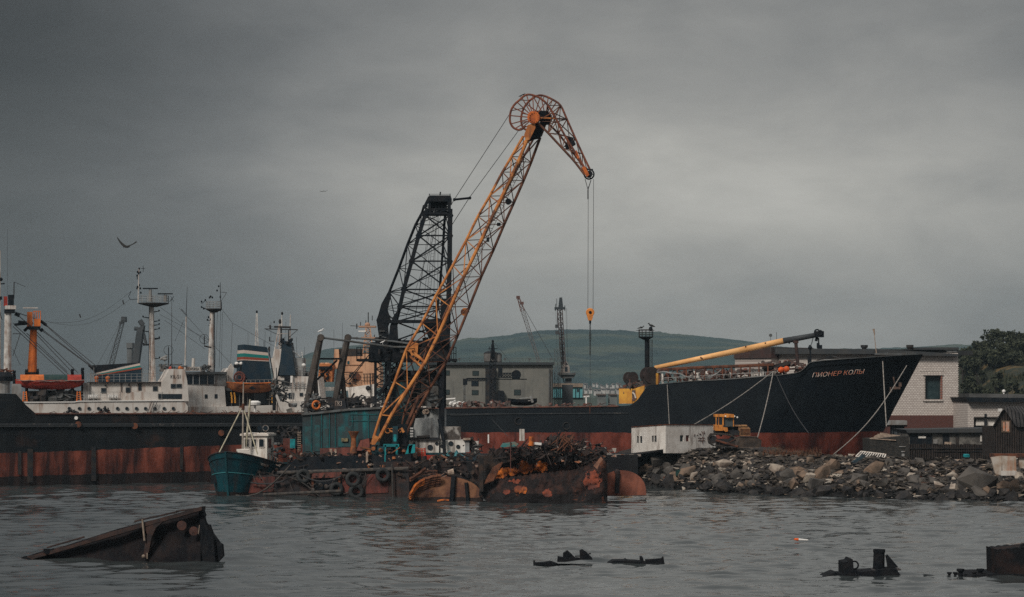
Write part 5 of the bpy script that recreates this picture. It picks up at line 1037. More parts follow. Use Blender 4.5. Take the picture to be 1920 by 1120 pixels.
R2 = [(1000, 246), (985, 243), (979, 236), (977, 222), (982, 203), (993.6, 188.6), (1008, 179.6), (1020, 180), (1036, 187), (1051, 198), (1063, 224), (1079, 260), (1092, 288.6), (1107, 320)]
B1 = [(1006, 228), (1028, 250), (1054, 278), (1077, 303), (1096, 328)]; B2 = [(1029, 233), (1047, 251), (1070, 281), (1092, 310), (1103, 327)]
jd = lambda x: 2.4 - .9 * max(0, min(1, (x - 1030) / 80))
r1 = [BN.pt(x, y, 0 + .35 * max(0, (x - 1020) / 80)) for x, y in R1]; r2 = [BN.pt(x, y, jd(x)) for x, y in R2]
lo1 = [BN.pt(x, y, .35 * max(0, (x - 1020) / 80)) for x, y in B1]; lo2 = [BN.pt(x, y, jd(x)) for x, y in B2]
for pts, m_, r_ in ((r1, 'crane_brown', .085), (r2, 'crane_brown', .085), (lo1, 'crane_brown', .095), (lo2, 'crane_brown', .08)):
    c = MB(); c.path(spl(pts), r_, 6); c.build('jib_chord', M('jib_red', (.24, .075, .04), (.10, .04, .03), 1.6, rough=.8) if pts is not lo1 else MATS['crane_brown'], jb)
for rr, hb, n_ in ((r1, HBN, 'near_spokes'), (r2, HBF, 'far_spokes')):
    c = MB(); s_ = spl(rr, 2)
    for i in range(3, (len(s_) * 3) // 5 + 3, 2): c.tube(hb, s_[i], .055, n=4)
    c.build(n_, MATS['jib_red'], jb)
c = MB(); c.tube(HBN + Vector((.3, 0, 0)), BN.pt(1041, 222.5, .2), .075, n=5); c.build('hub_strut', MATS['crane_orange'], jb)
c = MB(); c.tube(BN.pt(1041, 222.5, .2), BN.pt(1063, 224, 2), .07, n=5)
U1 = [r1[i] for i in (13, 14, 15, 16, 17)]; U2 = [r2[i] for i in (9, 10, 11, 12)]
for U, Lw in ((U1, lo1), (r2[9:14], lo2)):
    for i in range(min(len(U), len(Lw))):
        c.tube(U[i], Lw[i], .05, n=4)
        if i + 1 < len(Lw): c.tube(U[i], Lw[i + 1], .045, n=4)
        if i + 1 < min(len(U), len(Lw)): c.tube(U[i + 1], Lw[i], .035, n=4)
for a_, b_ in ((r1[9], r2[6]), (r1[11], r2[7]), (r1[12], r2[9]), (r1[12], r2[8]), (r1[13], r2[9]), (r1[14], r2[10]), (r1[15], r2[11]), (r1[16], r2[12]), (r1[13], r2[10]), (r1[14], r2[11]), (r1[7], r2[5]), (r1[5], r2[4]), (lo1[1], lo2[0]), (lo1[2], lo2[1]), (lo1[3], lo2[2]), (lo1[1], lo2[1]), (lo1[2], lo2[2]), (lo1[1], r2[9]), (lo1[2], r2[11]), (lo2[0], r1[12]), (lo2[0], r1[14]), (lo2[1], r1[13]), (lo2[1], r1[15]), (HBF, r1[12]), (HBF, r1[13]), (HBF, r2[9]), (HBF, r2[8])):
    c.tube(a_, b_, .042, n=4)
c.build('jib_bracing', MATS['crane_brown'], jb)
c = MB(); c.poly(BN, [(1076, 284), (1081, 282), (1087, 296), (1083, 298)], .2, .45); c.poly(BN, [(1091, 314), (1097, 312), (1105, 328), (1100, 332)], .2, .6); c.build('jib_plate', MATS['hub_orange'], jb)
c = MB(); c.box(BN.pt(1069, 272, 1), (.8, .8, .35), 0, 0, -.5); c.poly(BN, [(1064, 257), (1077, 258), (1066, 275), (1062, 270)], .9, 1.0); c.build('jib_cage', MATS['black_steel'], jb)
c = MB(); tc_ = BN.pt(1104.5, 327, .9); c.ring(tc_, (.1, 1, 0), .39, .06, 20, 6)
for k in range(5): a_ = k * 1.2566; c.tube(tc_, tc_ + Vector((math.cos(a_) * .38, 0, math.sin(a_) * .38)), .05, n=4)
c.lathe(tc_, (0, 1, 0), [(.27, -.3), (.27, .3)], 12); c.tube(BN.pt(1103, 318, .9), BN.pt(1112, 318, .9), .06, n=4); c.build('tip_sheave', MATS['black_steel'], jb)
# ropes
for a_, mid, b_, o0, o1 in (((957, 212), (852, 374), (846, 384), 0, 2.0), ((976, 240), (880, 371), (848, 421), 1.6, 3.4)):
    A = BN.pt(*a_, o0); Mx = BN.pt(*mid, o1); Bx = LT1.pt(*b_, 0); MB().path([A, Mx, Bx], .026, 4).build('luffing_rope', MATS['rope_dark'], fc)
c = MB(); c.tube(BN.pt(852, 374.5, 2.0), BN.pt(881, 371.5, 3.4), .09, n=6); c.ball(BN.pt(852, 374.5, 2.0), .13); c.ball(BN.pt(881, 371.5, 3.4), .13); c.build('spreader_bar', MATS['black_steel'], fc)
for x in (1102.3, 1113): MB().tube(BN.pt(x if x > 1110 else 1103, 336 if x > 1110 else 350, .9), BN.pt(x if x < 1110 else 1112, 580, .9), .024, n=4).build('hoist_rope', MATS['rope_dark'], fc)
c = MB(); c.tube(BN.pt(1097, 336, .9), BN.pt(1102.5, 356, .9), .035, n=4); c.tube(BN.pt(1108, 338, .9), BN.pt(1102.5, 356, .9), .045, n=4); c.tube(BN.pt(1102.5, 356, .9), BN.pt(1102.5, 374, .9), .05, n=5); c.build('rope_swivel', MATS['rope_dark'], fc)
hk = T('hook_block', None, None, (0, 0, 0)); hk.parent = fc; hk.name = 'hook_block'
c = MB(); hc = BN.pt(1106.5, 586, .9); c.lathe(hc, (0, 1, 0), [(.30, -.14), (.34, -.10), (.34, .10), (.30, .14)], 18); c.poly(BN, [(1100, 590), (1113, 590), (1110, 601), (1103, 601)], .78, 1.02); c.build('sheave_housing', M('block_orange', (.75, .27, .06), (.55, .2, .05), 3, rough=.6), hk)
c = MB(); c.lathe(hc + Vector((0, -.15, 0)), (0, -1, 0), [(.12, 0), (.12, .04)], 12); c.tube(BN.pt(1106.5, 601, .9), BN.pt(1106.5, 607, .9), .09, n=8); c.build('hook_shank', MATS['black_steel'], hk)
c = MB()
for k in range(44):
    y_ = 607 + k * 1.35; p = BN.pt(1106.5, y_, .9); ax = (1, 0, 0) if k % 2 else (0, 1, 0); c.ring(p, ax, .05 + (.035 if 12 < k < 24 or k > 40 else 0), .022, 6, 3)
c.build('chain', MATS['rope_dark'], hk)
MB().tube(BN.pt(1106.5, 665, .9), BN.pt(1106.5, 756, .9), .022, n=4).build('sling_wire', MATS['rope_dark'], hk)
c = MB(); c.ring(BN.pt(1106.5, 759, .9), (0, 1, 0), .11, .035, 12, 4); c.tube(BN.pt(1106, 762, .9), BN.pt(1106, 776, .9), .04, n=4); c.build('shackle', MATS['rust'], hk)
# boom foot machinery
LF = flat(168.5)
c = MB(); c.rect(LF, 721, 835, 724, 882, 0, .4); c.rect(LF, 742, 835, 746, 882, 0, .4); c.rect(LF, 719, 833, 748, 838, 0, .5); c.build('teal_frame', MATS['teal_bright'], fc)
c = MB(); c.rect(LF, 697, 838, 720, 868, .3, 1.6); c.rect(LF, 736, 800, 746, 834, .8, 2); c.build('teal_housing', M('teal_deep', (.012, .07, .09), (.02, .03, .035), 1.5, rough=.8), fc)
c = MB(); c.rect(LF, 738, 815, 743, 828, -.1, .5); c.rect(LF, 766, 834, 778, 850, .5, 1.2); c.build('teal_box', MATS['teal_bright'], fc)
c = MB(); 
for x, y, w_ in ((727, 808, 8), (734, 807, 6), (741, 806, 7), (750, 808, 5)): c.ring(LF.pt(x, y, 1), (0, -1, .3), w_ * .025, .035, 10, 4)
c.path([LF.pt(752, 803, .9), LF.pt(757, 811, .9)], .12, 5); c.path([LF.pt(731, 808, .9), LF.pt(740, 811, .9), LF.pt(748, 807, .9)], .07, 5); c.build('orange_hoses', MATS['crane_orange'], fc)
c = MB(); clutter(c, LF, 690, 836, 765, 880, 110, .2, 2.4, .08, .42, random.Random(31)); c.build('foot_machinery', MATS['dark_steel'], fc)
c = MB(); clutter(c, LF, 686, 840, 760, 878, 26, -.2, .6, .06, .3, random.Random(32)); c.build('rusty_fittings', MATS['rust_orange'], fc)
c = MB(); c.rect(LF, 690, 870, 714, 873, -.1, .4); c.poly(LF, [(686, 848), (690, 846), (690, 866), (686, 868)], -.2, .1); c.build('pale_fittings', MATS['wood_pale'], fc)
c = MB(); c.rect(LF, 744, 796, 762, 845, 1.4, 3.0); c.build('boom_seat', MATS['black_steel'], fc)
c = MB(); c.tube(LF.pt(786, 742, 3), LF.pt(744, 840, 2.5), .13, n=6); c.build('hydraulic_strut', MATS['crane_brown'], fc)
# ================================================================ TEAL FISHING BOAT
def boat(bow, stern, Bm, zs_bow, zs_stern, zk, n=22, m_=7, full=.45):
    "hull with a raked stem: bow/stern are ground points; returns builder and frame functions"
    bow = Vector(bow); stern = Vector(stern); ax = (bow - stern).normalized(); Lg = (bow - stern).length; sd = Vector((-ax.y, ax.x, 0)) * -1
    mb = MB(); rows = []
    def sheer(s): return zs_stern + (zs_bow - zs_stern) * max(0, s) ** 2.2 + .25 * (1 - s) ** 3
    def half(s, t):
        e = (1 - max(0, (s - full) / (1 - full)) ** (2.3 + .3 * t)); e = max(0, e) ** .62; r_ = min(1, .80 + .5 * s) if s < .4 else 1
        return Bm / 2 * e * r_ * (.62 + .38 * t ** .6) + .03
    for i in range(n + 1):
        s = i / n; row = []
        for k in range(m_):
            t = k / (m_ - 1); z = zk + (sheer(s) - zk) * t; rake = -1.0 * (1 - t) * (s ** 3); pc = stern + ax * (Lg * s + rake); row.append((Vector((pc.x, pc.y, z)), half(s, t)))
        rows.append(row)
    for sg in (1, -1):
        o = len(mb.v)
        for row in rows:
            for p, h in row: mb.v.append(p + sd * h * sg)
        mb.f += [(o + i * m_ + k, o + (i + 1) * m_ + k, o + (i + 1) * m_ + k + 1, o + i * m_ + k + 1) for i in range(n) for k in range(m_ - 1)]
    o = len(mb.v)
    for k in range(m_): p, h = rows[0][k]; mb.v += [p + sd * h, p - sd * h]
    mb.f += [(o + 2 * k, o + 2 * k + 1, o + 2 * k + 3, o + 2 * k + 2) for k in range(m_ - 1)]
    dk = MB()
    for i in range(n + 1): p, h = rows[i][-1]; q_ = p - UP * .45; dk.v += [q_ + sd * (h - .04), q_ - sd * (h - .04)]
    dk.f = [(2 * i, 2 * i + 2, 2 * i + 3, 2 * i + 1) for i in range(n)]
    def at(s, side, t=1.0, out=0.0):
        z = zk + (sheer(s) - zk) * t; rake = -1.0 * (1 - t) * (s ** 3); pc = stern + ax * (Lg * s + rake); return Vector((pc.x, pc.y, z)) + sd * (side * (half(s, t) + out))
    return mb, dk, at, ax, sd
bowg = P(424, 740, 166); bowg.z = 0; sterng = P(500, 740, 178.5); sterng.z = 0
fb = T('fishing_boat', 'teal fishing boat with white wheelhouse and pole mast moored beside the crane pontoon', 'boat', (bowg + sterng) / 2)
hb, dk, at, bax, bsd = boat(bowg, sterng, 5.3, 3.55, 2.1, -.7)
hull_teal = mat('teal_hull', (.006, .062, .080), (.010, .038, .050), .9, streak=(.05, .035, .03), samt=.32, rough=.5, bump=.015, bands=[(.35, 0, 0, (.035, .028, .026))], blot=(.018, .024, .028), bamt=.44)
hb.build('hull', hull_teal, fb, smooth=True); dk.build('deck', MATS['dark_steel'], fb)
for sg in (1, -1):
    c = MB(); c.path([at(s / 20, sg, 1, .02) for s in range(21)], .06, 5); c.build('gunwale', MATS['dark_steel'], fb)
    c = MB(); c.path([at(s / 20, sg, .62, .03) for s in range(8, 21)], .035, 4); c.build('rubbing_strip', M('strip_teal', (.05, .22, .24), rough=.6), fb)
c = MB(); c.path([at(1, 1, t, .02) for t in (.1, .4, .7, 1)], .10, 6); c.build('stem_bar', MATS['teal_boat'], fb)
sideR = 1 if at(.6, 1).x > at(.6, -1).x else -1
c = MB(); p = at(.90, -sideR, .52, .05); c.box(p, (.5, .5, .6)); c.path([p + UP * .2, p + UP * .9 + bax * .1], .07, 5); c.build('anchor', MATS['black_steel'], fb)
e1 = at(.80, sideR, .86, .05); e2 = at(.66, sideR, .86, .05); text('МЕРИДИАН', 'boat_name', MATS['letter_white'], fb, e1 - UP * .10, (e2 - e1).normalized(), UP, .24, .2, wfit=(e2 - e1).length * .75)
def onship(s, lat, z): c_ = at(s, 0, 1); return Vector((c_.x, c_.y, z)) + bsd * lat * sideR - bsd * 0
wz = 1.9; ang = math.atan2(-bax.x, bax.y) if False else math.atan2(bax.y, bax.x) + math.pi / 2
wc = P(484, 740, 173.0)
def bx(mb, cx, cy, z0, z1, w_, d_): return mb.box((cx, cy, (z0 + z1) / 2), (w_, d_, z1 - z0), ang)
ff = Vector((bax.x, bax.y, 0)); rr_ = Vector((-ff.y, ff.x, 0)); rr_ = rr_ if rr_.x > 0 else -rr_
wcv = Vector((wc.x, wc.y, 0)); hf = 1.04; hd = 1.15
wb_ = MB(); z0, z1 = 1.7, CAM_H - 76 / F * 173
base_ = [(-hf, -hd), (hf, -hd), (hf, hd), (-hf, hd)]
vs = [wcv + rr_ * a_ - ff * b_ * -1 * -1 + UP * z0 for a_, b_ in base_] + [wcv + rr_ * (a_ * .97) - ff * (b_ * .95) + UP * z1 for a_, b_ in base_]
wb_.add(vs, [(0, 1, 2, 3), (4, 5, 6, 7), (0, 1, 5, 4), (1, 2, 6, 5), (2, 3, 7, 6), (3, 0, 4, 7)]); wh = wb_.build('wheelhouse', M('boat_white', (.80, .75, .68), (.66, .60, .54), 1.4, streak=(.3, .17, .11), samt=.22, ssc=3, rough=.6), fb)
rf = MB(); rf.box(wcv + UP * (z1 + .04), (2.35, 2.55, .16), math.atan2(rr_.y, rr_.x)); rf.box(wcv + UP * (z1 + .13), (2.1, 2.3, .1), math.atan2(rr_.y, rr_.x)); rf.build('roof', MATS['boat_white'], wh)
for a0, a1 in ((-.84, -.44), (-.26, .16), (.36, .80)):
    w_ = MB(); p = [wcv + ff * (1.14 + .015) + rr_ * a_ + UP * z_ for a_, z_ in ((a0, 3.75), (a1, 3.75), (a1, 4.42), (a0, 4.42))]
    for i in range(4): w_.bar(p[i], p[(i + 1) % 4], .05)
    wo_ = w_.build('window', MATS['boat_white'], wh); MB().add(p + [k + ff * -.05 for k in p], [(0, 1, 2, 3), (4, 5, 6, 7), (0, 1, 5, 4), (2, 3, 7, 6), (1, 2, 6, 5), (0, 3, 7, 4)]).build('pane', MATS['glass_dark'], wo_)
p = [wcv + rr_ * 1.045 + ff * a_ + UP * z_ for a_, z_ in ((.7, 3.7), (-.2, 3.7), (-.2, 4.42), (.7, 4.42))]; MB().add(p + [k - rr_ * .06 for k in p], [(0, 1, 2, 3), (4, 5, 6, 7), (0, 1, 5, 4), (2, 3, 7, 6), (1, 2, 6, 5), (0, 3, 7, 4)]).build('side_window', MATS['glass_dark'], wh)
c = MB(); p = P(456, 740, 169.5); c.box((p.x, p.y, 3.05), (1.0, 1.2, 1.2), .2); c.tube((p.x - .2, p.y - .5, 3.6), (p.x + .5, p.y - .45, 3.62), .09, n=8); c.build('companion_hatch', MATS['boat_white'], fb)
c = MB(); c.box((p.x - .12, p.y - .60, 3.42), (.7, .05, .16), .2); c.build('hatch_slot', MATS['black_steel'], fb)
LFB = flat(171)
c = MB(); c.tube(LFB.pt(455, 842, 0), LFB.pt(456.5, 716, 0), .085, .05, 8); c.build('mast', M('spar', (.36, .32, .27), (.24, .21, .18), 3, rough=.8), fb)
c = MB(); c.tube(LFB.pt(461, 838, .3), LFB.pt(469, 749, .3), .10, .075, 8); c.build('derrick', M('spar_pale', (.52, .48, .36), (.36, .32, .24), 3, rough=.8), fb)
c = MB(); c.tube(LFB.pt(453, 766, 0), LFB.pt(411, 849, -1.5), .055, n=6); c.tube(LFB.pt(458, 770, 0), LFB.pt(483, 852, -1.2), .05, n=6); c.build('stay_pole', MATS['spar_pale'], fb)
c = MB(); c.tube(LFB.pt(410, 841, -1.5), LFB.pt(406, 842, -1.5), .05, n=5); c.lathe(LFB.pt(456, 764, 0), UP, [(.12, -.2), (.12, .3)], 8); c.box(LFB.pt(453, 763, 0), (.35, .2, .15)); c.build('mast_fitting', MATS['rust'], fb)
for x, m_ in ((487, 'dark_steel'), (498.5, 'pale_grey')):
    c = MB(); pp = LFB.pt(x, 803, 1.2); c.lathe(pp, ff, [(.20, -.2), (.25, 0), (.26, .12)], 14); c.tube(pp - UP * .5, pp, .05, n=5); b_ = c.build('searchlight', MATS[m_], fb); MB().lathe(pp + ff * .125, ff, [(.2, 0), (.2, .01)], 14).build('lens', MATS['glass_dark'], b_)
c = MB()
for s in range(3, 15): c.tube(at(s / 20, sideR, 1, -.05), at(s / 20, sideR, 1, -.05) + UP * .55, .025, n=4)
c.path([at(s / 20, sideR, 1, -.05) + UP * .55 for s in range(3, 15)], .03, 4); c.build('side_railing', MATS['rust'], fb)
c = MB(); clutter(c, LFB, 508, 832, 524, 866, 26, 1, 3, .06, .28, random.Random(5)); c.build('stern_gear', MATS['grey_steel'], fb)
c = MB(); p = LFB.pt(481, 753, 25); t = T('radar_dome', 'small white domed fitting on the black hull edge behind the fishing boat mast', 'radar', LH.pt(478, 774, .6)); c.lathe(LH.pt(478, 772, .6), UP, [(.1, 0), (.1, .6), (.5, .62), (.55, .85), (.3, 1.0)], 14); c.build('dome', MATS['white_clean'], t)
c = MB(); q = random.Random(55); clutter(c, flat(176), 522, 800, 566, 855, 60, 0, 4, .08, .4, q); c.thing('quay_clutter', 'dark heap of gear between the white wheelhouse and the teal machine house', 'scrap', MATS['dark_steel'])
MB().box(P(549, 832, 174), (.42, .4, .75)).thing('teal_crate', 'small bright teal cabinet between the fishing boat and the crane house', 'cabinet', MATS['teal_bright']); MB().box(P(540, 832, 175.5), (.8, .5, .85), .1).thing('rust_crate', 'rust red cabinet left of the small bright teal cabinet', 'cabinet', MATS['rust_red'])
c = MB()
for k in range(9): c.box(P(561, 812 + k * 4, 173.2), (.28, .1, .05))
c.tube(P(559, 808, 173.3), P(559, 848, 173.3), .02, n=4); c.tube(P(563, 808, 173.3), P(563, 848, 173.3), .02, n=4); c.thing('rung_ladder', 'pale rung ladder at the left corner of the teal machine house', 'ladder', MATS['wood_pale'])
# ================================================================ WHITE TUG behind the boom foot
LT_ = flat(172)
tg = T('tugboat', 'dirty white tug superstructure with portholes behind the boom foot', 'boat', LT_.pt(830, 870, 3))
c = MB(); c.poly(LT_, [(755, 858), (900, 852), (905, 868), (890, 905), (768, 905)], -.4, 4.2); c.build('hull', M('tug_hull', (.02, .05, .055), (.02, .025, .03), 1, rough=.7), tg)
c = MB(); c.rect(LT_, 767, 825.5, 823, 851, 0, 4); c.rect(LT_, 826, 826, 872, 852, .2, 4); c.build('lower_house', MATS['white_dirty'], tg)
c = MB(); c.poly(LT_, [(779, 785), (810, 784), (821, 821), (771, 821)], .8, 3.4); c.build('upper_house', M('tug_grey', (.42, .43, .42), (.27, .28, .28), .9, streak=(.10, .10, .10), samt=.35, rough=.8, blot=(.2, .2, .2), bamt=.4), tg)
c = MB(); c.rect(LT_, 768, 821, 824, 825.5, -.2, 4.2); c.path([LT_.pt(781, 820, -.2), LT_.pt(806, 818.5, -.2)], .12, 5); c.build('upper_deck', MATS['dark_steel'], tg)
c = MB(); c.rect(LT_, 825, 800, 864, 825, .4, .7); c.build('stained_screen', M('screen_stain', (.42, .40, .38), (.30, .28, .26), 1.2, blot=(.05, .04, .035), bamt=.50, rough=.9), tg)
c = MB(); c.rect(LT_, 767, 849, 872, 853, -.06, .3); c.build('green_waterway', MATS['teal_boat'], tg)
for x, y, r_ in ((806.5, 839.5, .20), (845.5, 832, .17), (829, 837, .12), (776, 832, .08), (819, 832, .12), (859, 838, .14)):
    c = MB(); c.ring(LT_.pt(x, y, -.03 if x < 824 else .17), (0, -1, 0), r_, .035, 14, 5); b_ = c.build('porthole', MATS['dark_steel'], tg); MB().lathe(LT_.pt(x, y, -.01 if x < 824 else .19), (0, -1, 0), [(r_ * .95, 0), (r_ * .95, .02)], 14).build('pane', MATS['glass_dark'], b_)
for x0 in (768.5,):
    for k in range(4): c = MB(); c.rect(LT_, 769, 802 + 5 * k, 774.5, 805 + 5 * k, .55, .8); c.build('louvre', MATS['white_clean'], tg)
c = MB(); c.rect(LT_, 872, 826, 880, 848, .2, 1); c.build('bollard_post', MATS['pale_grey'], tg); c = MB(); c.rect(LT_, 868, 822, 882, 825.5, 0, 1.1); c.build('post_cap', MATS['wood_pale'], tg)
c = MB(); c.rect(LT_, 882, 828, 897, 850, .6, 2); c.build('aft_panel', MATS['white_dirty'], tg)
c = MB(); c.path([LT_.pt(884 + 4 * math.cos(k), 838 + 9 * math.sin(k * 1.3), .5) for k in range(12)], .05, 5); clutter(c, LT_, 872, 822, 905, 852, 22, .2, 1.2, .06, .3, random.Random(61)); c.build('aft_gear', MATS['dark_steel'], tg)
t = T('tarpaulin', 'crumpled teal tarpaulin heap lying in front of the tug portholes', 'tarpaulin', LT_.pt(848, 855, -1))
c = MB(); q = random.Random(71); n_, m_ = 26, 10; vs = []
for i in range(n_):
    for k in range(m_):
        x = 826 + 48 * i / (n_ - 1); v_ = k / (m_ - 1); h = (13 * abs(math.sin(i / (n_ - 1) * math.pi)) ** .5 * (.7 + .3 * math.sin(i * .9))) * math.sin(v_ * math.pi * .55 + .15) + q.uniform(-.8, .8)
        vs.append(LT_.pt(x, 857 - h, -1.6 + v_ * 1.4))
c.add(vs, [(i * m_ + k, (i + 1) * m_ + k, (i + 1) * m_ + k + 1, i * m_ + k + 1) for i in range(n_ - 1) for k in range(m_ - 1)]); c.build('sheet', M('tarp_teal', (.06, .20, .22), (.03, .09, .11), 2.2, rough=.8), t)
c = MB(); c.poly(LT_, [(846, 862), (900, 853), (905, 858), (898, 870), (846, 872)], -2.2, -1.2); c.thing('dinghy', 'dark blue grey dinghy lying beside the teal tarpaulin', 'boat', M('dinghy_blue', (.03, .055, .07), (.02, .03, .04), 2, rough=.7))
t = T('red_rack', 'red and orange slatted rack standing before the tug portholes', 'rack', LT_.pt(788, 865, -2)); c = MB(); c.rect(LT_, 779, 839, 783, 848, -2, -1.6)
for k in range(5): c.rect(LT_, 782, 841 + k * 3.2, 797, 842.8 + k * 3.2, -2, -1.8)
c.build('slats', M('rack_red', (.48, .13, .06), (.3, .08, .05), 3, rough=.8), t); c = MB(); c.tube(LT_.pt(797, 840, -2), LT_.pt(797, 864, -2), .06, n=5); c.tube(LT_.pt(791, 843, -2), LT_.pt(791, 864, -2), .06, n=5); c.build('legs', MATS['red_paint'], t)
c = MB(); c.box(LT_.pt(804, 858, -2), (.9, .5, .35), .2); c.thing('red_drum', 'dull red box lying right of the red slatted rack', 'box', MATS['red_paint'])
t = T('teal_chair', 'teal painted machine bracket left of the red slatted rack', 'machinery', LT_.pt(766, 858, -3)); c = MB(); c.poly(LT_, [(755, 842), (762, 846), (765, 836), (774, 834), (770, 850), (760, 852)], -3, -2.4); c.build('body', MATS['teal_bright'], t)
c = MB(); c.tube(LT_.pt(824, 786, .3), LT_.pt(832, 826, -.3), .16, n=6); c.tube(LT_.pt(832, 826, -.3), LT_.pt(834, 858, -.4), .14, n=6); c.build('fender_pole', MATS['black_steel'], tg)
# deck barge under the tug (dark, cluttered)
c = MB(); Lb = flat(168.2); c.rect(Lb, 700, 866, 905, 940, 0, 9); c.thing('work_barge', 'dark low barge between the crane pontoon and the rusty wreck', 'barge', MATS['pontoon_dark'])
c = MB(); clutter(c, Lb, 765, 852, 900, 902, 260, -.6, 4, .08, .42, random.Random(91)); o = c.thing('scrap_heap', 'dark tangle of scrap metal covering the low barge behind the rusted domed tank', 'scrap', M('scrap_dark', (.022, .021, .022), (.055, .036, .028), 1.5, rough=.9), kind='stuff')
c = MB(); clutter(c, Lb, 745, 855, 900, 895, 60, -.8, 2, .04, .18, random.Random(92)); o = c.thing('scrap_fragments', 'scattered pale and rusty fragments lying on the low barge scrap', 'scrap', M('scrap_pale', (.20, .17, .15), (.22, .09, .05), 1.5, rough=.9), kind='stuff')
# curved wooden ribs and domes
def plank_curve(pts, Y, w_, name, label, mt, o=0, n=3):
    L = flat(Y); c = MB(); P_ = spl([L.pt(x, y, o) for x, y in pts], 4)
    for k in range(n): off = Vector((0, .12 * k, -.17 * k)); c.path([p + off + Vector((0, 0, .03 * math.sin(i * 2.3 + k))) for i, p in enumerate(P_)], w_, 4)
    return c.thing(name, label, 'timber', MATS[mt])
plank_curve([(766, 934), (776, 915), (792, 900), (812, 893), (826, 891)], 158.5, .12, 'curved_planks', 'bundle of curved orange brown planks sweeping over the left side of the domed tank', 'crane_brown', 0, 5)
plank_curve([(768, 928), (780, 908), (796, 898)], 158, .10, 'bright_planks', 'bright orange splintered ends of planks at the waterline by the domed tank', 'rust_bright', 0, 3)
plank_curve([(768, 898), (784, 888), (798, 877)], 160, .10, 'split_timber', 'split orange timber sticking up above the domed tank', 'crane_brown', 0, 2)
plank_curve([(790, 886), (808, 883), (820, 883)], 160.5, .07, 'short_timber', 'short curved timber right of the split timber on the tank', 'crane_brown', 0, 2)
MB().lathe(P(840, 887, 159), (1, 0, .2), [(.2, 0), (.26, .45)], 10).thing('rusty_pipe_stub', 'short tan pipe stub on top of the domed tank', 'pipe', MATS['wood_pale'])
MB().path(spl([P(820, 940, 155.5), P(832, 937.5, 155.5), P(842, 938.5, 155.5)]), .07, 5).thing('orange_float_scrap', 'bright orange scrap strip awash below the domed tank', 'scrap', MATS['rust_bright'])
def dome(pxs, Y, off, name, label, mt):
    L = flat(Y); c = MB(); n_ = 26; ringN = 9; vs = []
    for i in range(n_ + 1):
        a_ = math.pi * i / n_
        for k in range(ringN):
            t = k / (ringN - 1); x = pxs[0] + (pxs[1] - pxs[0]) * (1 - math.cos(a_)) / 2; hgt = (pxs[2] - pxs[3]) * max(0., math.sin(a_)) ** .75
            vs.append(L.pt(x, pxs[2] - hgt * (1 - .08 * t), off + t * 4.5))
    c.add(vs, [(i * ringN + k, (i + 1) * ringN + k, (i + 1) * ringN + k + 1, i * ringN + k + 1) for i in range(n_) for k in range(ringN - 1)] + [tuple(i * ringN for i in range(n_ + 1))])
    t = T(name, label, 'tank', L.pt((pxs[0] + pxs[1]) / 2, pxs[2], off)); c.build('shell', mt, t); return t, L
dm = mat('dome_rust', (.26, .125, .07), (.11, .05, .038), .9, rough=.9, bump=.04, streak=(.05, .035, .03), samt=.45, blot=(.42, .20, .09), bamt=.33, bands=[(.35, 0, 0, (.045, .032, .03))])
t, L = dome((766, 906, 944, 894), 159, 0, 'rusted_tank', 'rusty half sunk domed tank left of the burnt orange wreck', dm)
c = MB(); c.tube(L.pt(851, 893, -.1), L.pt(847, 944, -.15), .20, n=6); c.tube(L.pt(874, 905, -.1), L.pt(878, 944, -.1), .14, n=6); c.build('strap', MATS['black_steel'], t)
t, L = dome((1118, 1212, 930, 882), 160, 1.5, 'rusted_tank', 'smooth rust red domed hull piece right of the burnt orange wreck', mat('dome_red', (.28, .10, .065), (.18, .065, .045), 1.2, rough=.9, bump=.02, streak=(.07, .04, .035), samt=.3, bands=[(.4, 0, 0, (.07, .035, .03))]))
c = MB(); c.tube(L.pt(1158, 886, 1.35), L.pt(1157, 925, 1.3), .18, n=6); c.ball(L.pt(1157, 885, 1.5), .22); c.build('strap', MATS['pontoon_dark'], t)
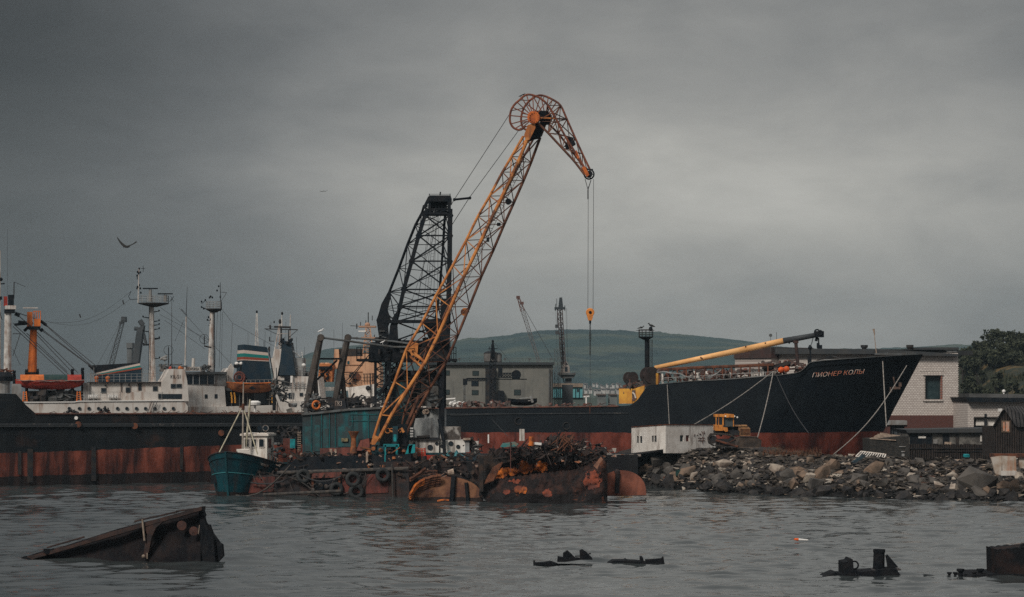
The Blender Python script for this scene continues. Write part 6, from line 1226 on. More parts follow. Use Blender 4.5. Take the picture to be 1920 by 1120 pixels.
# ================================================================ BURNT RUSTY WRECK
LW = flat(156.5)
wr = T('rusty_wreck', 'broken rusty steel hull with bright orange burnt patches, centre waterline', 'wreck', LW.pt(1020, 945, 0))
wm_ = mat('wreck_rust', (.055, .030, .025), (.018, .016, .017), 1.5, rough=.95, spec=.1, bump=.14, bscale=3.2, blot=(.15, .058, .034), bamt=.42, streak=(.018, .016, .017), samt=.5, bands=[(.75, -.01, 0, (.022, .020, .021))])
def crumple(L, outline_top, ybot, off0, depth, nx, ny, seed, slope=0.0, amp=.25):
    q_ = random.Random(seed); c = MB(); x0, x1 = outline_top[0][0], outline_top[-1][0]; vs = []
    for i in range(nx + 1):
        x = x0 + (x1 - x0) * i / nx; yt = interp(outline_top, x)
        for k in range(ny + 1):
            t = k / ny; yb = interp(ybot, x) if not isinstance(ybot, (int, float)) else ybot; y = yb + (yt - yb) * t
            e = min(1, min(i, nx - i) / 2); vs.append(L.pt(x + q_.uniform(-.5, .5) * e, y, off0 + slope * t + noise.noise(Vector((x * .06, y * .09, seed))) * amp * 2 + .9 * max(0, 1 - (x - x0) / 60) ** 2))
    n1_ = (ny + 1); c.add(vs, [(i * n1_ + k, (i + 1) * n1_ + k, (i + 1) * n1_ + k + 1, i * n1_ + k + 1) for i in range(nx) for k in range(ny)])
    o = len(c.v); back = [p + L.nv(depth) for p in vs]
    c.add(back, [(i * n1_ + k, i * n1_ + k + 1, (i + 1) * n1_ + k + 1, (i + 1) * n1_ + k) for i in range(nx) for k in range(ny)])
    m2 = len(vs)
    for i in range(nx): c.f.append((i * n1_ + ny, (i + 1) * n1_ + ny, m2 + (i + 1) * n1_ + ny, m2 + i * n1_ + ny))
    for i in (0, nx):
        for k in range(ny): c.f.append((i * n1_ + k, i * n1_ + k + 1, m2 + i * n1_ + k + 1, m2 + i * n1_ + k))
    return c
top1 = [(898, 918), (902, 908), (915, 902), (933, 899), (960, 896), (977, 893), (1000, 891), (1040, 887), (1060, 884), (1090, 879), (1110, 870), (1128, 858), (1134, 862), (1137, 872), (1139, 884)]
bot1 = [(898, 930), (915, 942), (940, 950), (1139, 952)]
def wsurf(x, y):
    yt = interp(top1, x); yb = interp(bot1, x); t = (yb - y) / (yb - yt)
    return LW.pt(x, y, .35 + 1.0 * t ** 1.6 + 1.6 * max(0, 1 - (x - 898) / 70) ** 2 + noise.noise(Vector((x * .035, y * .05, 3))) * .30 + noise.noise(Vector((x * .12, y * .16, 8))) * .07 + (.5 * max(0, (x - 1120) / 19) ** 2))
c = MB(); q = random.Random(6); nx, ny = 110, 22; fr_ = []
for i in range(nx + 1):
    x = 898 + 241 * i / nx; yt = interp(top1, x) + q.uniform(-2.6, 1.6); yb = interp(bot1, x)
    for k in range(ny + 1): fr_.append(wsurf(x, yb + (yt - yb) * k / ny))
n1_ = ny + 1; c.v = fr_ + [p + LW.nv(1.4) for p in fr_]; m2 = len(fr_)
c.f = [(i * n1_ + k, (i + 1) * n1_ + k, (i + 1) * n1_ + k + 1, i * n1_ + k + 1) for i in range(nx) for k in range(ny)]
c.f += [(i * n1_ + ny, (i + 1) * n1_ + ny, m2 + (i + 1) * n1_ + ny, m2 + i * n1_ + ny) for i in range(nx)] + [(i * n1_ + k, i * n1_ + k + 1, m2 + i * n1_ + k + 1, m2 + i * n1_ + k) for i in (0, nx) for k in range(ny)] + [tuple(m2 + a_ for a_ in (i * n1_ + k, i * n1_ + k + 1, (i + 1) * n1_ + k + 1, (i + 1) * n1_ + k)) for i in range(nx) for k in range(ny)]
c.build('near_hull', wm_, wr)
burnt = mat('burnt_orange', (.60, .17, .03), (.17, .055, .032), 1.4, mixr=(.40, .56), rough=.95, bump=.03, blot=(.06, .03, .026), bamt=.40)
burnt2 = mat('burnt_red', (.24, .06, .032), (.11, .042, .033), 1.2, mixr=(.42, .60), rough=.95, bump=.03, blot=(.05, .03, .026), bamt=.42)
for j, (cx, cy, rx, ry, m_) in enumerate(((953, 884, 20, 8, burnt), (984, 875, 17, 13, burnt), (1014, 875, 16, 10, burnt), (935, 892, 12, 8, burnt), (965, 902, 14, 5, burnt2), (975, 918, 13, 8, burnt), (1026, 925, 15, 8, burnt2), (949, 922, 9, 5, burnt2), (1110, 900, 22, 20, burnt2))):
    c = MB(); st_ = 1.0; x = cx - rx * 1.5
    while x < cx + rx * 1.5:
        y = cy - ry * 1.5
        while y < cy + ry * 1.5:
            d_ = ((x - cx) / rx) ** 2 + ((y - cy) / ry) ** 2 + noise.noise(Vector((x * .16, y * .10, j))) * .9 + noise.noise(Vector((x * .5, y * .35, j))) * .5
            inn = j < 4
            if d_ < (.85 if m_ is burnt else .55) and (inn or interp(top1, x) + 1 < y < interp(bot1, x) - 8): c.add([(LW.pt(a_, b_, 3.15 + .3 * noise.noise(Vector((a_ * .1, b_ * .1, 4)))) if inn else wsurf(a_, b_) - LW.nv(.05)) for a_, b_ in ((x, y), (x + st_, y), (x + st_, y + st_), (x, y + st_))], [(0, 1, 2, 3)])
            y += st_
        x += st_
    if c.f: c.build('burnt_patch', m_, wr)
top2 = [(905, 905), (925, 880), (935, 862), (945, 856), (965, 852), (985, 862), (1010, 856), (1040, 860), (1080, 862), (1120, 862)]
crumple(LW, top2, [(905, 912), (1120, 905)], 3.4, 2.5, 60, 8, 5, .3, .08).build('inner_hull', wm_, wr)
c = MB(); q = random.Random(17)
for k in range(7): x = 918 + k * 2.6; c.bar(LW.pt(x - 10, 908 - k, 1.2), LW.pt(x + 8, 876 - k * 1.5, 1.6), .09)
c.build('bent_frames', MATS['crane_brown'], wr)
c = MB(); c.poly(LW, [(1113, 874), (1120, 866), (1127, 857), (1131, 862), (1124, 869), (1120, 880)], -.3, .1); c.build('torn_lip', M('torn_pale', (.30, .15, .10), (.15, .08, .06), 2, rough=.9), wr)
c = MB(); c.rect(LW, 899, 855, 906, 922, 1, 2.5); c.poly(LW, [(896, 858), (962, 846), (968, 862), (935, 872), (905, 905), (899, 905)], 3.2, 6); c.build('bulkhead', MATS['scrap_dark'], wr)
# scrap on top
c = MB(); q = random.Random(23)
for _ in range(520):
    x = q.triangular(905, 1150, 1060); hmx = interp([(905, 850), (960, 838), (1000, 842), (1040, 822), (1075, 824), (1110, 838), (1150, 850)], x); y = q.uniform(hmx, 872 if x > 1040 else 861); p = LW.pt(x, y, q.uniform(1.5, 7)); k = q.random(); d = Vector((q.uniform(-1, 1), q.uniform(-.5, .5), q.uniform(-.7, .7))).normalized()
    if k < .5: c.tube(p - d * q.uniform(.2, 1.0), p + d * q.uniform(.2, .8), q.uniform(.02, .07), n=4)
    elif k < .85: s_ = q.uniform(.15, .55); pl = [p + Vector((q.uniform(-s_, s_), q.uniform(-.2, .2), q.uniform(-s_, s_))) for _ in range(4)]; c.add(pl + [v_ + Vector((0, .05, 0)) for v_ in pl], [(0, 1, 2), (0, 2, 3), (4, 5, 6), (4, 6, 7), (0, 1, 5, 4), (1, 2, 6, 5)])
    else: c.box(p, (q.uniform(.1, .5),) * 3, q.uniform(0, 3), q.uniform(0, 3))
c.thing('scrap_pile', 'tangled pile of dark rusty scrap heaped on top of the broken rusty wreck', 'scrap', mat('scrap_mix', (.045, .033, .030), (.018, .017, .019), 1.3, mixr=(.45, .55), rough=.95, blot=(.16, .062, .036), bamt=.40), kind='stuff')
c = MB()
for _ in range(150):
    x = q.triangular(960, 1175, 1080); p = LW.pt(x, q.uniform(830, 872) if x < 1130 else q.uniform(842, 858), q.uniform(1.2, 6)); s_ = q.uniform(.05, .22); pl = [p + Vector((q.uniform(-s_, s_) * 1.6, q.uniform(-.1, .1), q.uniform(-s_, s_))) for _ in range(4)]; c.add(pl + [v_ + Vector((0, .05, 0)) for v_ in pl], [(0, 1, 2), (0, 2, 3), (4, 5, 6), (4, 6, 7), (0, 1, 5, 4), (1, 2, 6, 5)])
c.thing('scrap_shards', 'pale shards and rubbish strewn over the rusty scrap pile', 'scrap', M('shards', (.34, .31, .28), (.30, .12, .06), 1.1, mixr=(.5, .55), rough=.9, blot=(.04, .12, .13), bamt=.35), kind='stuff')
c = MB(); q = random.Random(29)
for k in range(60): x = q.triangular(1040, 1078, 1060); y = q.uniform(820, 842); d = Vector((q.uniform(-.7, .9), 0, q.uniform(.2, .8))) * .6; p = LW.pt(x, y, q.uniform(1.2, 3)); c.tube(p - d, p + d, .03, n=4)
c.thing('wire_bundle', 'fan of thin brown rods sticking up from the scrap pile', 'scrap', MATS['crane_brown'], kind='stuff')
t = T('teal_boat_piece', 'teal upturned strip of hull lying on the left of the scrap pile', 'scrap', LW.pt(955, 837, 1.5)); c = MB(); c.poly(LW, [(938, 838), (942, 832), (965, 829), (972, 833), (968, 837), (945, 839)], 1, 2); c.build('shell', M('teal_old', (.05, .20, .20), (.20, .17, .13), 2, rough=.9), t)
c = MB(); c.tube(LW.pt(995.5, 836, 1.2), LW.pt(996.5, 819, 1.2), .19, n=10); c.thing('rust_drum', 'upright bright rust cylinder on the scrap pile', 'drum', MATS['rust_bright'])
c = MB(); c.rect(LW, 974, 805, 983.5, 827, 3.2, 3.8); c.thing('pale_panel', 'tall pale streaked panel standing at the left of the upright rust cylinder', 'panel', MATS['white_dirty'])
c = MB(); c.rect(LW, 914.5, 815, 917, 831, 2, 2.15); c.thing('white_post', 'short white stake standing on the dark barge left of the scrap pile', 'post', MATS['white_clean'])
c = MB(); c.box(LW.pt(1007, 832, 1.4), (.65, .3, .18), 0, 0, .1); c.thing('white_block', 'white lump lying right of the upright rust cylinder', 'scrap', MATS['white_clean'])
c = MB(); c.rect(LW, 1003, 815, 1023, 831, 4.2, 4.3); c.thing('maroon_plate', 'maroon steel plate leaning behind the scrap pile', 'panel', MATS['rust_red'])
sagline(flat(150), (905, 740), (905, 741), 0, 0, 'x', 'x') if False else None
c = MB(); c.tube(P(922, 786, 178), P(952, 818, 160), .02, n=4); c.thing('thin_line', 'thin slanting line from the black ship to the scrap pile', 'rope', MATS['rope_dark'])
c = MB(); c.tube(LW.pt(957, 828, 0.9), LW.pt(957.5, 885, .6), .035, n=5); c.thing('thin_rod', 'thin dark red rod standing in front of the rusty wreck', 'rod', MATS['rust_red'])
# ================================================================ concrete quay strip behind the wreck
c = MB(); LQ = flat(187.3); c.poly(LQ, [(880, 854), (1196, 853), (1196, 915), (880, 915)], 0, 6); c.poly(LQ, [(1196, 852), (1262, 846), (1262, 915), (1196, 915)], 2.6, 6); qy = c.thing('quay_wall', 'low dark concrete quay edge behind the rusty wreck and below the white shed', 'quay wall', M('quay_dark', (.022, .022, .024), (.014, .014, .017), .8, rough=.9, bump=.05, streak=(.015, .016, .018), samt=.4))
c = MB(); q = random.Random(37)
for _ in range(70): p = LQ.pt(q.uniform(1090, 1200), 854, q.uniform(.1, 2)); c.box(p, (q.uniform(.1, .5), .25, q.uniform(.05, .22)), q.uniform(-.4, .4))
c.thing('quay_rubbish', 'pale rubbish fragments lining the quay edge left of the white shed', 'rubbish', MATS['shards'], kind='stuff')
# pontoon clutter
c = MB(); clutter(c, L0, 540, 850, 765, 884, 240, 2.0, 6, .05, .30, random.Random(301)); clutter(c, L0, 450, 886, 765, 896, 150, -.3, 1.5, .04, .22, random.Random(302)); c.thing('pontoon_clutter', 'dark deck clutter strewn over the crane pontoon', 'clutter', MATS['scrap_dark'], kind='stuff')
c = MB(); clutter(c, L0, 440, 890, 640, 930, 22, -.5, -.1, .05, .26, random.Random(303)); q = random.Random(304)
for _ in range(9): x = q.uniform(445, 750); A = L0.pt(x, q.uniform(886, 892), -.3); B = L0.pt(x + q.uniform(-45, 45), q.uniform(905, 932), -.35); c.path([A.lerp(B, k / 8) - UP * (q.uniform(.2, .5) * math.sin(math.pi * k / 8)) for k in range(9)], .03, 4)
c.thing('hanging_ropes', 'mess of dark ropes and chain hanging over the crane pontoon side', 'rope', M('rope_mix', (.045, .042, .042), (.11, .09, .08), 1.2, rough=.9), kind='stuff')
c = MB(); clutter(c, L0, 470, 852, 765, 892, 45, -.2, 4, .03, .13, random.Random(305)); c.thing('pontoon_litter', 'small pale and rusty bits lying on the crane pontoon', 'litter', MATS['scrap_pale'], kind='stuff')
# ================================================================ BLACK BOW SHIP
LP_ = Pl((830, 216), (1730, 203)); UXp = Vector((LP_.u.x, LP_.u.y, 0))
ps = T('cargo_ship', 'big black ship with a red bottom and a high raked bow at the right', 'ship', LP_.pt(1300, 860, 6))
sts = [(700, 767)] + [(x, 767 - (x - 700) * .011) for x in range(740, 1170, 30)] + [(1180, 760.5), (1188, 756.5), (1196, 749), (1205, 736), (1212, 726), (1218, 722.5), (1228, 721.5), (1260, 718), (1300, 714.5), (1340, 713), (1380, 710.5), (1422, 707), (1467, 703), (1490, 700), (1500, 697), (1508, 691), (1515, 683), (1519, 679.5), (1540, 676.5), (1583, 673), (1620, 670.5), (1660, 668), (1690, 666), (1710, 665), (1722, 664.5), (1731, 664)]
stem = [(0, 1612), (.15, 1632), (.35, 1652), (.55, 1674), (.8, 1706), (1, 1731)]
mb, dk = side_hull(LP_, sts, -.6, 14, 0, .34, nk=12, stem=stem)
HP = mat('ship_hull_paint', (.006, .010, .015), (.011, .015, .019), brick=(5.5, 1.9, (.012, .014, .017), (.007, .010, .014)), scale=.3, rough=.6, spec=.12, bump=.015, streak=(.008, .010, .013), samt=.4, ssc=.5, blot=(.014, .014, .016), bamt=.32, bands=[(4.22, .004, 0, (.20, .052, .036))])
mb.build('hull', HP, ps, smooth=False); dk.build('deck', MATS['deck_rust'], ps)
c = MB(); c.path([LP_.pt(x, y, -.03) for x, y in sts[:16]], .08, 5); c.build('main_deck_rail', MATS['gunwale_rust'], ps)
c = MB(); tp = []
for px, py in sts[16:]:
    s_ = (px - 700) / 1031; off = 7 * max(0, (s_ - .66) / .34) ** 2.8; tp.append(LP_.pt(px, py, min(off, 7) - .05))
c.path(tp[7:], .045, 4); c.build('bulwark_cap', MATS['grey_steel'], ps)
def bowoff(px, t):
    s_ = (px - 700) / 1031
    return min(7, 7 * max(0, (s_ - .66) / .34) ** (1.5 + 1.3 * t))
a_, b_ = LP_.pt(1523, 708, bowoff(1530, .8) - .42), LP_.pt(1621, 700.5, bowoff(1622, .8) - .25); rt = (b_ - a_); up_ = Vector((0, 0, 1))
text('ПИОНЕР КОЛЫ', 'ship_name', MATS['letter_rusty'], ps, a_, rt.normalized(), up_, 8.4 / F * 205, .28, wfit=rt.length)
c = MB(); pa = LP_.pt(1679, 728, bowoff(1690, .7) - .6); c.box(pa, (.9, .25, .22)); c.box(pa + Vector((-.45, 0, -.15)), (.2, .25, .5)); c.box(pa + Vector((.45, 0, .35)), (.25, .3, .4)); c.tube(pa, pa + Vector((-.2, 0, 1.1)), .08, n=6); c.build('anchor', M('anchor_rust', (.14, .09, .07), (.06, .04, .035), 3, rough=.9), ps)
# scuttles on the hull side: loop rings and weld marks
c = MB(); 
for x, y in ((1062, 799), (972, 790)): c.ring(LP_.pt(x, y, -.05), (0, -1, 0), .34, .05, 14, 5)
c.build('hawse_ring', MATS['dark_steel'], ps)
for x0, x1, y in ((700, 1178, 778), (845, 980, 779)): MB().tube(LP_.pt(x0, y, -.03), LP_.pt(x1, y - 3, -.03), .06, n=5).build('rubbing_strake', MATS['strake'], ps)
# deck gear
c = MB(); q = random.Random(41); clutter(c, LP_, 1235, 694, 1450, 714, 160, .6, 4.5, .12, .55, q); c.build('deck_machinery', M('deck_mix', (.10, .085, .08), (.15, .06, .045), 1.2, mixr=(.45, .6), rough=.9, blot=(.40, .38, .35), bamt=.40), ps)
c = MB(); c.rect(LP_, 1285, 696, 1328, 716, 3, 6); c.rect(LP_, 1402, 692, 1432, 710, 1.5, 5); c.rect(LP_, 1350, 697, 1375, 711, 2.4, 5); c.build('deckhouse', MATS['white_dirty'], ps)
c = MB(); c.path([LP_.pt(x, y, 1.0) for x, y in ((1232, 694), (1300, 690), (1380, 687), (1450, 684))], .16, 5)
for x in range(1236, 1450, 17): c.tube(LP_.pt(x, 694 - (x - 1236) * .045, 1), LP_.pt(x, 718 - (x - 1236) * .062, .4), .08, n=5)
c.build('pipe_rack', MATS['rust'], ps)
c = MB(); c.path([LP_.pt(1232, 699, .5), LP_.pt(1245, 697, .5), LP_.pt(1258, 700, .5), LP_.pt(1275, 701, .5), LP_.pt(1285, 706, .5), LP_.pt(1300, 710, .5), LP_.pt(1330, 708, .5), LP_.pt(1345, 700, .5), LP_.pt(1352, 694, .5)], .07, 5); c.path([LP_.pt(1240, 720, .2), LP_.pt(1300, 715, .2), LP_.pt(1380, 710, .2), LP_.pt(1450, 703, .2)], .04, 4); c.build('pale_hose', MATS['pale_grey'], ps)
c = MB()
for x in range(1240, 1455, 13): c.tube(LP_.pt(x, 716 - (x - 1240) * .055, .25), LP_.pt(x, 708 - (x - 1240) * .055, .25), .04, n=4)
c.path([LP_.pt(1240, 709, .25), LP_.pt(1455, 697, .25)], .035, 4); c.build('deck_railing', MATS['pale_grey'], ps)
c = MB(); c.tube(LP_.pt(1232.5, 722, .6), LP_.pt(1232.5, 700, .6), .14, n=6); c.build('yellow_post', MATS['yellow_paint'], ps); c = MB(); c.tube(LP_.pt(1243, 721, .6), LP_.pt(1242, 701, .6), .10, n=6); c.build('pale_post', MATS['boat_white'], ps)
c = MB(); clutter(c, LP_, 1430, 678, 1512, 704, 70, 1, 5, .1, .5, random.Random(42)); c.build('forward_gear', MATS['deck_mix'], ps)
c = MB(); c.poly(LP_, [(1428, 690), (1478, 677), (1485, 682), (1432, 696)], 1.5, 4); c.build('canvas_cover', MATS['dark_steel'], ps)
for x, y in ((1464.5, 694), (1474.8, 692.5)): MB().ball(LP_.pt(x, y, .8), .30, 1.05).build('orange_buoy', M('buoy_orange', (.80, .13, .025), (.5, .08, .02), 3, rough=.6), ps)
c = MB(); c.poly(LP_, [(1530, 676), (1545, 670), (1558, 667), (1570, 671), (1578, 675), (1545, 678)], 6, 9); c.build('covered_winch', MATS['dark_steel'], ps)
c = MB(); c.poly(LP_, [(1519, 681), (1526, 677), (1546, 674), (1600, 672), (1600, 674), (1540, 678)], 3.5, 3.9); c.build('light_rail', MATS['pale_grey'], ps)
c = MB(); c.tube(LP_.pt(1644, 669, 6.9), LP_.pt(1638, 617, 6.9), .05, .03, 6); c.tube(LP_.pt(1638, 617, 6.9), LP_.pt(1640, 628, 6.9), .12, .05, 6); c.build('flagstaff', MATS['wood_pale'], ps)
c = MB(); q = random.Random(44); 
for k in range(16): x = 1655 + k * 4; c.tube(LP_.pt(x, 666, bowoff(x, 1) + .3), LP_.pt(x + 1, 663 - q.uniform(0, 3), bowoff(x, 1) + .3), .05, n=4)
c.rect(LP_, 1640, 662.5, 1700, 665.5, 6.6, 7.4); c.build('bow_fairleads', MATS['grey_steel'], ps)
# derrick
dr = T('derrick_boom', 'yellow tubular derrick boom with a black end resting over the black ship deck', 'derrick', LP_.pt(1492, 683, 3)); oD = 3.0
c = MB(); c.tube(LP_.pt(1228, 690, oD), LP_.pt(1400, 654.5, oD), .22, .30, 16); c.tube(LP_.pt(1400, 654.5, oD), LP_.pt(1469, 639.5, oD), .30, .30, 16); c.build('yellow_tube', MATS['boom_yellow'], dr, smooth=True)
c = MB(); c.tube(LP_.pt(1469, 639.5, oD), LP_.pt(1535, 627.5, oD), .30, .24, 16); c.build('black_end', M('tube_black', (.045, .05, .055), rough=.6), dr, smooth=True)
c = MB(); c.box(LP_.pt(1536, 627, oD), (.85, .6, .6)); c.ring(LP_.pt(1532, 623, oD - .3), (0, 1, 0), .24, .08, 12, 5); c.ring(LP_.pt(1538, 624, oD - .3), (0, 1, 0), .2, .07, 12, 5); c.tube(LP_.pt(1532, 632, oD), LP_.pt(1530, 640, oD), .14, n=6); c.tube(LP_.pt(1535, 634, oD), LP_.pt(1535, 652, oD), .07, n=5); c.box(LP_.pt(1537, 650.5, oD), (.45, .3, .35)); c.box(LP_.pt(1534, 648, oD), (.25, .3, .5)); c.build('head_block', MATS['black_steel'], dr)
c = MB(); c.tube(LP_.pt(1492, 641, oD), LP_.pt(1496, 685, oD), .17, n=6); c.box(LP_.pt(1492, 641, oD), (.5, .4, .3)); c.tube(LP_.pt(1480, 640, oD), LP_.pt(1480, 645, oD), .08, n=5); c.build('rest_post', M('rest_rust', (.07, .04, .035), (.04, .03, .03), 2, rough=.9), dr)
c = MB(); c.path([LP_.pt(1525, 632, oD), LP_.pt(1522, 644, oD), LP_.pt(1519, 650, oD)], .045, 4); c.lathe(LP_.pt(1519, 652, oD), UP, [(.1, -.25), (.22, 0), (.1, .25)], 8); c.path([LP_.pt(1519, 654, oD), LP_.pt(1520, 668, oD), LP_.pt(1518, 684, oD)], .09, 5); c.box(LP_.pt(1518, 676, oD), (.35, .3, .8)); c.build('tackle', MATS['black_steel'], dr)
for x, y in ((1314, 670.5), (1316, 672), (1435, 643.5), (1398, 650)): MB().box(LP_.pt(x, y, oD - .28), (.12, .08, .12)).build('lug', MATS['rust'], dr)
c = MB(); c.lathe(LP_.pt(1445, 629, 9), (0, 1, 0), [(.17, 0), (.17, .05)], 12); c.tube(LP_.pt(1445, 632, 9), LP_.pt(1445, 660, 9), .025, n=4); c.tube(LP_.pt(1456, 623, 9), LP_.pt(1456, 660, 9), .03, n=4); c.thing('vent_disc', 'small grey disc on a stalk behind the yellow derrick', 'sign', MATS['grey_steel'])
# lamp tower
lt = T('lamp_tower', 'dark pillar with a railed lamp platform at the left end of the yellow derrick', 'lamp tower', LP_.pt(1212, 722, 3))
c = MB(); c.tube(LP_.pt(1213, 722, 3), LP_.pt(1213, 637, 3), .24, n=8); c.build('pillar', MATS['black_steel'], lt)
c = MB(); 
for x in (1217.5, 1223): c.tube(LP_.pt(x, 690, 2.6), LP_.pt(x, 637, 2.6), .035, n=4)
for k in range(26): c.tube(LP_.pt(1217.5, 638 + 2 * k, 2.6), LP_.pt(1223, 638 + 2 * k, 2.6), .022, n=4)
c.build('ladder', MATS['dark_steel'], lt)
c = MB(); c.lathe(LP_.pt(1211, 633, 3), UP, [(.25, -.25), (.72, 0), (.74, .08)], 14); c.build('platform', MATS['black_steel'], lt)
c = MB(); cc = LP_.pt(1211, 632.5, 3); pts = [cc + Vector((math.cos(a) * .72, math.sin(a) * .72, 0)) for a in np.linspace(0, 2 * math.pi, 13)]; c.rail(pts, .75, .025, 3); c.build('platform_railing', MATS['dark_steel'], lt)
c = MB(); c.tube(LP_.pt(1193, 620, 3), LP_.pt(1227, 619.5, 3), .035, n=4); c.ball(LP_.pt(1220, 617, 3), .2, 1.2); c.build('lamp_bar', MATS['black_steel'], lt)
for x, y, r_, lab in ((1218, 704, .85, 'big dark brown winch drum at the foot of the lamp tower'), (1182.5, 709, .62, 'dark brown winch drum above the yellow winch housing')):
    t = T('winch_drum', lab, 'winch', LP_.pt(x, y + 16, 2)); c = MB(); p = LP_.pt(x, y, 2); c.lathe(p, (.45, -1, 0), [(r_, -.5), (r_, -.42), (r_ * .6, -.4), (r_ * .6, .4), (r_, .42), (r_, .5)], 18); c.build('drum', M('drum_brown', (.055, .04, .038), (.035, .03, .03), 2, rough=.9), t); c = MB(); c.box(p - UP * r_ * .9, (r_ * 1.6, 1, r_)); c.build('seat', MATS['dark_steel'], t)
t = T('winch_housing', 'bright yellow winch housing where the main deck steps up to the foredeck', 'winch', LP_.pt(1172, 758, 1))
c = MB(); c.rect(LP_, 1160.5, 729, 1185, 757, .8, 3.2); c.poly(LP_, [(1186, 730), (1208, 723), (1208, 735), (1196, 750), (1186, 757)], .5, .8); c.build('housing', MATS['yellow_paint'], t)
c = MB(); clutter(c, LP_, 1160, 716, 1208, 732, 34, .8, 2.6, .12, .45, random.Random(51)); c.rect(LP_, 1185, 732, 1191, 752, .45, .8); c.tube(LP_.pt(1181, 730, .7), LP_.pt(1181, 711, .7), .06, n=5); c.build('winch_gear', MATS['deck_mix'], t)
c = MB(); c.path([LP_.pt(1186, 736, .4), LP_.pt(1190, 740, .4), LP_.pt(1192, 747, .4)], .08, 5); c.build('lever', MATS['boat_white'], t)
# mooring ropes of the bow
def moor(a, b, offa, Yb, sag, lab, m='rope', r=.045):
    A = LP_.pt(*a, offa); B = P(*b, Yb); c = MB(); c.path([A.lerp(B, k / 16) - UP * (sag * math.sin(math.pi * k / 16)) for k in range(17)], r, 6); c.thing('mooring_rope', lab, 'rope', MATS[m], 'mooring ropes of the black ship')
moor((1449, 697), (1300, 797), -.15, 197, .25, 'taut pale mooring rope running down left to the white shed roof')
moor((1450, 697), (1420, 822), -.2, 192, .3, 'pale mooring rope hanging down behind the yellow bulldozer'); moor((1454, 700), (1516, 812), -.2, 198, .5, 'dark slack mooring rope slanting right across the black hull', 'rope_dark', .04)
moor((1700, 686), (1562, 853), 4.6, 186, .9, 'long pale mooring rope from the bow down to the rubble'); moor((1655, 678), (1662, 800), 3, 200, .1, 'pale rope hanging straight down beside the bow', 'rope', .05); moor((1251, 722), (1255, 797), -.1, 200, 0, 'thin pale line hanging down to the middle of the white shed', 'rope', .03)
# small things on the main deck
t = T('ship_boat', 'dark small boat lying on the black ship main deck before the grey hall', 'boat', LP_.pt(978, 764, 4)); boat_shell(LP_, 952, 1007, 749, 761, 3, 2).build('hull', MATS['black_steel'], t); c = MB(); c.tube(LP_.pt(968, 748, 3.6), LP_.pt(997, 745, 3.6), .05, n=4); c.tube(LP_.pt(968, 752, 3.2), LP_.pt(995, 751.5, 3.2), .06, n=4); c.tube(LP_.pt(999, 755, 3.2), LP_.pt(995, 743, 3.2), .12, n=5); c.build('oars', MATS['pale_grey'], t)
t = T('white_railing_frame', 'white bent pipe frame and railing on the deck right of the crane pedestal', 'railing', LP_.pt(846, 765, 2)); c = MB(); c.path([LP_.pt(833.5, 764, 2), LP_.pt(834, 749, 2), LP_.pt(854, 747.5, 2)], .08, 5); c.build('pipe_frame', MATS['white_clean'], t)
c = MB(); q = random.Random(3); clutter(c, LP_, 842, 753, 868, 762, 24, 1.8, 3, .08, .3, q); c.build('white_gear', MATS['white_clean'], t)
c = MB(); clutter(c, LP_, 862, 754, 960, 765, 46, 1, 4, .12, .5, random.Random(62)); clutter(c, LP_, 1000, 757, 1160, 764, 40, .5, 2, .08, .3, random.Random(63)); c.thing('deck_scrap', 'low dark clutter along the main deck of the black ship', 'scrap', MATS['deck_mix'], kind='stuff')
# ================================================================ RIGHT BUILDINGS
LW1 = Pl((1375, 266), (1668, 246)); LW2 = flat(244)
wbk = T('brick_building', 'tall white brick building with a dark window and red brick plinth behind the bow', 'building', LW2.pt(1730, 800, 3))
M('white_brick', (.66, .61, .56), None, brick=(.32, .20, (.34, .29, .27), (.52, .47, .43)), rough=.95, blot=(.42, .37, .34), bamt=.34, scale=.5)
M('red_brick', (.135, .052, .042), None, brick=(.30, .15, (.09, .045, .04), (.105, .045, .038)), rough=.95)
def wall_with_hole(L, x0, y0, x1, y1, hx0, hy0, hx1, hy1, o0, o1):
    c = MB(); c.rect(L, x0, y0, hx0, y1, o0, o1); c.rect(L, hx1, y0, x1, y1, o0, o1); c.rect(L, hx0, y0, hx1, hy0, o0, o1); c.rect(L, hx0, hy1, hx1, y1, o0, o1); return c
wall_with_hole(LW2, 1655, 662, 1796, 779, 1735, 704, 1764.5, 749, 0, 1.2).build('front_wall', MATS['white_brick'], wbk)
c = MB(); c.rect(LW2, 1660, 664, 1795, 778, 1.3, 14); c.build('inner_block', MATS['glass_dark'], wbk)
c = MB(); c.rect(LW2, 1655, 779, 1799, 806, -.15, 12); c.build('plinth', MATS['red_brick'], wbk)
c = MB(); 
for k in range(15): c.rect(LW2, 1764.5, 705 + k * 3, 1766.8, 706.5 + k * 3, -.1, .6)
c.build('window_jamb_teeth', M('tooth_red', (.34, .12, .08), rough=.9), wbk)
c = MB()
for k in range(16): c.rect(LW2, 1733.2, 704 + k * 3, 1735, 705.5 + k * 3, -.1, .6)
c.rect(LW2, 1731, 700, 1768, 704, -.18, .4); c.rect(LW2, 1731, 749, 1768, 752.5, -.18, .4); c.build('window_surround', MATS['white_brick'], wbk)
c = MB(); c.rect(LW2, 1736, 705, 1763, 748, .5, .6); w_ = c.build('window', M('window_teal', (.018, .035, .04), (.03, .05, .055), 2, rough=.35), wbk); MB().rect(LW2, 1734.5, 704, 1765, 706, .15, .5).build('lintel', MATS['grey_steel'], w_)
c = MB()
for k in range(26): c.rect(LW2, 1796, 672 + k * 4.1, 1797.6, 674 + k * 4.1, -.02, 1.2)
c.build('corner_teeth', MATS['white_brick'], wbk)
c = MB(); c.rect(LW2, 1725, 690, 1769, 697, -.06, .2); c.build('brick_panel', MATS['white_brick'], wbk)
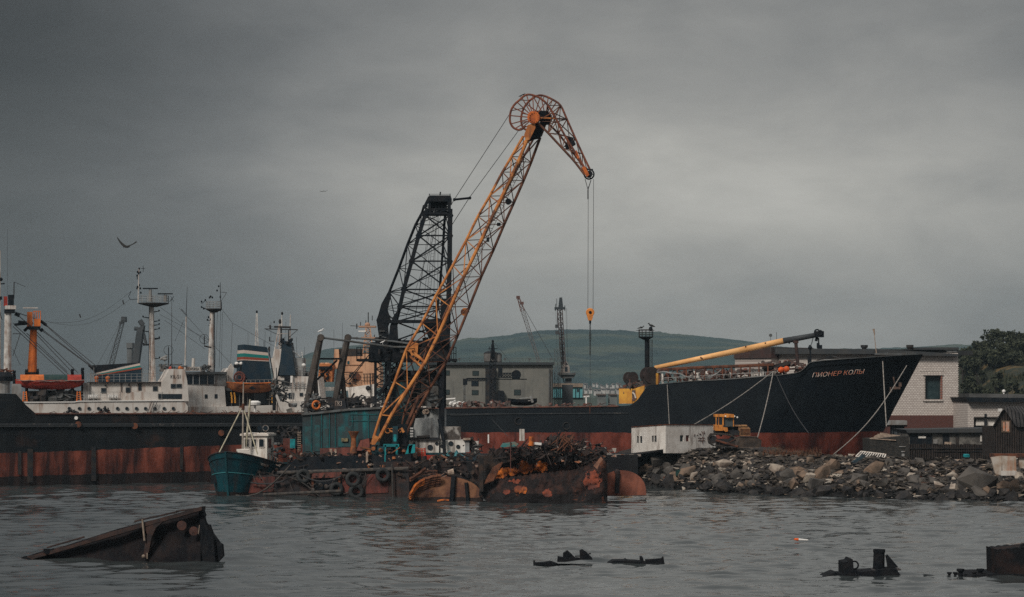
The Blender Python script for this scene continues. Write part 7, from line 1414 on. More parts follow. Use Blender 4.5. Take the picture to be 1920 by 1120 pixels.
c = MB(); c.poly(LW1, [(1446, 664), (1668, 664), (1668, 720), (1446, 720)], 0, 1); c.rect(LW1, 1378, 671, 1446, 712, -1.2, 6); c.build('side_wall', MATS['white_brick'], wbk)
c = MB(); c.poly(LW1, [(1376, 656), (1446, 651), (1446, 671.5), (1376, 672.5)], -1.4, 6); c.build('left_roof', M('roof_brown', (.07, .04, .036), (.05, .035, .033), .8, rough=.9), wbk)
c = MB(); c.poly(LW1, [(1440, 653), (1668, 655), (1668, 664), (1440, 664)], -.8, 14); c.build('side_roof', M('roof_slate', (.045, .05, .055), (.06, .06, .06), .6, rough=.8), wbk)
c = MB(); c.poly(LW2, [(1648, 656), (1722, 659), (1797, 664), (1797, 668), (1722, 667), (1648, 664)], -.7, 14); c.rect(LW2, 1720, 651.5, 1798, 656, -.3, 10); c.rect(LW2, 1724, 656, 1796, 662, .3, 9); c.build('roof', MATS['roof_slate'], wbk)
c = MB(); c.poly(LW2, [(1770, 656), (1795, 654), (1795, 660), (1778, 661)], -.1, .4); c.build('roof_panel', MATS['pale_grey'], wbk)
for x in (1620.5, 1706): t = MB(); t.lathe(LW1.pt(x, 656, 2), UP, [(.28, 0), (.28, .2), (.42, .25), (.42, .55)], 10); t.thing('roof_vent', 'small dark vent on the roof edge ' + ('above the ship name' if x < 1650 else 'left of the roof box'), 'vent', MATS['dark_steel'])
wl_ = T('window_hood', 'grey doorway block with a pale lintel at the foot of the white building', 'porch', LW2.pt(1682, 820, -4)); Lp = flat(236)
c = MB(); c.rect(Lp, 1662, 789, 1701, 797, -.2, 3); c.build('lintel', MATS['pale_grey'], wl_); c = MB(); c.rect(Lp, 1664, 797, 1669, 822, 0, 3); c.rect(Lp, 1696, 797, 1701, 822, 0, 3); c.build('pier', MATS['red_brick'], wl_); c = MB(); c.rect(Lp, 1669, 797, 1696, 822, .4, 3); c.build('shutter', M('shutter_grey', (.09, .10, .11), (.06, .07, .08), 1, rough=.8, corr=.5), wl_)
L7 = flat(255); t = T('corrugated_annex', 'narrow grey corrugated annex between the two brick buildings', 'building', L7.pt(1807, 806, 2)); MB().rect(L7, 1799, 752, 1816, 787, 0, 8).build('wall', M('corr_grey', (.16, .18, .19), (.11, .12, .13), .6, rough=.7, corr=.5), t); MB().rect(L7, 1799, 787, 1816, 812, .1, 8).build('base', MATS['dark_steel'], t)
L8 = flat(236); lb2 = T('low_brick_building', 'low white brick building with dark sagging eaves at the right edge', 'building', L8.pt(1870, 806, 3))
wall_with_hole(L8, 1815, 752, 1960, 806, 1826, 783, 1868, 803, 0, 8).build('wall', MATS['white_brick'], lb2)
c = MB(); c.rect(L8, 1826, 783, 1868, 803, .5, .7); c.build('dark_opening', MATS['black_steel'], lb2); c = MB(); c.rect(L8, 1830, 787, 1846, 798, .3, .45); c.rect(L8, 1851, 786, 1868, 800, .3, .45); c.build('opening_panel', MATS['white_dirty'], lb2); c = MB(); c.rect(L8, 1826, 782, 1872, 784.5, -.1, .1); c.rect(L8, 1846, 776, 1850, 803, -.1, .1); c.build('opening_frame', MATS['dark_steel'], lb2)
c = MB(); c.poly(L8, [(1812, 745), (1960, 747), (1960, 754), (1816, 754)], -.8, 9); c.build('eaves', MATS['black_steel'], lb2); c = MB(); c.poly(L8, [(1816, 738), (1960, 740), (1960, 747), (1818, 746)], 2.5, 8); c.build('roof', M('roof_grey', (.11, .11, .11), (.07, .07, .07), .8, rough=.9), lb2)
c = MB(); c.ball(L8.pt(1882, 734, 3), .2); c.tube(L8.pt(1882, 740, 3), L8.pt(1882, 734, 3), .1, n=5); c.build('chimney_cowl', MATS['white_clean'], lb2); c = MB(); c.tube(L8.pt(1890, 770, -.5), L8.pt(1889, 735, -.5), .03, n=4); c.build('pole', MATS['rope_dark'], lb2)
# low outbuilding strip
L9 = flat(226); t = T('low_outbuilding', 'long low patched outbuilding under the red brick plinth', 'building', L9.pt(1780, 835, 2))
c = MB(); c.rect(L9, 1702, 811, 1868, 836, 0, 6); c.build('wall', M('patch_wall', (.17, .16, .145), (.08, .075, .07), 1.0, mixr=(.45, .55), rough=.95, blot=(.03, .03, .03), bamt=.42), t)
c = MB(); c.poly(L9, [(1698, 806), (1868, 803), (1870, 811), (1702, 812)], -.5, 7); c.build('roof', MATS['roof_slate'], t)
for a, m_ in (((1706, 815, 1748, 836), 'black_steel'), ((1768, 814, 1780, 834), 'black_steel'), ((1792, 814, 1798, 836), 'dark_steel')): MB().rect(L9, *a, -.06, .2).build('opening', MATS[m_], t)
for a, m_ in (((1722, 818, 1736, 822), 'white_dirty'), ((1750, 824, 1758, 832), 'pale_grey'), ((1771, 829, 1784, 834), 'wood_pale'), ((1838, 816, 1862, 828), 'white_dirty')): MB().rect(L9, *a, -.12, -.05).build('patch', MATS[m_], t)
# fence and dark sheds
L10 = flat(206); t = T('board_fence', 'dark board fence below the low patched outbuilding', 'fence', L10.pt(1780, 858, 0)); c = MB(); q = random.Random(66)
for k in range(66): x = 1700 + k * 2.6; c.rect(L10, x, 834 - q.uniform(0, 2), x + 2.3, 862, q.uniform(0, .06), .12)
c.build('boards', MATS['wood_dark'], t); c = MB(); c.rect(L10, 1700, 840, 1870, 841.5, -.08, 0); c.rect(L10, 1750, 846, 1840, 847, -.08, 0); c.build('rail', MATS['dark_steel'], t)
L11 = flat(198); sh = T('timber_stack', 'black covered stack with pale warped planks on top beside the bow', 'stack', L11.pt(1668, 856, 1)); c = MB(); c.poly(L11, [(1630, 823), (1704, 818), (1706, 858), (1632, 858)], 0, 4); c.build('stack', M('stack_dark', (.026, .026, .026), (.05, .045, .04), 4, rough=.95, bump=.05), sh)
q = random.Random(67)
for k in range(13):
    y = 813 + k * .85; c = MB(); x0 = 1652 - k * 1.6 + q.uniform(-2, 2); c.bar(L11.pt(x0, y - 1 + q.uniform(-.3, .3), 3.6 - k * .3), L11.pt(1702 - q.uniform(0, 12) - k * 1.5, y + 5 - k * .2, 3.5 - k * .3), .09); c.build('plank', MATS['wood_pale'], sh)
c = MB(); c.rect(L11, 1686, 837, 1698, 838.5, -.1, 0); c.rect(L11, 1690, 846, 1697, 848, -.1, 0); c.rect(L11, 1691, 851, 1696, 856, -.1, 0); c.build('pale_strap', MATS['pale_grey'], sh)
pl_ = T('pallet', 'white slatted pallet lying tilted on the rubble beside the black stack', 'pallet', L11.pt(1630, 857, -6)); Lx = flat(190)
fr = [(1605, 856), (1615, 846.5), (1661, 852), (1659, 859)]; A, B, C_, D_ = [Lx.pt(x, y, o) for (x, y), o in zip(fr, (0, 1.6, 1.6, 0))]; D_ = Lx.pt(1658, 859, 0)
c = MB(); 
for a_, b_ in ((A, B), (B, C_), (C_, D_), (D_, A)): c.bar(a_, b_, .10)
c.build('frame', MATS['boat_white'], pl_); c = MB()
for k in range(1, 11): c.bar(A.lerp(D_, k / 11), B.lerp(C_, k / 11), .07)
c.build('slat', MATS['boat_white'], pl_)
# dark timber shed with gable, right edge
L12 = flat(196); ds = T('timber_shed', 'dark timber shed with a steep gable and small orange window, right edge', 'shed', L12.pt(1900, 855, 1))
c = MB(); c.poly(L12, [(1864, 856), (1864, 806), (1868, 788), (1885, 767), (1893, 770), (1900, 786), (1905, 800), (1960, 800), (1960, 856)], 0, .5); c.rect(L12, 1866, 800, 1960, 856, .5, 6); c.build('wall', MATS['wood_dark'], ds)
c = MB(); a_ = [L12.pt(1882, 766, -.2), L12.pt(1962, 764, 1.5), L12.pt(1972, 800, -.2), L12.pt(1906, 801, -.4)]; c.add(a_ + [p + UP * .15 for p in a_], [(0, 1, 2, 3), (4, 5, 6, 7), (0, 1, 5, 4), (1, 2, 6, 5), (2, 3, 7, 6), (3, 0, 4, 7)]); a_ = [L12.pt(1883, 765, -.3), L12.pt(1883, 765, 6), L12.pt(1862, 800, 6), L12.pt(1862, 800, -.3)]; c.add(a_ + [p + UP * .12 for p in a_], [(0, 1, 2, 3), (4, 5, 6, 7), (0, 1, 5, 4), (1, 2, 6, 5), (2, 3, 7, 6), (3, 0, 4, 7)]); c.build('roof', M('shed_roof', (.085, .08, .08), (.05, .048, .05), 1, rough=.9, corr=.35), ds)
c = MB(); c.rect(L12, 1878, 789, 1894, 811, -.06, .1); w_ = c.build('window', M('shed_frame', (.20, .14, .10), (.10, .07, .05), 3, rough=.9), ds); MB().rect(L12, 1881, 792, 1884, 808, -.1, -.05).build('pane', M('pane_orange', (.60, .24, .13), (.5, .35, .28), 2.5, rough=.6), w_); MB().rect(L12, 1886, 791, 1892, 809, -.1, -.05).build('pane', MATS['pane_orange'], w_)  # panes carry a plain orange colour
c = MB(); c.box(L12.pt(1875, 769, 2), (.35, .3, .25)); c.box(L12.pt(1878, 775, 2), (.3, .3, .25)); c.thing('white_rag', 'pale cloth caught on the gable of the dark timber shed', 'cloth', MATS['white_clean'])
L13 = flat(161); t = T('steel_panel', 'big white panel with orange rust streaks on the rubble at the right edge', 'panel', L13.pt(1890, 893, 0)); rp = mat('panel_rust_white', (.48, .43, .38), (.34, .26, .2), 1.4, rough=.9, streak=(.34, .12, .045), samt=.42, ssc=1.6, blot=(.10, .04, .03), bamt=.4)
c = MB(); c.poly(L13, [(1858, 858), (1878, 855), (1878, 892), (1866, 888)], .2, .5); c.poly(L13, [(1878, 855), (1905, 856), (1906, 889), (1881, 892)], 0, .4); c.poly(L13, [(1910, 858), (1940, 858), (1940, 880), (1912, 878)], .8, 1.1); c.build('sheet', rp, t); c = MB(); c.rect(L13, 1877, 883, 1906, 892, -.06, 0); c.build('lower_lip', MATS['ship_white'], t)
c = MB(); c.rect(L13, 1860, 851, 1945, 858, .6, 1.4); c.build('rusty_top', MATS['rust'], t)
# ================================================================ ROCKS
RC = {'grey': M('rock_grey', (.105, .094, .084), (.050, .046, .043), 1.4, local=True, rough=.95, bump=.06, blot=(.14, .12, .10), bamt=.35),
      'tan': M('rock_tan', (.21, .145, .104), (.09, .068, .052), 1.2, local=True, rough=.95, bump=.06, blot=(.24, .17, .12), bamt=.3),
      'dark': M('rock_dark', (.020, .019, .020), (.042, .037, .034), 1.4, local=True, rough=.8, bump=.05),
      'pale': M('rock_pale', (.40, .34, .28), (.18, .14, .115), 1.3, local=True, rough=.95, bump=.04)}
q = random.Random(101); RM = []
for i in range(14):
    bm = bmesh.new(); sx, sy, sz = q.uniform(.8, 1.2), q.uniform(.6, 1), q.uniform(.55, .95)
    for _ in range(11 + i % 6): d = Vector((q.gauss(0, 1), q.gauss(0, 1), q.gauss(0, 1))).normalized(); d = d * q.uniform(.8, 1.25); bm.verts.new((d.x * sx * .5, d.y * sy * .5, d.z * sz * .5))
    r_ = bmesh.ops.convex_hull(bm, input=bm.verts); bmesh.ops.delete(bm, geom=[g for g in r_['geom_unused'] if isinstance(g, bmesh.types.BMVert)] , context='VERTS') if r_['geom_unused'] else None
    bmesh.ops.recalc_face_normals(bm, faces=bm.faces); RM.append(bm)
RMESH = {}
for k, m_ in RC.items():
    for i, bm in enumerate(RM): me = bpy.data.meshes.new('boulder'); bm.to_mesh(me); me.materials.append(m_); RMESH[k, i] = me
RL = {'grey': 'grey angular boulder, one of many alike on the rubble bank', 'tan': 'brown tan angular boulder, one of many alike on the rubble bank', 'dark': 'dark wet boulder near the waterline of the rubble bank', 'pale': 'pale broken boulder, one of many alike on the rubble bank'}
def rock(x, y, z, s, kind, rot=None, label=None, mi=None, sc=None):
    o = bpy.data.objects.new('boulder', RMESH[kind, q.randrange(14) if mi is None else mi]); COL.objects.link(o); o.location = (x, y, z)
    o.rotation_euler = rot or (q.uniform(-.5, .5), q.uniform(-.7, .5), q.uniform(0, 6.28)); o.scale = sc or (s, s, s * q.uniform(.8, 1.1))
    if label: tag(o, label, 'boulder')
    else: tag(o, RL[kind], 'boulder', kind + ' boulders of the rubble bank')
def ray_bank(px, py):
    "where the sight line of a photo pixel meets the rubble bank (used once, to place boulders on it)"
    Y = 150.0
    while Y < 215:
        p = P(px, py, Y)
        if p.z <= bank_z(p.x, p.y): return p
        Y += .4
    return None
big = [(1836, 912, 4.0, 'grey', (.25, -.3, .35), 'largest grey slab boulder with a pointed top near the right edge'), (1893, 918, 2.9, 'tan', (.1, .2, .2), 'long tan boulder right of the largest slab'), (1498, 888, 2.1, 'tan', (.2, .3, .4), 'warm orange tan upright boulder in the middle of the bank'), (1478, 896, 2.3, 'grey', (.1, -.5, .2), 'tilted grey boulder just left of the warm orange tan one'),
       (1562, 880, 2.4, 'tan', (.3, .7, 1.0), 'tall two tone boulder leaning left of centre under the pallet'), (1540, 893, 2.6, 'tan', (0, -.5, .4), 'slanted tan slab running down to the left in mid bank'), (1460, 884, 2.0, 'pale', (.3, .4, .2), 'pale chunky boulder below the bulldozer blade'), (1358, 872, 2.0, 'pale', (.4, .3, .1), 'pale rounded boulder under the bulldozer track'), (1245, 868, 3.3, 'grey', (0, .1, .1), 'long flat grey slab at the left end of the bank'), (1291, 887, 2.8, 'tan', (0, -.35, .2), 'slanted brown slab in the left part of the bank'),
       (1300, 894, 1.5, 'pale', (.1, -.4, .2), 'pale tan triangular boulder near the water in the left part'), (1210, 882, 2.6, 'tan', (.1, .1, .3), 'reddish tan boulder at the left tip of the bank'), (1612, 900, 2.6, 'grey', (.3, -.7, .6), 'tall grey wedge boulder in the right middle of the bank'), (1642, 882, 2.4, 'tan', (.1, -.5, .1), 'thin slanted tan slab below the pallet'), (1257, 885, 2.1, 'grey', (.2, .2, .9), 'smooth grey boulder close to the water at the left'), (1382, 892, 2.0, 'grey', (.1, .5, .3), 'grey boulder standing right of the slanted brown slab')]
for px, py, s, k, rot, lab in big:
    p = ray_bank(px, py + 4); s *= .74 if s < 3.5 else .95
    if p: rock(p.x, p.y, p.z + s * .14, s, k, rot, lab, mi=(px % 14), sc=(s, s * .8, s * .9))
q = random.Random(102); cnt = 0
while cnt < 272:
    px = q.uniform(1192, 1925); ytop = interp([(1192, 880), (1230, 862), (1300, 858), (1440, 866), (1920, 866)], px); ybot = interp([(1192, 905), (1300, 920), (1400, 935), (1920, 946)], px)
    v_ = q.random() ** .75; py = ytop + (ybot - ytop) * v_; p = ray_bank(px, py)
    if not p or (1318 < px < 1440 and py < 850): continue
    s = (.42 + 1.15 * q.random() ** 2.2) * (1.15 if v_ > .3 else .75)
    k = 'dark' if v_ > .80 else q.choice(['grey', 'grey', 'tan', 'dark', 'pale', 'tan', 'grey', 'dark'])
    rock(p.x, p.y, p.z + s * .10, s, k); cnt += 1
# small stones and rubbish nobody could count
c1_, c2_, c3_ = MB(), MB(), MB()
for _ in range(10500):
    px = q.uniform(1195, 1925); py = q.uniform(interp([(1192, 860), (1260, 846), (1350, 840), (1440, 850), (1920, 848)], px), interp([(1192, 905), (1300, 922), (1400, 936), (1920, 948)], px)); p = ray_bank(px, py)
    if not p or (1318 < px < 1440 and py < 843): continue
    s = .05 + .34 * q.random() ** 2.2; c = c1_ if q.random() < .60 else (c2_ if q.random() < .65 else c3_)
    pts = [p + Vector((q.uniform(-s, s) * 1.3, q.uniform(-s, s), q.uniform(-.2, .9) * s)) for _ in range(5)]
    c.add(pts, [(0, 1, 2), (0, 2, 3), (0, 3, 1), (4, 1, 2), (4, 2, 3), (4, 3, 1)])
c1_.thing('stones', 'small dark stones and soil lumps covering the rubble bank', 'stones', M('stones_dark', (.05, .044, .04), (.09, .075, .062), .8, rough=.95, bands=[(.6, 0, 0, (.022, .021, .021))]), kind='stuff')
c2_.thing('stones', 'small grey brown stones covering the rubble bank', 'stones', M('stones_mid', (.12, .098, .08), (.07, .058, .05), .8, rough=.95, bands=[(.6, 0, 0, (.022, .021, .021))]), kind='stuff')
c3_.thing('stones', 'pale chips and bits of rubbish scattered over the rubble bank', 'stones', M('stones_pale', (.38, .34, .29), (.22, .16, .12), .8, rough=.95, blot=(.05, .10, .10), bamt=.30), kind='stuff')
def on_bank(px, py): return ray_bank(px, py) or P(px, py, 170)
for px, py, s, lab, m_ in ((1648, 929, .17, 'small bright orange ball at the waterline of the rubble', 'buoy_orange'), (1485, 921, .10, 'tiny rusty ball at the waterline in the middle of the bank', 'rust_bright')):
    p = on_bank(px, py); MB().ball(p + UP * .1, s).thing('float_ball', lab, 'ball', MATS[m_], smooth=True)
p = on_bank(1812, 858); MB().box(p + UP * .15, (.42, .3, .2), .2, .2).thing('teal_drum_piece', 'small bright teal box on the top edge of the rubble at the right', 'box', MATS['teal_bright'])
p = on_bank(1244, 858); MB().lathe(p + UP * .1, UP, [(.22, 0), (.24, .4), (.18, .5)], 10).thing('teal_can', 'small green teal can on the bank below the white shed', 'can', MATS['teal_paint'])
p = on_bank(1280, 895); MB().box(p + UP * .3, (1.1, .6, .5), .2, -.2, .1).thing('green_net', 'dark green crumpled net lump low on the left part of the bank', 'net', M('net_green', (.015, .06, .055), (.01, .03, .03), 3, rough=.9))
p = on_bank(1750, 880); MB().poly(flat(p.y), [(1742, 878), (1758, 876), (1757, 884), (1746, 886)], 0, .3).thing('white_sheet', 'small white crumpled sheet in the right half of the bank', 'sheet', MATS['white_clean'])
p = on_bank(1630, 866); MB().poly(flat(p.y), [(1598, 867), (1620, 852), (1625, 855), (1603, 869)], -1, -.4).thing('dark_barrel', 'dark blue grey pipe end sticking out of the rubble left of the pallet', 'pipe', MATS['dinghy_blue'])
for a_, b_, lab in (((1720, 899), (1752, 899), 'flat dark beam lying level low in the right half of the bank'), ((1728, 911), (1765, 911), 'second flat beam below the level dark beam'), ((1262, 900), (1240, 902), 'short pale beam near the water at the left')):
    p0, p1 = on_bank(*a_), on_bank(*b_); p1 = Vector((p1.x, p0.y, p0.z)); MB().bar(p0 + UP * .2, p1 + UP * .2, .16).thing('beam', lab, 'beam', MATS['rust'])
# bush beside the hull
bq = random.Random(5); p = on_bank(1455, 852); bt = T('bush', 'small grey green bush growing on the rubble in front of the red hull bottom', 'bush', p); c = MB()
for _ in range(500):
    d = Vector((bq.gauss(0, .38), bq.gauss(0, .3), abs(bq.gauss(.25, .3)))); a_ = Vector((bq.uniform(-1, 1), bq.uniform(-1, 1), bq.uniform(-1, 1))) * .07; b_ = Vector((bq.uniform(-1, 1), bq.uniform(-1, 1), bq.uniform(-1, 1))) * .07; c.add([p + d, p + d + a_, p + d + b_], [(0, 1, 2)])
c.build('crown', M('bush_pale', (.10, .10, .07), (.06, .065, .045), 3, rough=.95), bt); MB().tube(p - UP * .1, p + UP * .4, .03, n=5).build('stem', MATS['bark'], bt)
c = MB()
for _ in range(500): x = bq.uniform(1430, 1540); pp = on_bank(x, bq.uniform(852, 858)); c.add([pp, pp + Vector((.04, 0, 0)), pp + Vector((bq.uniform(-.1, .1), 0, bq.uniform(.25, .75)))], [(0, 1, 2)])
c.thing('dry_grass', 'dry reddish brown grass along the foot of the red hull bottom', 'grass', M('grass_red', (.17, .075, .045), (.10, .06, .04), 2, rough=.95), kind='stuff')
# ================================================================ white shed (old deckhouse)
S1, S2 = Pl((1184, 189), (1248, 186)), Pl((1248, 186), (1342, 190))
t = T('white_shed', 'low stained white flat roofed shed with paired small windows beside the bulldozer', 'shed', S1.pt(1248, 845, 1)); wm2 = M('shed_white', (.80, .76, .71), (.66, .61, .56), 1.0, streak=(.16, .11, .085), samt=.24, ssc=3.4, rough=.9, bump=.02)
def shedwall(L, x0, x1, yt0, yt1, yb0, yb1, holes):
    c = MB(); xs_ = sorted({x0, x1, *[h[0] for h in holes], *[h[2] for h in holes]})
    for a_, b_ in zip(xs_, xs_[1:]):
        t0 = yt0 + (yt1 - yt0) * (a_ - x0) / (x1 - x0); t1 = yt0 + (yt1 - yt0) * (b_ - x0) / (x1 - x0); u0 = yb0 + (yb1 - yb0) * (a_ - x0) / (x1 - x0); u1 = yb0 + (yb1 - yb0) * (b_ - x0) / (x1 - x0)
        h = [h for h in holes if h[0] <= a_ and h[2] >= b_]
        if h: c.poly(L, [(a_, t0), (b_, t1), (b_, h[0][1]), (a_, h[0][1])], 0, .3); c.poly(L, [(a_, h[0][3]), (b_, h[0][3]), (b_, u1), (a_, u0)], 0, .3)
        else: c.poly(L, [(a_, t0), (b_, t1), (b_, u1), (a_, u0)], 0, .3)
    return c
h1 = [(1194, 818, 1197.5, 831), (1200, 818, 1204, 831), (1222, 817, 1225.5, 829), (1227, 817, 1231, 829)]; h2 = [(1275, 816.5, 1281.5, 828), (1286, 816.5, 1292.5, 828)]
shedwall(S1, 1184, 1248, 801, 796.5, 850, 842, h1).build('left_wall', wm2, t); shedwall(S2, 1248, 1342, 796.5, 797, 850, 850, h2).build('right_wall', wm2, t)
c = MB(); a_, b_, d_ = S1.pt(1184, 801, .02), S1.pt(1248, 796.5, .02), S2.pt(1342, 797, .02); e_ = a_ + Vector((2.6, 8, 0)); g_ = d_ + Vector((-1, 6, 0)); c.add([a_, b_, d_, g_, e_, a_ - UP * .14, b_ - UP * .14, d_ - UP * .14, g_ - UP * .14, e_ - UP * .14], [(0, 1, 2, 3, 4), (5, 6, 7, 8, 9), (0, 1, 6, 5), (1, 2, 7, 6), (2, 3, 8, 7), (3, 4, 9, 8), (4, 0, 5, 9)]); c.build('roof', MATS['dark_steel'], t)
c = MB(); c.poly(S1, [(1184, 800), (1248, 795.5), (1248, 797.5), (1184, 802)], -.05, .1); q = random.Random(9)
c.poly(S2, [(1248, 795.5), (1342, 796), (1342, 797.6), (1248, 797.5)], -.05, .1); c.build('roof_edge', MATS['rust'], t)
for L, hs in ((S1, h1), (S2, h2)):
    for i, h in enumerate(hs): w_ = window(L, h[0], h[1], h[2], h[3], t, .12, .03, 'wood_dark', 'glass_dark' if L is S1 else ('window_teal' if i == 0 else 'rust_red'))
c = MB(); q = random.Random(15)
for _ in range(16): x, y = q.uniform(1303, 1320), q.uniform(812, 828); a_ = S2.pt(x, y, -.03); c.tube(a_, S2.pt(x + q.uniform(-3, 3), y + q.uniform(-5, 5), -.03), .03, n=4)
c.rect(S2, 1309, 821, 1322, 822, -.04, .01); c.rect(S2, 1309, 826, 1322, 827, -.04, .01); c.build('wall_pipes', MATS['rust'], t)
# ================================================================ bulldozer
B0 = flat(182.5); bd = T('bulldozer', 'yellow orange tracked bulldozer with its blade facing right on top of the rubble', 'bulldozer', B0.pt(1375, 838, 1))
cy_ = M('dozer_yellow', (.72, .28, .05), (.48, .17, .04), 2.5, streak=(.2, .08, .04), samt=.3, ssc=5, rough=.6)
def frame_wall(c, L, x0, y0, x1, y1, w_, o0, o1):
    c.rect(L, x0, y0, x1, y0 + w_, o0, o1); c.rect(L, x0, y1 - w_, x1, y1, o0, o1); c.rect(L, x0, y0 + w_, x0 + w_, y1 - w_, o0, o1); c.rect(L, x1 - w_, y0 + w_, x1, y1 - w_, o0, o1)
c = MB(); c.rect(B0, 1341.5, 777, 1360, 782, .1, 1.9); c.rect(B0, 1342, 782, 1343.6, 798, .15, .27); c.rect(B0, 1346.8, 782, 1348.2, 798, .15, .27); c.rect(B0, 1354.5, 782, 1357, 798, .15, .27); c.rect(B0, 1341, 797, 1356, 808, .12, 1.8); c.rect(B0, 1342, 782, 1343.6, 798, 1.6, 1.75); c.rect(B0, 1354.5, 782, 1357, 798, 1.6, 1.75); c.rect(B0, 1374.5, 783, 1376, 800, 1.6, 1.75); c.rect(B0, 1374.5, 783, 1376, 800, .3, .42); cab = c.build('cab', cy_, bd)
MB().rect(B0, 1343.8, 782, 1354.3, 797, .22, .24).build('side_window', MATS['glass_dark'], cab); c = MB(); c.poly(B0, [(1357, 782), (1374, 783), (1374, 800), (1358, 800)], .35, 1.6); c.build('windscreen', M('dozer_glass', (.06, .075, .08), rough=.2), cab)
c = MB(); c.poly(B0, [(1362, 776), (1376, 777), (1377, 783), (1361, 783)], .05, 1.9); c.build('canopy', cy_, cab); c = MB(); c.ball(B0.pt(1360.5, 781, .1), .08); c.ball(B0.pt(1377.5, 781, .1), .07); c.ball(B0.pt(1382.5, 783, .2), .08); c.build('lamp', MATS['white_clean'], cab)
c = MB(); c.poly(B0, [(1355, 801), (1364, 802), (1365, 809), (1360, 810), (1356, 806)], .05, .5); c.build('side_panel', cy_, bd)
c = MB(); c.rect(B0, 1376, 797, 1389, 799.8, .5, 1.7); c.rect(B0, 1390, 797, 1401, 799.6, .5, 1.7); c.poly(B0, [(1384, 799.8), (1402, 799.8), (1406.5, 803), (1407, 817), (1386, 817)], .6, 1.7); hd_ = c.build('engine_hood', M('dozer_hood', (.40, .22, .10), (.22, .12, .07), 2.5, rough=.7), bd)
c = MB(); 
for k in range(5): c.rect(B0, 1388, 804 + k * 2.5, 1406, 804.9 + k * 2.5, .55, .62)
c.build('grille', MATS['rust'], hd_); c = MB(); c.tube(B0.pt(1388.5, 797, 1), B0.pt(1388.5, 790, 1), .05, n=6); c.build('exhaust', MATS['black_steel'], hd_)
c = MB(); clutter(c, B0, 1364, 800, 1388, 816, 20, .6, 1.6, .1, .35, random.Random(3)); c.rect(B0, 1340, 807, 1386, 816, .5, 1.6); c.build('chassis', MATS['dark_steel'], bd)
def track(off):
    c = MB(); path = [(1333, 814), (1350, 813), (1368, 815), (1380, 821), (1384, 828), (1380, 834), (1364, 837), (1338, 836), (1330, 831), (1328, 822)]; P_ = [B0.pt(x, y, off) for x, y in path]; n_ = len(P_); d = B0.nv(.55)
    inner = [B0.pt(1356 + (x - 1356) * .93, 826 + (y - 826) * .82, off) for x, y in path]
    c.add(P_ + [p + d for p in P_] + inner + [p + d for p in inner], [(i, (i + 1) % n_, n_ + (i + 1) % n_, n_ + i) for i in range(n_)] + [(i, (i + 1) % n_, 2 * n_ + (i + 1) % n_, 2 * n_ + i) for i in range(n_)] + [(n_ + i, n_ + (i + 1) % n_, 3 * n_ + (i + 1) % n_, 3 * n_ + i) for i in range(n_)] + [(2 * n_ + i, 2 * n_ + (i + 1) % n_, 3 * n_ + (i + 1) % n_, 3 * n_ + i) for i in range(n_)])
    full = [P_[i].lerp(P_[(i + 1) % n_], k / 5) for i in range(n_) for k in range(5)]
    for p in full: c.box(p + d * .5, (.10, .62, .10))
    tk = c.build('track', M('track_dark', (.045, .04, .037), (.075, .06, .05), 3, rough=.95), bd)
    w_ = MB()
    for x, y, r_ in ((1337, 824.5, .36), (1374, 826, .34), (1346, 832, .16), (1354, 832.5, .16), (1362, 832.5, .16), (1352, 816.5, .12)): w_.lathe(B0.pt(x, y, off + .1), (0, 1, 0), [(r_, 0), (r_, .4)], 14)
    w_.rect(B0, 1338, 823, 1374, 829, off + .12, off + .4); w_.build('track_wheels', MATS['dark_steel'], tk)
track(-.35); track(1.7)
c = MB(); p_ = [(1377, 822), (1388, 819), (1420, 820), (1428, 826), (1427, 838), (1420, 841), (1379, 840)]; A = [B0.pt(x, y, -.9 + .5 * math.sin((y - 819) / 22 * math.pi) + (x - 1377) * .012) for x, y in p_]; d = Vector((0, .12, 0)); n_ = len(A); c.add(A + [p + d for p in A], [tuple(range(n_)), tuple(range(n_, 2 * n_))[::-1]] + [(i, (i + 1) % n_, n_ + (i + 1) % n_, n_ + i) for i in range(n_)])
c.tube(A[0], A[1], .05, n=5); c.tube(A[1], A[2], .05, n=5); c.build('blade', M('blade_mud', (.10, .075, .06), (.055, .046, .042), 2, rough=.9, blot=(.20, .13, .09), bamt=.35), bd)
c = MB(); c.tube(B0.pt(1342, 826, -.45), B0.pt(1384, 838, -.8), .10, n=6); c.tube(B0.pt(1364, 832, -.5), B0.pt(1379, 824, -.8), .06, n=6); c.build('push_arm', MATS['rust'], bd)
# ================================================================ FOREGROUND WRECKS
WF = Pl((40, 104), (420, 101)); fw = T('sunken_wreck', 'large dark wedge of a sunken hull rising to the right at lower left', 'wreck', WF.pt(240, 1050, 1))
wk = mat('sunken_steel', (.010, .010, .012), (.022, .017, .017), 1.6, rough=.9, spec=.08, bump=.03, blot=(.050, .030, .024), bamt=.40, streak=(.012, .013, .015), samt=.4)
c = MB(); q = random.Random(81); nx, ny = 44, 8; vs = []
tp = [(44, 1045), (78, 1034), (120, 1024), (170, 1008), (220, 992), (262, 981), (300, 972), (340, 961), (374, 953), (376, 954)]
for i in range(nx + 1):
    x = 44 + 332 * i / nx
    for k in range(ny + 1): t_ = k / ny; y = 1056 + (interp(tp, x) - 1056) * t_; vs.append(WF.pt(x, y, .35 + .55 * t_ + noise.noise(Vector((x * .02, y * .03, 5))) * .16))
n1_ = ny + 1; fs = [(i * n1_ + k, (i + 1) * n1_ + k, (i + 1) * n1_ + k + 1, i * n1_ + k + 1) for i in range(nx) for k in range(ny)]; d = WF.nv(.12); m2 = len(vs)
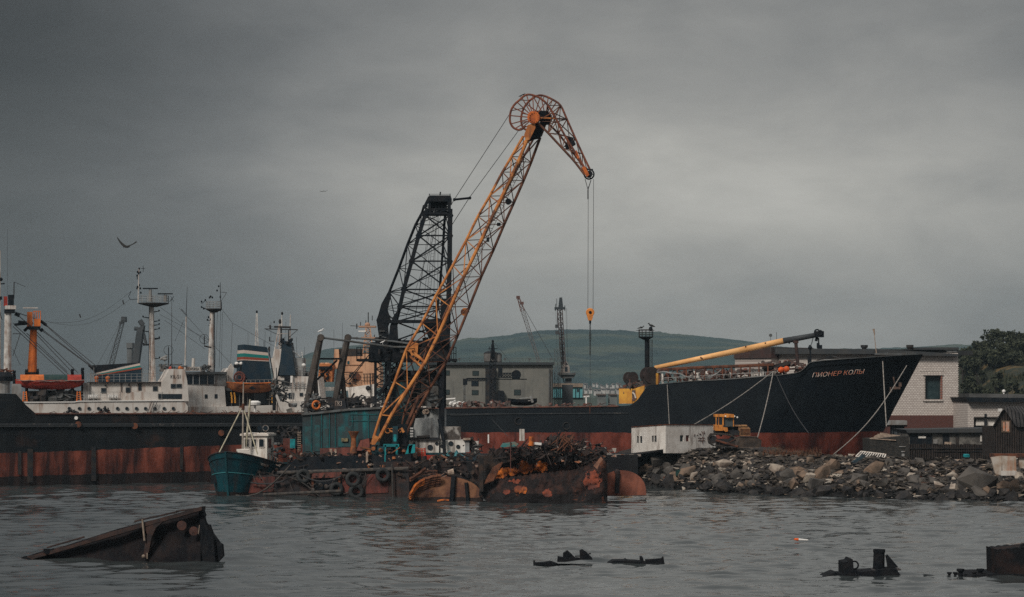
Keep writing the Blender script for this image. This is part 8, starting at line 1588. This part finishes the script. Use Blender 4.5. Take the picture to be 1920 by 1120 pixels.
c.add(vs + [p + d for p in vs], fs + [tuple(m2 + a for a in f[::-1]) for f in fs] + [(i * n1_ + ny, (i + 1) * n1_ + ny, m2 + (i + 1) * n1_ + ny, m2 + i * n1_ + ny) for i in range(nx)]); c.build('side_plate', wk, fw)
c = MB(); c.poly(WF, [(372, 953), (379, 952), (384, 966), (381, 974), (388, 984), (392, 984), (398, 1000), (411, 1018), (416, 1021), (418, 1043), (404, 1058), (372, 1058)], .75, .95); c.poly(WF, [(374, 956), (380, 960), (386, 985), (400, 1012), (404, 1056), (376, 1058)], .5, .7); c.build('broken_end', M('sunken_edge', (.006, .008, .011), (.014, .014, .016), 3, spec=.15, rough=.9, bump=.04), fw)
c = MB()
ed = [(60, 1043, 120, 1022), (88, 1024, 158, 1004), (168, 1008, 256, 983), (252, 975, 290, 966), (284, 968, 335, 956), (330, 956, 380, 949.5)]
for x0, y0, x1, y1 in ed: c.tube(WF.pt(x0, y0 + 3, .2), WF.pt(x1, y1 + 3, .25), .045, n=5)
c.poly(WF, [(50, 1044), (120, 1026), (256, 984), (378, 950), (378, 957), (256, 992), (124, 1031), (60, 1049)], .1, .55); c.build('deck_edge', M('edge_brown', (.055, .032, .027), (.028, .022, .022), 2, rough=.9, bump=.03), fw)
c = MB(); c.poly(WF, [(280, 986), (300, 974), (330, 966), (310, 974), (292, 990), (284, 1008), (279, 1034), (273, 1046), (268, 1046), (272, 1020), (276, 1002), (270, 990)], .12, .3); c.build('stem_bracket', MATS['edge_brown'], fw)
c = MB(); c.tube(WF.pt(267, 974, -.02), WF.pt(271, 1014, .0), .05, n=6); c.build('white_stake', M('stake_pale', (.30, .24, .19), (.18, .14, .11), 4, rough=.9), fw); c = MB(); c.ball(WF.pt(269, 1043.5, -.1), .09); c.tube(WF.pt(276, 1037, -.1), WF.pt(276, 1048, -.1), .035, n=5); c.build('white_fitting', MATS['stake_pale'], fw)
c = MB(); c.lathe(WF.pt(341, 986, .26), (0, -1, 0), [(.02, 0), (.24, 0), (.22, .03), (.02, .04)], 18); c.lathe(WF.pt(363, 996, .26), (0, -1, 0), [(.02, 0), (.22, 0), (.02, .03)], 12); c.build('rust_disc', M('disc_rust', (.085, .042, .034), (.05, .03, .028), 4, rough=.95), fw)
c = MB(); c.tube(WF.pt(374, 985, .2), WF.pt(372, 1001, .2), .02, n=4); c.build('scratch_rod', MATS['stake_pale'], fw)
c = MB(); q = random.Random(82)
for _ in range(26): x = q.uniform(38, 96); c.box(WF.pt(x, interp([(38, 1048), (96, 1030)], x) + q.uniform(0, 8), q.uniform(.2, 1)), (q.uniform(.1, .5), .3, q.uniform(.06, .22)), q.uniform(-.3, .3), 0, q.uniform(-.4, .1))
c.build('broken_tip', MATS['sunken_edge'], fw)
SM = MATS['sunken_edge']; G1 = flat(100); G2 = flat(93.5)
def pieces(name, label, L, polys, tubes=(), m_=None):
    c = MB()
    for i, (pts, o0, o1) in enumerate(polys): c.poly(L, pts, o0, o1)
    for a_, b_, r_ in tubes: c.tube(L.pt(*a_, .3), L.pt(*b_, .3), r_, n=5)
    t = T(name, label, 'wreck', L.pt(polys[0][0][0][0], polys[0][0][0][1], 0)); c.build('plating', m_ or SM, t); return t
t = pieces('wreck_fragment', 'small sunken wreck fragment with two pointed plates and a long low bar', G1, [([(1045, 1054), (1046, 1044), (1056, 1046), (1056, 1038), (1064, 1033), (1070, 1038), (1078, 1046), (1088, 1047), (1087, 1033), (1092, 1031), (1100, 1036), (1104, 1041), (1110, 1046), (1111, 1050), (1090, 1050), (1060, 1054)], 0, .5), ([(1002, 1056), (1022, 1055), (1032, 1053), (1046, 1058), (1036, 1061), (1004, 1060)], -.1, .5), ([(1070, 1058), (1092, 1059), (1092, 1061), (1072, 1061)], -.1, .3)], [((1001.5, 1051), (1001.5, 1064), .045), ((1004, 1058), (1142, 1060), .045), ((1100, 1040), (1108, 1038), .03), ((1102, 1045), (1111, 1049), .03), ((1078, 1043), (1088, 1043), .03)])
t = pieces('wreck_fragment', 'long low sunken box with a stub and a fin to the right in mid foreground', G1, [([(1140, 1066), (1141, 1057), (1150, 1052), (1172, 1052), (1175, 1050), (1176, 1052), (1194, 1053), (1202, 1054), (1202, 1046), (1206, 1046), (1207, 1053), (1212, 1056), (1214, 1072), (1144, 1070)], 0, 1.2), ([(1210, 1050), (1240, 1048), (1244, 1044), (1246, 1056), (1249, 1062), (1212, 1062)], .6, 1.0)])
t = pieces('wreck_fragment', 'dark sunken hull piece with a block at left and a leaning funnel at right', G2, [([(1543, 1083), (1566, 1073), (1574, 1076), (1581, 1076), (1581, 1055), (1592, 1053), (1595, 1048), (1599, 1049), (1601, 1068), (1610, 1073), (1640, 1070), (1660, 1068), (1681, 1067), (1688, 1078), (1696, 1088), (1680, 1096), (1640, 1092), (1560, 1088)], .2, 1.6)], [])
c = MB(); c.tube(G2.pt(1647.5, 1068, .9), G2.pt(1648.5, 1030, .9), .26, .24, 16); c.lathe(G2.pt(1648.5, 1036, .9), UP, [(.27, 0), (.27, .14)], 16); c.build('funnel_stub', SM, t); c = MB(); c.poly(G2, [(1664, 1066), (1663, 1039), (1671, 1048), (1684, 1063), (1676, 1066)], .6, .7); c.tube(G2.pt(1661, 1041, .7), G2.pt(1665, 1066, .7), .03, n=4); c.build('fin', SM, t); c = MB(); c.ring(G2.pt(1602, 1060, .5), (0, 1, 0), .17, .04, 14, 5); c.build('ring_pipe', SM, t); c = MB(); c.box(G2.pt(1660, 1068, .8), (1.2, 1, .07), 0, 0, -.05); c.build('top_plate', M('plate_grey', (.06, .055, .055), rough=.9), t)
t = pieces('wreck_fragment', 'dark sunken deck with mushroom bollards and a tall rusty box at the lower right corner', G2, [([(1790, 1092), (1800, 1084), (1830, 1078), (1870, 1077), (1960, 1078), (1960, 1104), (1870, 1100), (1845, 1095)], .2, 3), ([(1732, 1078), (1750, 1079), (1770, 1082), (1800, 1083), (1800, 1086), (1760, 1084)], .4, .8)])
c = MB(); c.poly(G2, [(1868, 1077), (1867, 1033), (1866.5, 1030), (1872, 1031), (1877, 1029.5), (1884, 1030.5), (1890, 1028), (1896, 1029), (1906, 1026.5), (1912, 1028), (1925, 1026), (1960, 1026), (1960, 1080)], .5, 2.4); c.build('rusty_box', mat('box_rust', (.010, .011, .013), (.028, .019, .018), .9, mixr=(.45, .6), rough=.9, spec=.1, bump=.03, blot=(.075, .036, .028), bamt=.36), t); c = MB(); c.poly(G2, [(1914, 1029), (1916, 1021), (1922, 1019), (1930, 1026)], .5, .8); c.build('torn_top', SM, t)
for x, y, r_ in ((1780, 1082, .10), (1791, 1082, .10), (1801, 1081, .16), (1826.5, 1081, .10), (1838, 1080, .15), (1773, 1083, .05), (1810, 1081, .05), (1847, 1079, .05)):
    c = MB(); c.lathe(G2.pt(x, y, .6), UP, [(r_ * .7, -.1), (r_ * .6, r_ * 1.2), (r_ * 1.1, r_ * 1.5), (r_ * 1.1, r_ * 2.1)], 12); c.build('bollard', SM, t)
t = T('marker_buoy', 'small white and orange spar buoy lying on the water', 'buoy', P(1503, 1014, 115)); GBu = flat(115)
c = MB(); c.tube(GBu.pt(1496, 1012, 0), GBu.pt(1515, 1013, 0), .07, .035, 10); c.build('white_spar', MATS['white_clean'], t); c = MB(); c.tube(GBu.pt(1489, 1011.5, 0), GBu.pt(1497, 1011.8, 0), .05, .08, 10); c.build('orange_end', MATS['buoy_orange'], t)
# ================================================================ BIRDS
def bird(px, py, Y, span, label, flap=.5, yaw=0.3, mname='bird', group=None, lift=(.55, .12)):
    p = P(px, py, Y); c = MB(); b_ = Vector((math.sin(yaw), math.cos(yaw), 0)); r_ = Vector((b_.y, -b_.x, 0))
    prof = [(-.16, .01), (-.11, .035), (-.02, .055), (.08, .045), (.14, .03), (.19, .028), (.23, .008)]; n = 8; vs = []
    for h, r in prof:
        for i in range(n): a_ = 2 * math.pi * i / n; vs.append(p + r_ * h * span * -1.0 + b_ * math.cos(a_) * r * span + UP * math.sin(a_) * r * span)
    c.add(vs, [(k * n + i, k * n + (i + 1) % n, (k + 1) * n + (i + 1) % n, (k + 1) * n + i) for k in range(len(prof) - 1) for i in range(n)] + [tuple(range(n)), tuple(range((len(prof) - 1) * n, len(prof) * n))])
    for sg, l_ in ((-1, lift[0]), (1, lift[1])):
        rows = []
        for i in range(7):
            t_ = i / 6; ch_ = .16 * span * (1 - t_ ** 1.6) + .012; z_ = span * l_ * (t_ * 1.0 - .18 * math.sin(t_ * math.pi)); e_ = p + Vector((sg * span * .52 * t_, b_.y * 0 + .25 * span * t_ * (-sg), z_)); rows.append((e_ + Vector((.35 * ch_, 0, .03 * span)), e_ + Vector((-.5 * ch_, .1 * ch_, -.03 * span)), e_ + Vector((-.05 * ch_, 0, .05 * span))))
        o = len(c.v)
        for a_ in rows: c.v += list(a_)
        for i in range(6):
            k = o + i * 3
            for u_1, u_2 in ((0, 2), (2, 1), (1, 0)): c.f.append((k + u_1, k + u_2, k + 3 + u_2, k + 3 + u_1))
    return c.thing('seagull', label, 'bird', MATS[mname], group)
bird(238, 463, 120, 1.15, 'dark gull gliding with raised wings in the upper left sky', lift=(.47, .22))
bird(604, 359.5, 420, .9, 'left of two tiny far gulls in the middle of the sky', lift=(.15, .15)); bird(610, 359, 430, .9, 'right of two tiny far gulls in the middle of the sky', lift=(.12, .2))
def perched(p, s, label, mname, face=1):
    c = MB(); prof = [(-.5, .02), (-.3, .09), (0, .15), (.25, .12), (.38, .06)]
    c.lathe(p + UP * s * .55, Vector((face, 0, .35)), [(max(.01, r * s), h * s) for h, r in prof], 8); c.ball(p + Vector((face * .38 * s, 0, s * .82)), .10 * s, 1.1, 8); c.tube(p + Vector((face * .44 * s, 0, s * .82)), p + Vector((face * .62 * s, 0, s * .78)), .03 * s, .005, 5); c.tube(p, p + UP * s * .5, .02 * s, n=4); c.tube(p + Vector((.08 * s, 0, 0)), p + Vector((.08 * s, 0, s * .5)), .02 * s, n=4)
    return c.thing('perched_gull', label, 'bird', MATS[mname])
perched(TOWa + UP * .24, .55, 'white gull standing on top of the left leaning dark post', 'bird_white')
perched(BN.pt(976, 184.5, 0), .34, 'left of two small dark birds perched on the crane jib rim', 'bird'); perched(BN.pt(981, 181.5, 0), .30, 'right of two small dark birds perched on the crane jib rim', 'bird')
perched(LP_.pt(1198.5, 619.5, 3), .42, 'leftmost dark bird on the lamp tower bar', 'bird'); perched(LP_.pt(1203, 619.5, 3), .5, 'second dark bird from the left on the lamp tower bar', 'bird'); perched(LP_.pt(1222, 618.5, 3), .75, 'biggest dark bird at the right end of the lamp tower bar', 'bird', -1)
perched(LT1.pt(717, 647, -1.2), .42, 'white gull resting on the grey tie rods before the black tower', 'bird_white')
HAZE = 0.00014
# ================================================================ AIR
hz = MB(); hz.box((0, 1480, 70), (6200, 3200, 146)); 
hm = bpy.data.materials.new('haze'); hm.use_nodes = True; N = hm.node_tree.nodes; N.clear()
ho = N.new('ShaderNodeOutputMaterial'); hv = N.new('ShaderNodeVolumePrincipled'); hm.node_tree.links.new(hv.outputs[0], ho.inputs['Volume'])
hv.inputs['Color'].default_value = (.45, .61, .71, 1); hv.inputs['Density'].default_value = HAZE; hv.inputs['Anisotropy'].default_value = 0.0
hobj = hz.build('haze', hm); hobj['kind'] = 'stuff'; hobj['label'] = 'thin grey blue haze hanging over the harbour'; hobj['category'] = 'haze'
